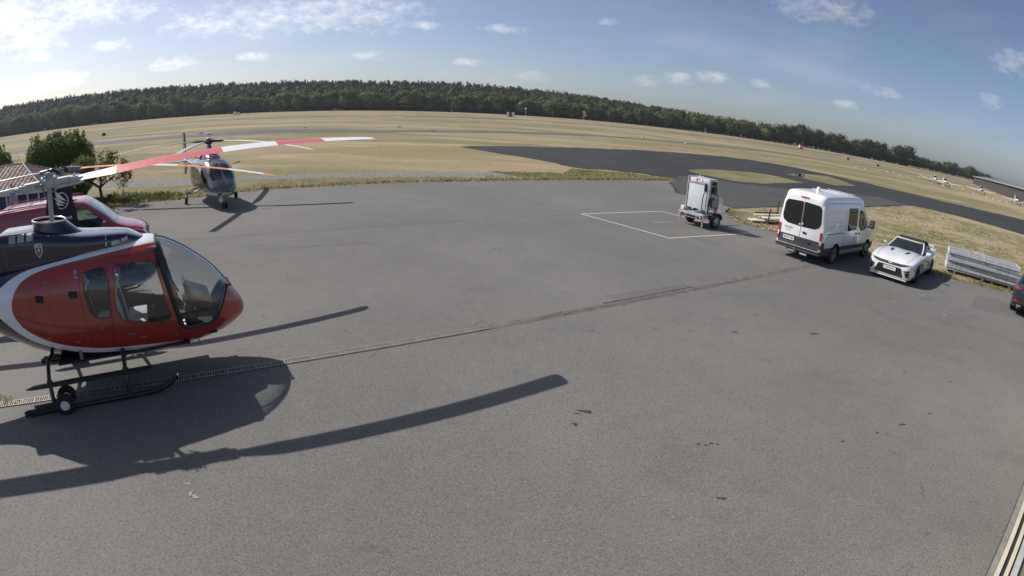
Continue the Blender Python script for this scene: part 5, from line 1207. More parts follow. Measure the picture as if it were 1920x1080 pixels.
em = MB(); patch(em, bvt, '-x', [(-.46 + .075 * math.cos(a), .72 + .036 * math.sin(a)) for a in np.linspace(0, 2 * math.pi, 18, endpoint=False)], .014, .02, 1, 3); em.build('emblem', 'navy', WV)
hd = MB(); patch(hd, bvt, '-x', rounded([(-.10, 1.09), (-.28, 1.08), (-.30, 1.0), (-.12, 1.01)], .03), .012, .02); hd.build('door_handle', 'plastic', WV, 40)
wp = MB(); wp.tube([cast(bvt, '-x', .12, 1.30, .03), cast(bvt, '-x', .30, 1.70, .025)], .008, 5); wp.build('wiper', 'plastic', WV)
wp = MB(); wp.tube([cast(bvt, '-x', -.12, 1.30, .03), cast(bvt, '-x', -.10, 1.68, .025)], .008, 5); wp.build('wiper', 'plastic', WV)
lk = MB(); lk.box((-1.22, .05, 1.32), (.05, .07, .05), None, .012); lk.box((-1.22, -.07, 1.36), (.05, .05, .09), None, .012); build_parts(lk, 'door_lock', 'white', WV, 40, 0)
bc = MB(); bc.cyl((-.2, 0, 2.55), (-.2, 0, 2.60), .11, .10, 20); bc.lathe([(.085, 2.60), (.08, 2.68), (.05, 2.715), (.005, 2.72)], (-.2, 0, 0), 'z', 20); bc.build('beacon', 'white', WV, 40)
rbv = MB()
for x in (.5, 1.2, 1.9): rbv.box((x, 0, 2.553), (.06, 1.3, .012), None, .004)
build_parts(rbv, 'roof_rib', 'white', WV, 40)
plate('windscreen', 'glass_dark', WV, bvt, '+x', rounded([(-.74, 2.18), (.74, 2.18), (.86, 1.42), (-.86, 1.42)], .08), .008, .02, 5, 6)
plate('grille', 'plastic', WV, bvt, '+x', rounded([(-.42, .95), (.42, .95), (.40, .62), (-.40, .62)], .05), .008, .03, 4)
lt = MB(); 
for sgn in (1, -1): 
    q = MB(); q.box((-1.03, sgn * .95, 1.78), (.05, .05, .10), None, .01); q.build('side_marker', 'white', WV)

# ================================================================== white sports car with black folding roof
CR = thing('parked_car', 'white low sports car with black cloth roof parked beside the white van', 'car', (16.0, 18.35, 0), R(-143)); CR.scale = (.97,) * 3
MAT['car_white'] = flat('white_car_paint', (.80, .81, .82), .18, coat=1.0, var=.03, scale=2)
MAT['ws_car'] = flat('green_black_windscreen', (.018, .024, .026), .04, spec=.8, var=.3, scale=3); MAT['softtop'] = flat('black_roof_cloth', (.022, .020, .026), .85, var=.2, scale=20, bump=.3)
def cs_(x, zb, w, zs, zt, crown=.03, tuck=.93):
    return (x, [(0, zb), (w * .80, zb), (w * tuck, zb + .06), (w * .985, zb + .18), (w * .975, (zb + zs) * .52), (w, zs - .10), (w * .985, zs - .02), (w * .92, zs + .02), (w * .7, (zs + zt) / 2 + crown), (w * .35, zt + crown * .7), (0, zt)])
CS = [cs_(-.98, .42, .74, .82, .86, .0), cs_(-.93, .34, .84, .92, .95, .0), cs_(-.75, .26, .91, .96, 1.0, 0), cs_(-.3, .20, .945, .97, 1.0, 0), cs_(.1, .17, .95, .96, .97, 0), cs_(.7, .16, .935, .92, .94, 0), cs_(1.4, .16, .925, .90, .92, .01), cs_(2.0, .16, .93, .90, .99, .02), cs_(2.45, .16, .94, .90, .98, .02), cs_(2.81, .16, .945, .88, .955, .025), cs_(3.2, .16, .935, .83, .90, .025), cs_(3.5, .16, .91, .775, .84, .02), cs_(3.70, .17, .86, .72, .775, .015), cs_(3.80, .20, .79, .67, .70, .005), cs_(3.845, .25, .70, .60, .62, 0)]
crg = car_rings(CS, 70, 3); cmb = MB().loft(crg); bvk = bvh_mb(cmb)
cme = arches(cmb.mesh('body', ['car_white', 'plastic']), [(0, .34, .375), (2.81, .34, .375)], .945); smooth_mesh(cme, 32); cme.name = 'body'; obj('body', cme, CR)
for x in (0, 2.81):
    for sgn in (1, -1): wheel(CR, (x, sgn * .825, .34), .345, .245, 'black', sgn, 10, .78)
# glasshouse with cloth roof
def gh(x, w0, z0, w1, z1): return (x, [(0, z0), (w0, z0), (w0 * .99, z0 + .03), ((w0 + w1) / 2 * 1.02, (z0 + z1) / 2), (w1, z1 - .05), (w1 * .90, z1 - .012), (w1 * .5, z1), (0, z1 + .004)])
GS = [gh(-.42, .50, .90, .40, .985), gh(-.25, .62, .90, .50, 1.06), gh(.05, .76, .90, .60, 1.25), gh(.4, .80, .90, .615, 1.35), gh(.8, .82, .90, .615, 1.37), gh(1.15, .83, .90, .61, 1.295), gh(1.4, .835, .90, .64, 1.19), gh(1.7, .83, .90, .70, 1.06), gh(1.98, .81, .90, .74, .94)]
gmb = MB().loft(car_rings(GS, 40, 3)); gmb.build('cloth_roof', 'softtop', CR, 40); bvg = bvh_mb(gmb)
wsp = MB(); patch(wsp, bvg, '+x', rounded([(-.565, 1.275), (.565, 1.275), (.715, .975), (-.715, .975)], .05), .014, .02, 6, 6); wsp.build('windscreen', 'ws_car', CR, 40)
fr2 = MB()
for sgn in (1, -1): fr2.tube([cast(bvg, '+x', sgn * .755, .955, .012), cast(bvg, '+x', sgn * .685, 1.12, .014), cast(bvg, '+x', sgn * .60, 1.285, .0)], .032, 8)
fr2.tube([cast(bvg, '+x', y, 1.292, .002) for y in np.linspace(-.60, .60, 13)], .028, 8); fr2.build('windscreen_frame', 'car_white', CR, 40)
for sgn in (1, -1):
    sd_ = '+y' if sgn > 0 else '-y'
    plate('side_window', 'glass_dark', CR, bvg, sd_, rounded([(.45, 1.21), (1.08, 1.22), (1.60, .98), (.35, .97)], .05), .008, .02)
    m_ = MB(); m_.box((1.62, sgn * 1.0, 1.02), (.14, .22, .14), None, .055); m_.bar((1.64, sgn * .86, .93), (1.63, sgn * .95, .98), .05, .035); m_.build('mirror', 'car_white', CR, 40)
    s_ = MB(); seam(s_, bvk, sd_, [(1.88, .88), (1.84, .30)], .005, 6); seam(s_, bvk, sd_, [(.52, .9), (.45, .35)], .005, 6); seam(s_, bvk, sd_, [(.45, .24), (2.38, .24)], .012, 8)
    build_parts(s_, 'panel_seam', 'ink', CR)
    # bonnet vents, lamps, side intakes
    v_ = MB(); patch(v_, bvk, '+z', rounded([(2.40, sgn * .30), (2.84, sgn * .25), (2.86, sgn * .35), (2.44, sgn * .42)], .03), .006, .01, 2, 2); v_.build('bonnet_vent', 'ink', CR)
    hl = MB(); patch(hl, bvk, '+x', rounded([(sgn * .40, .715), (sgn * .80, .752), (sgn * .845, .690), (sgn * .42, .622)], .012), .008, .03, 4, 2); hl.build('headlight', 'plastic', CR, 40)
    dl = MB(); patch(dl, bvk, '+x', [(sgn * .64, .690), (sgn * .74, .702), (sgn * .74, .686), (sgn * .64, .676)], .012, .01, 1, 1); dl.build('lamp_lens', 'lens', CR)
    fi = MB(); patch(fi, bvk, '+x', rounded([(sgn * .60, .52), (sgn * .80, .55), (sgn * .82, .30), (sgn * .70, .30)], .03), .008, .03, 3, 2); fi.build('side_intake', 'ink', CR)
    fs_ = MB(); patch(fs_, bvk, '+x', [(sgn * .655, .475), (sgn * .80, .485), (sgn * .80, .468), (sgn * .66, .458)], .016, .01, 1, 1); fs_.build('intake_blade', 'car_white', CR)
    tl = MB(); patch(tl, bvk, '-x', rounded([(sgn * .30, .84), (sgn * .72, .83), (sgn * .70, .72), (sgn * .32, .72)], .03), .006, .02); tl.build('tail_light', 'red_lens', CR)
up_ = MB(); patch(up_, bvk, '+x', rounded([(-.44, .715), (.44, .715), (.42, .622), (-.42, .622)], .012), .007, .03, 5, 2); up_.build('upper_grille', 'ink', CR)
lo_ = MB(); patch(lo_, bvk, '+x', rounded([(-.46, .575), (.46, .575), (.60, .255), (-.60, .255)], .03), .007, .03, 5, 4); lo_.build('lower_grille', 'ink', CR)
bt2 = MB(); patch(bt2, bvk, '+x', [(-.085, .69), (-.03, .70), (.03, .70), (.085, .69), (.085, .665), (.03, .665), (.03, .65), (-.03, .65), (-.03, .665), (-.085, .665)], .013, .01, 1, 1); bt2.build('emblem', 'grey_lt', CR)
np_ = MB(); np_.box((3.875, 0, .485), (.02, .54, .125), None, .006); pl = np_.build('number_plate', 'sign_white', CR)
np_ = MB(); np_.box((3.887, -.243, .485), (.002, .044, .12)); np_.build('plate_band', 'eu_blue', pl)
lettering('lettering', 'ink', pl, lambda u, v: Vector((3.888, u + .02, .485 + v)), 'GP KS 616', .085, .0005, .92)
sp_ = MB(); sp_.box((3.74, 0, .165), (.22, 1.5, .03), None, .01); sp_.build('front_splitter', 'car_white', CR, 40)
bl_ = MB(); seam(bl_, bvk, '+z', [(2.0, .72), (2.6, .70), (3.3, .68), (3.68, .60)], .006, 8); seam(bl_, bvk, '+z', [(2.0, -.72), (2.6, -.70), (3.3, -.68), (3.68, -.60)], .006, 8); build_parts(bl_, 'bonnet_gap', 'ink', CR)
wg = MB(); wg.box((-.82, 0, 1.09), (.22, 1.46, .03), Matrix.Rotation(.1, 4, 'Y'), .01)
for sgn in (1, -1): wg.box((-.80, sgn * .68, 1.02), (.16, .03, .13), None, .01)
wg.build('rear_wing', 'car_white', CR, 40)
stk = MB(); stk.box((1.52, -.52, 1.07), (.006, .07, .05), Matrix.Rotation(-.55, 4, 'Y')); 
# ================================================================== dark car cut off by the right edge
DC = thing('parked_car', 'dark blue grey car cut off by the right edge of the picture', 'car', (18.25, 13.05, 0), R(33))
MAT['car_dark'] = flat('dark_blue_grey_car_paint', (.030, .038, .052), .2, .3, coat=1.0, var=.06, scale=2)
DS = [(-.95, .45, .74, .92, 1.02), (-.90, .36, .86, .98, 1.1), (-.7, .28, .92, 1.0, 1.25), (-.3, .24, .94, .98, 1.48), (.2, .22, .94, .96, 1.60), (1.0, .22, .94, .95, 1.63), (1.6, .22, .94, .95, 1.55), (2.1, .22, .94, .95, 1.25), (2.45, .22, .94, .95, 1.06), (3.2, .24, .92, .88, .96), (3.5, .28, .84, .78, .84), (3.62, .4, .7, .66, .7)]
def dsec(x, zb, w, zs, zt):
    wt = w * (.70 if zt > 1.15 else .82); return (x, [(0, zb), (w * .85, zb), (w * .96, zb + .08), (w, zb + .3), (w, zs - .1), (w * .97, zs), ((w + wt) / 2, (zs + zt) / 2), (wt, zt - .06), (wt * .7, zt - .01), (0, zt)])
drg = car_rings([dsec(*q) for q in DS], 50, 3); dmb = MB().loft(drg); bvd = bvh_mb(dmb)
dme = arches(dmb.mesh('body', ['car_dark', 'plastic']), [(0, .34, .39), (2.65, .34, .39)], .94); smooth_mesh(dme, 32); obj('body', dme, DC)
for x in (0, 2.65):
    for sgn in (1, -1): wheel(DC, (x, sgn * .83, .34), .34, .22, 'alu', sgn, 5)
for sgn in (1, -1):
    tl = MB(); patch(tl, bvd, '-x', rounded([(sgn * .60, .985), (sgn * .83, .975), (sgn * .84, .90), (sgn * .62, .91)], .02), .008, .03, 4, 3); tl.build('tail_light', 'red_lens', DC, 40)
    rf_ = MB(); patch(rf_, bvd, '-x', rounded([(sgn * .62, .52), (sgn * .82, .54), (sgn * .82, .48), (sgn * .62, .47)], .01), .008, .02); rf_.build('reflector', 'red_lens', DC)
    ex = MB(); ex.box((-.93, sgn * .55, .36), (.06, .18, .07), None, .02); ex.build('exhaust_tip', 'chrome', DC, 40)
    sd_ = '+y' if sgn > 0 else '-y'
    plate('side_window', 'glass_dark', DC, bvd, sd_, rounded([(-.1, 1.46), (1.5, 1.50), (2.0, 1.08), (-.3, 1.08)], .06), .006, .02)
plate('rear_window', 'glass_dark', DC, bvd, '-x', rounded([(-.55, 1.48), (.55, 1.48), (.68, 1.12), (-.68, 1.12)], .06), .008, .02, 5, 5)
np_ = MB(); patch(np_, bvd, '-x', [(-.26, .80), (.26, .80), (.26, .69), (-.26, .69)], .012, .02, 3, 2); np_.build('number_plate', 'sign_white', DC)
bpd = MB(); patch(bpd, bvd, '-x', rounded([(-.8, .60), (.8, .60), (.7, .32), (-.7, .32)], .05), .01, .03, 5, 3); bpd.build('rear_bumper', 'plastic', DC, 40)

# ================================================================== fuel trailer
FT = thing('fuel_trailer', 'small silver fuel tank trailer with hose reel beside the painted square', 'trailer', (7.35, 22.55, 0), R(33))
y0 = .0
ch_ = MB(); ch_.box((.62, .03, .52), (1.5, 1.16, .05)); 
for y in (.58, -.52): ch_.box((.62, y, .46), (1.5, .06, .10))
ch_.build('chassis', 'galv', FT)
bp = MB(); bp.box((0, .08, .45), (.05, 1.36, .20), None, .01); rbar = bp.build('rear_beam', 'sign_white', FT, 40)
bd = MB(); bd.box((.10, .06, .565), (.26, 1.34, .03)); bd.build('deck', 'galv', FT)
MAT['tank'] = flat('silver_tank_sheet', (.66, .69, .71), .4, .12, var=.10, scale=2.5, dirt=.08)
tk = MB(); tk.box((.40, -.02, 1.30), (.46, 1.10, 1.10), None, .04); tk.build('tank', 'tank', FT, 40)
tp = MB(); tp.box((.40, -.04, 1.94), (.44, 1.04, .17), None, .02); tp.build('cabinet', 'tank', FT, 40)
for (x, y) in ((.17, .56), (.17, -.60), (.66, .56), (.66, -.60)):
    q = MB(); q.box((x, y, 1.30), (.05, .05, 1.52)); q.build('post', 'galv', FT)
for a, b_ in (((.17, .56, 1.83), (.17, -.60, 1.83)), ((.17, .56, 2.05), (.66, .56, 2.05)), ((.17, -.60, 2.05), (.66, -.60, 2.05)), ((.66, .56, 2.05), (.66, -.60, 2.05))):
    q = MB(); q.bar(a, b_, .045, .04); q.build('rail', 'galv', FT)
vn = MB(); vn.tube([(.35, .10, 2.0), (.35, .10, 2.16)], .025, 8); vn.tube([(.35, -.02, 2.02), (.35, -.02, 2.10), (.35, -.06, 2.12)], .02, 8); vn.build('vent_pipe', 'white', FT, 40)
sg_ = MB(); sg_.box((.168, .04, 1.955), (.012, .44, .15)); sgn_ = sg_.build('sign', 'sign_white', FT)
lettering('lettering', 'sign_red', sgn_, lambda u, v: Vector((.160, .04 - u, 1.955 + v)), 'JET', .15, .006, 1.0)
# dispenser: pump box, nozzle, hose loop, reel
dp = MB(); dp.box((.45, -.66, 1.62), (.22, .14, .30), None, .02); dp.box((.45, -.66, 1.9), (.18, .12, .18), None, .02); dp.build('pump', 'plastic', FT, 40)
nz = MB(); nz.tube([(.13, -.42, 1.88), (.12, -.44, 1.72), (.12, -.44, 1.55)], [.03, .06, .05], 8); nz.tube([(.12, -.44, 1.55), (.10, -.40, 1.42)], .02, 6); nz.build('nozzle', 'ink', FT, 40)
ho = MB(); ho.tube(spline2([(.10, -.40, 1.44), (.08, -.38, 1.1), (.07, -.42, .75), (.10, -.55, .60), (.16, -.64, .72), (.2, -.66, 1.1), (.3, -.66, 1.5)], 6, False), .02, 8); ho.build('hose', 'rubber', FT, 40)
ho = MB(); ho.tube(spline2([(.45, -.70, 1.5), (.62, -.74, 1.42), (.72, -.74, 1.1), (.68, -.74, .8), (.5, -.74, .62)], 6, False), .022, 8); ho.build('hose', 'rubber', FT, 40)
re_ = MB(); re_.lathe([(.20, -.06), (.22, -.06), (.22, -.05), (.14, -.05), (.14, .05), (.22, .05), (.22, .06), (.20, .06)], (.46, -.72, 1.10), 'y', 24); re_.build('hose_reel', 'grey_md', FT, 40)
ex = MB(); ex.cyl((.68, -.70, .80), (.68, -.70, 1.22), .065, None, 14); ex.ball((.68, -.70, 1.22), .065, .065, .05); ex.build('fire_extinguisher', 'sign_red', FT, 40)
ex = MB(); ex.cyl((.68, -.70, 1.0), (.68, -.70, 1.04), .069, None, 14); ex.build('extinguisher_strap', 'white', FT, 40)
for sgn in (1, -1):
    wy = .03 + sgn * .68
    wheel(FT, (.78, wy, .30), .30, .18, 'alu', sgn, 5, .62)
    mg = MB(); prf = [(.78 + .37 * math.cos(a), .32 + .34 * math.sin(a)) for a in np.linspace(.15, math.pi - .15, 9)]
    P2 = prf + [(.78 + .35 * math.cos(a), .32 + .32 * math.sin(a)) for a in np.linspace(math.pi - .15, .15, 9)]
    mg.prism(P2, 'y', wy - .12, wy + .12); mg.build('mudguard', 'black', FT, 40)
    mt = MB(); mt.box((.40, wy - sgn * .02, .58), (.42, .2, .03), Matrix.Rotation(.35, 4, 'Y')); mt.build('guard_plate', 'alu', FT)
    tl = MB(); tl.box((-.035, .08 + sgn * .51, .46), (.03, .27, .16), None, .01); tlo = tl.build('tail_light', 'red_lens', FT, 40)
    q = MB(); q.box((-.052, .08 + sgn * .50, .47), (.006, .05, .05)); q.build('lamp_lens', 'lens', tlo)
    lg_ = MB(); lg_.bar((.03, .06 + sgn * .62, .42), (.03, .06 + sgn * .62, .06 if sgn < 0 else .22), .05); lg_.build('prop_leg', 'galv', FT)
np_ = MB(); np_.box((-.032, .06, .45), (.012, .50, .11)); pl = np_.build('number_plate', 'greyplastic', FT)
bx_ = MB(); bx_.box((.12, .62, .68), (.20, .18, .18), None, .02); bx_.build('tool_box', 'white', FT, 40)
kb = MB(); kb.box((1.12, -.05, .60), (.60, .85, .04))
cg = kb.build('front_tray', 'galv', FT)
for z in (.68, .76, .84, .92, 1.0, 1.08, 1.16):
    q = MB(); q.bar((.86, -.47, z), (1.40, -.47, z), .02, .02); q.bar((1.40, -.47, z), (1.40, .37, z), .02, .02); q.build('tray_slat', 'galv', cg)
q = MB(); q.bar((.70, -.47, 1.27), (1.40, -.47, 1.22), .05, .04); q.build('tray_rail', 'alu', FT)
for x, y in ((.88, -.47), (1.40, -.47), (1.40, .37)): q = MB(); q.bar((x, y, .6), (x, y, 1.24), .03); q.build('tray_post', 'galv', FT)
tw_ = MB(); tw_.bar((1.35, .03, .47), (2.45, .03, .52), .07, .06); tw_.bar((1.30, .5, .46), (1.75, .05, .47), .05); tw_.bar((1.30, -.44, .46), (1.75, .01, .47), .05); tw_.build('drawbar', 'galv', FT)
tw_ = MB(); tw_.tube([(2.4, .03, .54), (2.55, .03, .57), (2.62, .03, .70)], [.05, .045, .02], 8); tw_.build('coupling', 'plastic', FT, 40)
tw_ = MB(); tw_.tube([(1.62, .03, .5), (1.64, .03, .95)], .018, 6); tw_.build('brake_lever', 'plastic', FT); tw_ = MB(); tw_.tube([(1.7, .13, .55), (1.7, .13, .14)], .03, 8); tw_.lathe([(.1, -.03), (.1, .03)], (1.7, .13, .10), 'y', 16); tw_.build('jockey_wheel', 'rubber', FT, 40)

# ================================================================== stacked fence panels at the right edge
MAT['galv_dull'] = flat('dull_galvanised_steel', (.55, .58, .60), .5, .2, var=.25, scale=10, dirt=.2)
fpm = MB(); FL, FW = 3.45, 1.15
for y in (0, FW): fpm.tube([(0, y, 0), (FL, y, 0)], .021, 6)
for x in (0, FL): fpm.tube([(x, 0, 0), (x, FW, 0)], .021, 6)
fpm.tube([(FL / 2, 0, 0), (FL / 2, FW, 0)], .014, 5)
for i in range(1, 12): fpm.bar((0, FW * i / 12, .004), (FL, FW * i / 12, .004), .007, .007)
for i in range(1, 28): fpm.bar((FL * i / 28, 0, -.004), (FL * i / 28, FW, -.004), .007, .007)
fme = fpm.mesh('fence_panel', 'galv_dull', 40); Pd = Vector((20.95, 16.15, 0)) - Vector((18.2, 18.42, 0)); pan = math.atan2(Pd.y, Pd.x)
zz = .17
for i in range(15):
    o = obj('fence_panel', fme); o.location = (18.22 + random.uniform(-.04, .04), 18.42 + random.uniform(-.04, .04), zz); o.rotation_euler = (random.uniform(-.006, .006), random.uniform(-.004, .004), pan + random.uniform(-.012, .012))
    od = ['topmost', 'second', 'third', 'fourth', 'fifth', 'sixth', 'seventh', 'eighth', 'ninth', 'tenth', 'eleventh', 'twelfth', 'thirteenth', 'fourteenth', 'lowest'][14 - i]
    tag(o, od + ' galvanised mesh fence panel' + ('' if od in ('topmost', 'lowest') else ' from the top') + ' in the flat stack at the right edge', 'fence panel', 'fence panels stacked flat beside the cars'); zz += .050 if i not in (5, 10) else .105
MAT['wood'] = flat('weathered_timber', (.22, .17, .12), .9, var=.3, scale=7, bump=.4)
for t in (.12, .5, .88):
    q = MB(); q.box((0, 0, 0), (.10, 1.2, .10)); o = q.build('timber_bearer', 'wood'); c = Vector((18.22, 18.42, 0)) + Pd * t + Vector((-math.sin(pan), math.cos(pan), 0)) * .57; o.location = (c.x, c.y, .09); o.rotation_euler = (0, 0, pan)
    tag(o, ['timber bearer under the left end of the fence panel stack', 'timber bearer under the middle of the fence panel stack', 'timber bearer under the right end of the fence panel stack'][[.12, .5, .88].index(t)], 'timber')
q = MB(); 
for i in range(10): q.ball((random.uniform(-.07, .07), random.uniform(-.05, .05), .04 + random.uniform(0, .05)), .03, .05, .02, 4, 6)
o = q.build('orange_rag', 'orange'); c = Vector((18.22, 18.42, 0)) + Pd * .36 + Vector((-math.sin(pan), math.cos(pan), 0)) * .45; o.location = (c.x, c.y, zz - .03); tag(o, 'small orange rag lying on top of the fence panels', 'rag')
# ================================================================== old boards and stakes beside the van
MAT['board'] = flat('pale_old_boards', (.58, .54, .45), .8, var=.16, scale=5, dirt=.25)
MAT['stake'] = flat('dark_brown_stake', (.075, .04, .03), .85, var=.25, scale=9)
bd_spec = [((11.9, 25.1, .14), (1.6, .5, .05), 6, 'lowest pale board lying on the grass left of the van'), ((12.55, 25.0, .30), (1.5, .42, .04), -4, 'pale board resting on the pile close behind the left stake'), ((12.3, 25.5, .36), (1.7, .22, .04), 12, 'narrow pale board across the top of the board pile'), ((12.7, 25.8, .22), (1.6, .3, .05), 16, 'pale board at the back of the board pile')]
for c, d, a, lab in bd_spec:
    q = MB(); q.box((0, 0, 0), d, None, .008); o = q.build('old_board', 'board'); o.location = c; o.rotation_euler = (R(2), R(-2), R(a)); tag(o, lab, 'board', 'old boards left of the van')
for k, (c, d, a, lab) in enumerate([((12.2, 25.3, .07), (.09, 1.0, .09), 10, 'dark bearer under the left of the old boards'), ((12.9, 25.4, .07), (.09, 1.0, .09), 4, 'dark bearer under the right of the old boards'), ((12.4, 25.9, .40), (1.7, .10, .05), 20, 'thin dark batten on top of the old boards')]):
    q = MB(); q.box((0, 0, 0), d); o = q.build('dark_batten', 'stake'); o.location = c; o.rotation_euler = (0, 0, R(a)); tag(o, lab, 'batten')
for (px, py), hgt, lab in (((1439, 423), .82, 'taller dark wooden stake in front of the old boards'), ((1457, 402), .75, 'dark wooden stake behind the old boards next to the van')):
    g = gp(px, py); q = MB(); q.box((0, 0, hgt / 2), (.055, .055, hgt), None, .006); o = q.build('wooden_stake', 'stake'); o.location = (g.x, g.y, -.01); o.rotation_euler = (R(1), R(2), .4); tag(o, lab, 'stake')

# ================================================================== foot of the hangar wall at the lower right corner
MAT['wall_sheet'] = flat('beige_wall_profile', (.50, .46, .37), .5, var=.08, scale=3); MAT['wall_dark'] = flat('dark_wall_gap', (.02, .02, .024), .6); MAT['plinth'] = flat('concrete_plinth', (.20, .195, .18), .9, var=.15, scale=6, bump=.4)
w0, w1 = gp(1853, 1070), gp(1919, 909); wd = (w1 - w0).normalized(); wa = math.atan2(wd.y, wd.x)
HG = thing('hangar', 'near hangar with beige and black door rails in the lower right corner', 'hangar', (w0.x, w0.y, 0), wa)
# local x runs along the door, local -y goes into the building
for nm, ya, yb, zt, m_ in (('threshold', 0, .09, .022, 'plinth'), ('rail', .092, .16, .045, 'wall_sheet'), ('slot', .16, .22, .012, 'wall_dark'), ('rail', .22, .28, .045, 'wall_sheet'), ('slot', .28, .31, .012, 'wall_dark'), ('rail', .31, .40, .05, 'grey_lt'), ('slot', .40, .44, .012, 'wall_dark')):
    q = MB(); q.box((3.2, -(ya + yb) / 2, zt / 2), (16, yb - ya - .002, zt), None, .004 if nm != 'slot' else 0); q.build(nm, m_, HG)
q = MB(); q.sheet([(-4.8, .015), (11.2, .015), (11.2, -.003), (-4.8, -.003)], .0098); q.build('sill_joint', 'joint', HG)
q = MB(); q.box((3.2, -.75, 1.8), (16, .10, 3.6)); q.build('wall_panel', 'wall_sheet', HG)
# ================================================================== verge grass (stuff) and weeds
MAT['blade_dry'] = leafmat('dry_grass_blades', (.48, .39, .24), (.56, .46, .30), (.36, .30, .16), .45)
MAT['blade_green'] = leafmat('green_grass_blades', (.15, .175, .055), (.20, .215, .075), (.28, .26, .11), .4)
def tufts(name, label, pts, mat, h, n_bl, rng):
    P = np.asarray(pts, float); n = len(P) * n_bl
    base = np.repeat(P, n_bl, 0) + np.concatenate([rng.normal(0, .035, (n, 2)), np.zeros((n, 1))], 1)
    a = rng.uniform(0, 6.283, n); hh = h * rng.uniform(.45, 1.25, n) * np.repeat(rng.uniform(.5, 1.3, len(P)), n_bl); lean = rng.uniform(.1, .7, n) * hh; w = .010 + .008 * rng.random(n)
    dx, dy = np.cos(a), np.sin(a); side = np.stack([-dy, dx, np.zeros(n)], 1) * w[:, None]
    tip = base + np.stack([dx * lean, dy * lean, hh], 1); mid = base + np.stack([dx * lean * .3, dy * lean * .3, hh * .6], 1)
    V = np.stack([base - side, base + side, mid + side * .8, tip, mid - side * .8], 1).reshape(-1, 3); me = bpy.data.meshes.new(name)
    me.vertices.add(len(V)); me.vertices.foreach_set('co', V.astype(np.float32).ravel()); me.loops.add(5 * n); me.loops.foreach_set('vertex_index', np.arange(5 * n, dtype=np.int32))
    me.polygons.add(n); me.polygons.foreach_set('loop_start', np.arange(0, 5 * n, 5, dtype=np.int32)); me.update(calc_edges=True); me.validate(); me.materials.append(MAT[mat])
    o = obj(name, me); struct(o, 'stuff'); o['label'] = label; o['category'] = 'grass'; return o
rg = np.random.default_rng(77)
def along(poly, n, spread, bias=0.0):
    P = [Vector(p) for p in poly]; L = [(b - a).length for a, b in zip(P, P[1:])]; c = np.cumsum([0] + L); out = []
    for t in rg.uniform(0, c[-1], n):
        i = min(len(L) - 1, int(np.searchsorted(c, t) - 1)); f = (t - c[i]) / L[i]; p = P[i].lerp(P[i + 1], f); d = (P[i + 1] - P[i]).normalized(); nrm = Vector((-d.y, d.x)); p = p + nrm * (bias + rg.normal(0, spread)); out.append((p.x, p.y, 0))
    return out
tufts('verge_grass', 'dry grass tufts along the far edge of the asphalt apron', along(edge_far, 2600, .55, .75), 'blade_dry', .10, 5, rg)
tufts('verge_grass', 'green grass and weeds along the far edge of the asphalt apron', along(edge_far, 800, .13, .16), 'blade_green', .10, 5, rg)
tufts('verge_grass', 'dry grass tufts along the field edge beside the parked cars', along(edge_r2[:-4], 1500, .45, .55), 'blade_dry', .09, 5, rg)
tufts('verge_grass', 'green grass and weeds along the field edge beside the parked cars', along(edge_r2[:-4], 520, .12, .12), 'blade_green', .09, 5, rg)
fld = [(x, y, 0) for x, y in zip(rg.uniform(12, 40, 9000), rg.uniform(17, 42, 9000)) if poly_sd(edge_r2[:-1] + [(44, 4), (90, 20), (48.6, 37.8), (41.5, 44.9), (26.6, 37.4), (11.9, 28.8)], x, y) < -.3]
tufts('field_grass', 'sparse dry grass on the field behind the parked cars', fld[:3400], 'blade_dry', .07, 4, rg)
patchy = [p for p in fld if noise.noise(Vector((p[0] * .35, p[1] * .35, 3.0))) > .08]
tufts('field_grass', 'patches of greener grass on the field behind the parked cars', patchy[:1800], 'blade_green', .07, 4, rg)
vg = [(x, y, 0) for x, y in zip(rg.uniform(-2, 12, 3500), rg.uniform(34, 43, 3500)) if poly_sd([(-2.0, 37.2), (3.0, 38.6), (4.0, 42.3), (8.4, 42.6), (12.0, 40.45), (7.5, 37.9), (3.6, 35.7), (0.9, 34.0)], x, y) < 0]
tufts('verge_grass', 'bright green grass wedge between apron and dark taxiway', vg[:900], 'blade_green', .06, 5, rg)
wd_ = [(x, y, 0) for x, y in zip(rg.uniform(-21.5, -16.5, 900), rg.uniform(21.3, 24.5, 900)) if poly_sd(P := [(-22, 22), (-18.8, 22.4), (-16, 23.4), (-16.5, 25), (-22, 24.5)], x, y) < 0]
tufts('verge_grass', 'tangled grass at the foot of the small fruit tree', wd_, 'blade_green', .22, 6, rg)
wc = gp(1060, 588); tufts('drain_weed', 'small yellow green weed growing beside the drain seam', [(wc.x + rg.normal(0, .07), wc.y + rg.normal(0, .03), .004) for _ in range(9)], 'blade_dry', .035, 4, rg)
wc = gp(12, 750); tufts('drain_weed', 'dry weed growing from the drain at the left edge', [(wc.x + rg.normal(0, .16), wc.y + rg.normal(0, .05), .004) for _ in range(22)], 'blade_dry', .05, 5, rg)
for k, (px, py, r_, lab) in enumerate([(232, 376, .22, 'left grey rock in the weeds under the fruit tree'), (243, 372, .30, 'largest grey rock in the weeds under the fruit tree'), (250, 378, .16, 'small grey rock at the asphalt edge under the fruit tree')]):
    c = gp(px, py); q = MB(); q.ball((0, 0, r_ * .35), r_, r_ * .8, r_ * .6, 6, 9); q.v = [tuple(Vector(v) * (1 + .25 * noise.noise(Vector(v) * 5 + Vector((k, 0, 0))))) for v in q.v]
    o = q.build('rock', 'plinth'); o.location = (c.x, c.y, 0); tag(o, lab, 'rock')

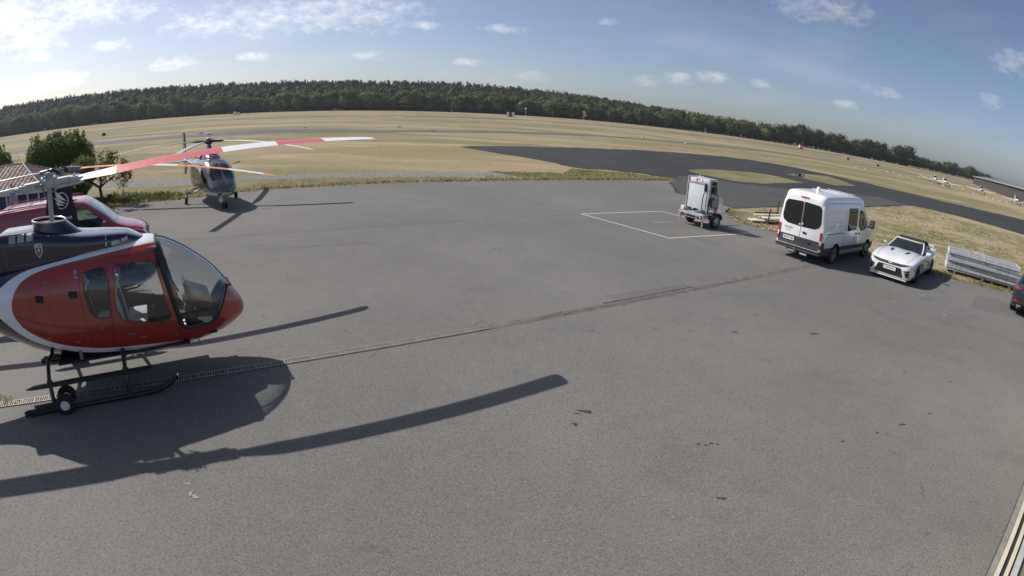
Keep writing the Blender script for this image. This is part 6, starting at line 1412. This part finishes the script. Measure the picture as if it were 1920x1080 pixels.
# ================================================================== airfield furniture
def box_thing(name, label, cat, g, d, mat, group=None, rz=0):
    q = MB(); q.box((0, 0, d[2] / 2), d, None, .02); o = q.build(name, mat); o.location = (g.x, g.y, 0); o.rotation_euler = (0, 0, rz); return tag(o, label, cat, group)
g = gp(1499, 333); TS_ = thing('taxiway_sign', 'low black sign with two round pale lamps on the small grass island', 'sign', (g.x, g.y, 0), R(-28))
q = MB(); q.box((0, 0, .27), (1.05, .10, .34), None, .02); q.build('board', 'black', TS_)
for x in (-.3, .3):
    q = MB(); q.lathe([(.13, -.07), (.13, -.05)], (x, 0, .28), 'y', 18); q.build('round_lamp', 'sign_white', TS_)
    q = MB(); q.box((x, 0, .05), (.05, .05, .12)); q.build('leg', 'grey_md', TS_)
cone_me = MB(); cone_me.lathe([(.42, 0), (.42, .04), (.32, .05), (.20, .45), (.14, .70), (.02, .72)], (0, 0, 0), 'z', 14); cme_ = cone_me.mesh('edge_marker', 'sign_white', 40)
CONES = [(1605, 314), (1622, 318), (1664, 322), (1687, 330), (1704, 331), (1746, 343), (1768, 349), (1785, 352), (1805, 355), (1826, 364), (1850, 371), (1862, 374), (1875, 377), (1887, 380), (1724, 332), (1676, 324)]
for px, py in CONES:
    g = gp(px, py); o = obj('edge_marker', cme_); o.location = (g.x, g.y, 0); o.rotation_euler = (0, 0, random.random()); o.scale = (.42, .42, .5)
    tag(o, 'white cone marker in the row along the aircraft parking', 'marker', 'white cone markers along the aircraft parking')
bm_ = MB(); bm_.box((0, 0, .22), (.9, .5, .36), None, .06); bme = bm_.mesh('runway_marker', 'sign_white', 40)
for px, py in [(572, 240), (748, 239), (812, 246), (590, 209.5), (736, 211), (870, 213.5), (925, 218), (1045, 224), (1183, 236), (1206, 259), (1287, 270), (1240, 243), (1432, 267), (377, 251), (392, 253), (990, 221)]:
    g = gp(px, py); o = obj('runway_marker', bme); o.location = (g.x, g.y, 0); o.scale = (.8,) * 3; tag(o, 'small white block marker in the dry airfield grass', 'marker', 'small white block markers in the airfield grass')
for px, py, lab in [(1590, 301, 'small black marker board left of the other one beyond the taxiway'), (1646, 313, 'small black marker board nearer the parked aircraft'), (195, 257, 'small dark marker board in the grass right of the evergreen shrub')]:
    g = gp(px, py); t = thing('marker_board', lab, 'sign', (g.x, g.y, 0), random.uniform(-.4, .4)); q = MB(); q.box((0, 0, .62), (.95, .12, .65)); q.build('board', 'black', t)
    for x in (-.3, .3): q = MB(); q.box((x, 0, .15), (.08, .08, .32)); q.build('leg', 'sign_red', t)
g = gp(957, 219); t = thing('equipment_shelter', 'white equipment shelter with dark middle panel at the forest edge', 'shelter', (g.x, g.y, 0), 0)
for x in (-1.35, 1.35): q = MB(); q.box((x, 0, 1.25), (1.35, 1.8, 2.5), None, .04); q.build('cabinet', 'sign_white', t)
q = MB(); q.box((0, .1, 1.2), (1.30, 1.5, 2.3)); q.build('middle_panel', 'stake', t)
g = gp(985, 219); t = thing('signal_mast', 'thin mast with round white lamp right of the white shelter', 'mast', (g.x, g.y, 0), 0); q = MB(); q.cyl((0, 0, 0), (0, 0, 4.6), .09, .07, 8); q.build('pole', 'sign_white', t); q = MB(); q.ball((0, 0, 4.8), .55); q.build('lamp', 'sign_white', t); q = MB(); q.bar((0, 0, 4.9), (1.6, 0, 5.3), .3); q.build('arm', 'sign_red', t)
g = gp(1093, 226.5); t = thing('windsock', 'red and white windsock hanging from its pole in front of the forest', 'windsock', (g.x, g.y, 0), R(15)); q = MB(); q.cyl((0, 0, 0), (0, 0, 5.8), .11, .08, 8); q.build('pole', 'sign_white', t)
for i in range(5):
    a, b_ = i / 5, (i + 1) / 5; f = lambda s_: Vector((.1 + 1.5 * s_ ** .7, 0, 5.7 - 3.9 * s_ ** 1.5)); q = MB(); q.cyl(f(a), f(b_), .75 - .45 * a, .75 - .45 * b_, 10); q.build('sock_band', 'sign_red' if i % 2 == 0 else 'sign_white', t, 40)
g = gp(465, 214); t = thing('lattice_mast', 'tall thin rust brown mast at the forest edge', 'mast', (g.x, g.y, 0), 0); q = MB(); q.cyl((0, 0, 0), (0, 0, 8.2), .26, .18, 8); q.build('pole', 'stake', t); q = MB(); q.box((0, 0, 8.3), (.6, .6, .3)); q.build('head', 'sign_red', t)
for px, py, d, lab in [(440, 215.5, (1.4, 1, 2.0), 'tallest of the white boxes left of the thin mast'), (444, 215.5, (1.2, 1, 1.3), 'middle white box left of the thin mast'), (447.5, 215.5, (.9, 1, 1.6), 'right white box left of the thin mast')]:
    box_thing('white_box', lab, 'box', gp(px, py), d, 'sign_white')
g = gp(1501, 279); t = thing('glide_antenna', 'red and white banded box with mast at the runway edge', 'box', (g.x, g.y, 0), 0)
for i, m_ in enumerate(('sign_red', 'sign_white', 'sign_red')): q = MB(); q.box((0, 0, .45 + i * .8), (2.0 - .2 * (i == 2), 1.8, .8)); q.build('band', m_, t)
q = MB(); q.cyl((.8, 0, 2.3), (.8, 0, 4.2), .08, None, 6); q.build('aerial', 'grey_md', t)
g = gp(1322, 250); t = thing('signal_mast', 'small white post with dark head at the runway end', 'mast', (g.x, g.y, 0), 0); q = MB(); q.cyl((0, 0, 0), (0, 0, 2.4), .12, None, 8); q.build('pole', 'sign_white', t); q = MB(); q.box((0, 0, 2.9), (1.2, .5, .9)); q.build('head', 'grey_md', t)

# ------------------------------------------------------------------ parked light aircraft
def make_plane(label, loc, rz, sc=1.0):
    t = thing('light_aircraft', label, 'aircraft', loc, rz, 'light aircraft parked beyond the taxiway'); t.scale = (sc,) * 3
    S = [(2.2, 1.25, .95, .12, 1.1, 2, 2), (2.05, 1.36, .85, .34, 1.1, 2.2, 2.2), (1.4, 1.45, .72, .50, 1.1, 2.3, 2.3), (.6, 1.55, .68, .56, 1.1, 2.3, 2.4), (-.4, 1.55, .70, .55, 1.1, 2.2, 2.2), (-1.8, 1.36, .85, .34, 1.1, 2, 2), (-4.4, 1.25, 1.02, .10, 1.13, 2, 2)]
    MB().loft(fuselage(S, 26, 20)).build('fuselage', 'white', t, 40)
    C_ = [(.95, 1.5, 1.35, .2, 1.42, 2, 2), (.6, 1.80, 1.3, .44, 1.45, 2.2, 2), (0, 1.98, 1.3, .50, 1.45, 2.4, 2), (-.7, 1.92, 1.3, .46, 1.45, 2.3, 2), (-1.5, 1.5, 1.25, .2, 1.4, 2, 2)]
    MB().loft(fuselage(C_, 16, 18)).build('canopy', 'glass_dark', t, 40)
    for sgn in (1, -1):
        MB().add([(.75, sgn * .4, .80), (-.75, sgn * .4, .80), (.40, sgn * 4.8, 1.12), (-.55, sgn * 4.8, 1.12), (.6, sgn * .4, .95), (-.7, sgn * .4, .84), (.3, sgn * 4.8, 1.19), (-.52, sgn * 4.8, 1.14)], [(0, 2, 3, 1), (4, 5, 7, 6), (0, 4, 6, 2), (1, 3, 7, 5), (2, 6, 7, 3), (0, 1, 5, 4)]).build('wing', 'white', t)
        MB().prism([(-3.7, sgn * .08), (-3.9, sgn * 1.5), (-4.4, sgn * 1.5), (-4.5, sgn * .08)], 'z', 1.16, 1.22).build('tailplane', 'white', t)
        MB().bar((0, sgn * 1.3, .85), (0, sgn * 1.35, .2), .08).build('gear_leg', 'grey_md', t); MB().lathe([(.08, -.07), (.22, -.07), (.22, .07), (.08, .07)], (0, sgn * 1.35, .22), 'y', 16).build('main_wheel', 'rubber', t, 40)
        MB().box((.05, sgn * 4.85, 1.15), (1.0, .16, .14), None, .05).build('wing_tip', 'sign_red', t)
    MB().bar((1.7, 0, .85), (1.75, 0, .2), .08).build('nose_leg', 'grey_md', t); MB().lathe([(.08, -.06), (.19, -.06), (.19, .06), (.08, .06)], (1.75, 0, .19), 'y', 16).build('nose_wheel', 'rubber', t, 40)
    MB().prism([(-3.5, 1.2), (-4.0, 2.3), (-4.5, 2.3), (-4.5, 1.1)], 'y', -.04, .04).build('tail_fin', 'white', t)
    MB().bar((2.24, -.9, 1.1), (2.24, .9, 1.1), .16, .03, (1, 0, 0)).build('propeller', 'ink', t); MB().lathe([(.16, 2.18), (.13, 2.32), (.02, 2.45)], (0, 0, 1.1), 'x', 12).build('spinner', 'sign_white', t, 40)
    return t
PL = [(1752, 343, 232, 'white low-wing aircraft furthest left in the parked row'), (1771, 349, 236, 'white low-wing aircraft overlapping the leftmost parked one'), (1838, 363, 226, 'white low-wing aircraft between the overlapping pair and the right edge'), (1905, 383, 229, 'white low-wing aircraft half cut off near the right edge')]
g = gp(PL[0][0], PL[0][1]); p0 = make_plane(PL[0][3], (g.x, g.y, 0), R(PL[0][2]))
for px, py, a, lab in PL[1:]:
    g = gp(px, py); copy_tree(p0, (g.x, g.y, 0), R(a), lab, p0['group'])
# ------------------------------------------------------------------ long dark hangar beyond the aircraft
hA, hB = Vector((275, 268, 0)), Vector((128, 92, 0)); hd_ = (hB - hA); hl = hd_.length; HG2 = thing('hangar', 'long low dark hangar behind the parked aircraft at the right edge', 'hangar', hA, math.atan2(hd_.y, hd_.x))
MAT['hangar'] = flat('dark_hangar_sheet', (.055, .05, .05), .7, var=.15, scale=.4); MAT['hangar_roof'] = flat('hangar_roof', (.16, .16, .16), .6, var=.1, scale=.5)
q = MB(); q.box((hl / 2, 9, 2.3), (hl, 18, 4.6)); q.build('wall', 'hangar', HG2)
q = MB(); q.add([(-1, -.8, 4.6), (hl + 1, -.8, 4.6), (hl + 1, 19, 4.6), (-1, 19, 4.6), (-1, 9, 6.0), (hl + 1, 9, 6.0)], [(0, 1, 5, 4), (2, 3, 4, 5), (0, 4, 3), (1, 2, 5), (0, 3, 2, 1)]); rf3 = q.build('roof', 'hangar_roof', HG2)
q = MB(); q.box((hl / 2, -.85, 4.55), (hl + 2, .12, .35)); q.build('gutter', 'grey_lt', HG2)
for i in range(30):
    q = MB(); q.box((hl - 6 - i * 6.5, -.08, 2.2), (.3, .2, 4.4)); q.build('post', 'grey_md', HG2)
for i in range(29):
    q = MB(); q.box((hl - 9.2 - i * 6.5, -.03, 2.0), (5.6, .08, 4.0)); q.build('door', 'hangar', HG2)

# ================================================================== forest: hill, back wood as one mass, front row tree by tree
EDGE = [(-700, 330), (-470, 352), (-330, 385), (-200, 408), (-100, 416), (0, 416), (100, 404), (190, 404), (260, 398), (320, 405), (400, 450), (520, 520), (760, 640)]
ex_, ey_ = [p[0] for p in EDGE], [p[1] for p in EDGE]
def edge_y(x): return float(np.interp(x, ex_, ey_))
def hill_h(x, back):
    side_ = np.interp(x, [-700, -450, -250, -60, 40, 130, 200], [24, 22, 18, 16, 12, 5, 0]); return side_ * np.clip((back - 6) / 150, 0, 1) ** .85
nx_, ny_ = 60, 14; xs_ = np.linspace(-760, 320, nx_); bs_ = np.linspace(2, 330, ny_); hv = [(x, edge_y(x) + b_, float(hill_h(x, b_)) - (.05 if b_ < 20 else 0)) for b_ in bs_ for x in xs_]
q = MB(); q.add(hv, [(j * nx_ + i, j * nx_ + i + 1, (j + 1) * nx_ + i + 1, (j + 1) * nx_ + i) for j in range(ny_ - 1) for i in range(nx_ - 1)]); MAT['forest_floor'] = flat('forest_floor', (.045, .04, .025), .95, var=.3, scale=.2); struct(q.build('hill', 'forest_floor'))
def crown_arrays(kind, rng, n_q, lumps, sz=.085):
    """unit tree crown (height 1, foot at 0): quads of leaf clumps plus a few dark inner lumps"""
    b = MB()
    if kind == 'broad':
        cs = []
        for i in range(lumps):
            a, z = rng.uniform(0, 6.28), rng.uniform(.22, .86); r_ = .36 * math.sqrt(max(.05, 1 - ((z - .45) / .52) ** 2)) * rng.uniform(.35, .85); k = rng.uniform(.13, .20); cs.append((r_ * math.cos(a), r_ * math.sin(a), z, k * 1.15, k * 1.15, k))
        leaf_cloud(b, cs, n_q // lumps, 1, sz, rng, .35, .7); 
        for c in cs[::2]: b.ball(c[:3], c[3] * .62, c[4] * .62, c[5] * .62, 4, 6)
        b.ball((0, 0, .45), .27, .27, .36, 5, 8)
    else:
        cs = []
        for i in range(lumps):
            z = .25 + .72 * i / (lumps - 1); r_ = .24 * (1 - z) ** .8 + .05; a = rng.uniform(0, 6.28); cs.append((r_ * .45 * math.cos(a), r_ * .45 * math.sin(a), z, r_, r_, .07))
        leaf_cloud(b, cs, n_q // lumps, 1, .075, rng, .2, .6); b.tube([(0, 0, .2), (0, 0, .6), (0, 0, 1.0)], [.16, .11, .01], 6)
    return b
rf_ = np.random.default_rng(11)
protos_r = []
# front row
MAT['trunk_far'] = flat('dark_trunk', (.05, .04, .03), .9)
protos = []
for i in range(6):
    b = crown_arrays('broad', rf_, 1100, 16 + i % 3, .058); protos.append(raw_mesh(b, 'crown', ['leaf_front']))
for i in range(4):
    b = crown_arrays('broad', rf_, 1100, 16 + i % 3, .058); protos_r.append(raw_mesh(b, 'crown', ['leaf_wood']))
tkm = MB(); tkm.tube([(0, 0, 0), (0, 0, .25), (.01, 0, .45)], [.03, .022, .015], 6); tkm.tube([(0, 0, .22), (.10, .05, .42)], [.014, .006], 5); tkm.tube([(0, 0, .24), (-.09, -.04, .44)], [.014, .006], 5); tkme = tkm.mesh('trunk', 'trunk_far', 40)
xs2 = []; x = -520.0
while x < 640: xs2.append(x); x += rf_.uniform(4.2, 7.6) * (1.0 if x < 330 else 1.6)
k = 0
for x in xs2:
    y = edge_y(x) + rf_.uniform(-3, 5); right = x > 120
    h_ = (rf_.uniform(10.0, 16.5) if not right else rf_.uniform(9.5, 16.5)) * (1.15 if x < -250 else 1.0)
    if 60 < x < 190: h_ *= .85
    if x > 330: h_ *= .9
    if right and rf_.random() < .25: h_ *= 1.15
    t = bpy.data.objects.new('forest_tree', None); COL.objects.link(t); t.empty_display_size = 1; t.location = (x, y, 0); t.rotation_euler = (0, 0, rf_.uniform(0, 6.28)); w_ = h_ * rf_.uniform(1.05, 1.6); t.scale = (w_, w_, h_)
    tag(t, 'dark rounded broadleaf tree in the right-hand part of the forest edge' if right else 'broadleaf tree in the front row of the forest edge below the hill', 'tree', 'trees along the right-hand forest edge' if right else 'trees along the forest edge below the hill')
    obj('crown', protos_r[k % 4] if right and x > 190 else protos[k % 6], t); obj('trunk', tkme, t); k += 1
# back wood: one mass
vars_ = []
for i in range(4):
    b = crown_arrays('broad', rf_, 210, 10, .075); vars_.append((np.array(b.v, np.float32), b.f, 0))
for i in range(3):
    b = crown_arrays('pine', rf_, 96, 8); vars_.append((np.array(b.v, np.float32), b.f, 1))
def scatter(name, label, pts):
    V, FV, FL_, MI = [], [], [], []; off = 0
    prep = [(v, np.concatenate([np.array(f, np.int32) for f in fs]), np.array([len(f) for f in fs], np.int32), m) for v, fs, m in vars_]
    for (x, y, z, h_, w_, vi) in pts:
        v, fv, fl, m = prep[vi]; a = rf_.uniform(0, 6.28); c, s = math.cos(a), math.sin(a)
        q = np.empty_like(v); q[:, 0] = (v[:, 0] * c - v[:, 1] * s) * w_ + x; q[:, 1] = (v[:, 0] * s + v[:, 1] * c) * w_ + y; q[:, 2] = v[:, 2] * h_ + z
        V.append(q); FV.append(fv + off); FL_.append(fl); MI.append(np.full(len(fl), m, np.int32)); off += len(v)
    V, FV, FL_, MI = np.concatenate(V), np.concatenate(FV), np.concatenate(FL_), np.concatenate(MI); me = bpy.data.meshes.new(name)
    me.vertices.add(len(V)); me.vertices.foreach_set('co', V.ravel()); me.loops.add(len(FV)); me.loops.foreach_set('vertex_index', FV); me.polygons.add(len(FL_)); me.polygons.foreach_set('loop_start', np.concatenate([[0], np.cumsum(FL_)[:-1]]).astype(np.int32)); me.polygons.foreach_set('material_index', MI)
    me.update(calc_edges=True); me.validate(); me.materials.append(MAT['leaf_wood']); me.materials.append(MAT['leaf_pine'])
    o = obj(name, me); struct(o, 'stuff'); o['label'] = label; o['category'] = 'forest'; return o
pts = []
for x in np.arange(-740, 210, 7.2):
    for bk in np.concatenate([np.arange(8, 60, 8.5), np.arange(62, 215, 10)]):
        xx, bb = x + rf_.normal(0, 2.4), bk + rf_.normal(0, 2.6); hh = float(hill_h(xx, bb))
        if hh < 1.0 and bb > 40: continue
        pine = rf_.random() < np.clip((bb - 50) / 130, .05, .5); h_ = rf_.uniform(11, 15.5) if not pine else rf_.uniform(10.5, 14.5); pts.append((xx, edge_y(xx) + bb, hh, h_, h_ * rf_.uniform(.8, 1.2) * (1 if not pine else .95), int(rf_.integers(4, 7)) if pine else int(rf_.integers(0, 4))))
for x in np.arange(180, 900, 7.5):
    for bk in (9, 18, 28): 
        h_ = rf_.uniform(7.5, 11.5); xx = x + rf_.normal(0, 2.5); pts.append((xx, edge_y(min(xx, 760)) + bk + rf_.normal(0, 2), 0, h_, h_ * rf_.uniform(1.0, 1.4), int(rf_.integers(0, 4))))
scatter('forest', 'dark mixed wood with conifers covering the hill behind the front trees', pts)
# far-off wood on the right horizon
pts = []
for x in np.arange(420, 1400, 10):
    for bk in (0, 12): h_ = rf_.uniform(9, 14); pts.append((x, 640 + .35 * (x - 420) + bk + rf_.normal(0, 4), 0, h_, h_ * 1.3, int(rf_.integers(0, 4))))
scatter('far_forest', 'far-off grey green line of trees on the right horizon', pts)
# scrub in front of the forest edge
pts = []
for x in rf_.uniform(-560, 330, 420): h_ = rf_.uniform(1.2, 3.6); pts.append((x, edge_y(x) - rf_.uniform(1, 5), 0, h_, h_ * 1.5, int(rf_.integers(0, 4))))
scatter('forest_scrub', 'low dark scrub along the foot of the forest edge', pts)

# ================================================================== the air: thin even haze round the whole place
hz = MB(); hz.box((100, 720, 21.4), (3300, 1640, 45.2)); s_ = NT('haze_air'); pv = s_.n('ShaderNodeVolumePrincipled'); pv.inputs['Color'].default_value = (.80, .88, 1.0, 1); pv.inputs['Density'].default_value = .00012; pv.inputs['Anisotropy'].default_value = .2
ou = s_.n('ShaderNodeOutputMaterial'); s_.t.links.new(pv.outputs[0], ou.inputs['Volume']); MAT['haze'] = s_.m; struct(hz.build('haze', 'haze'), 'stuff')
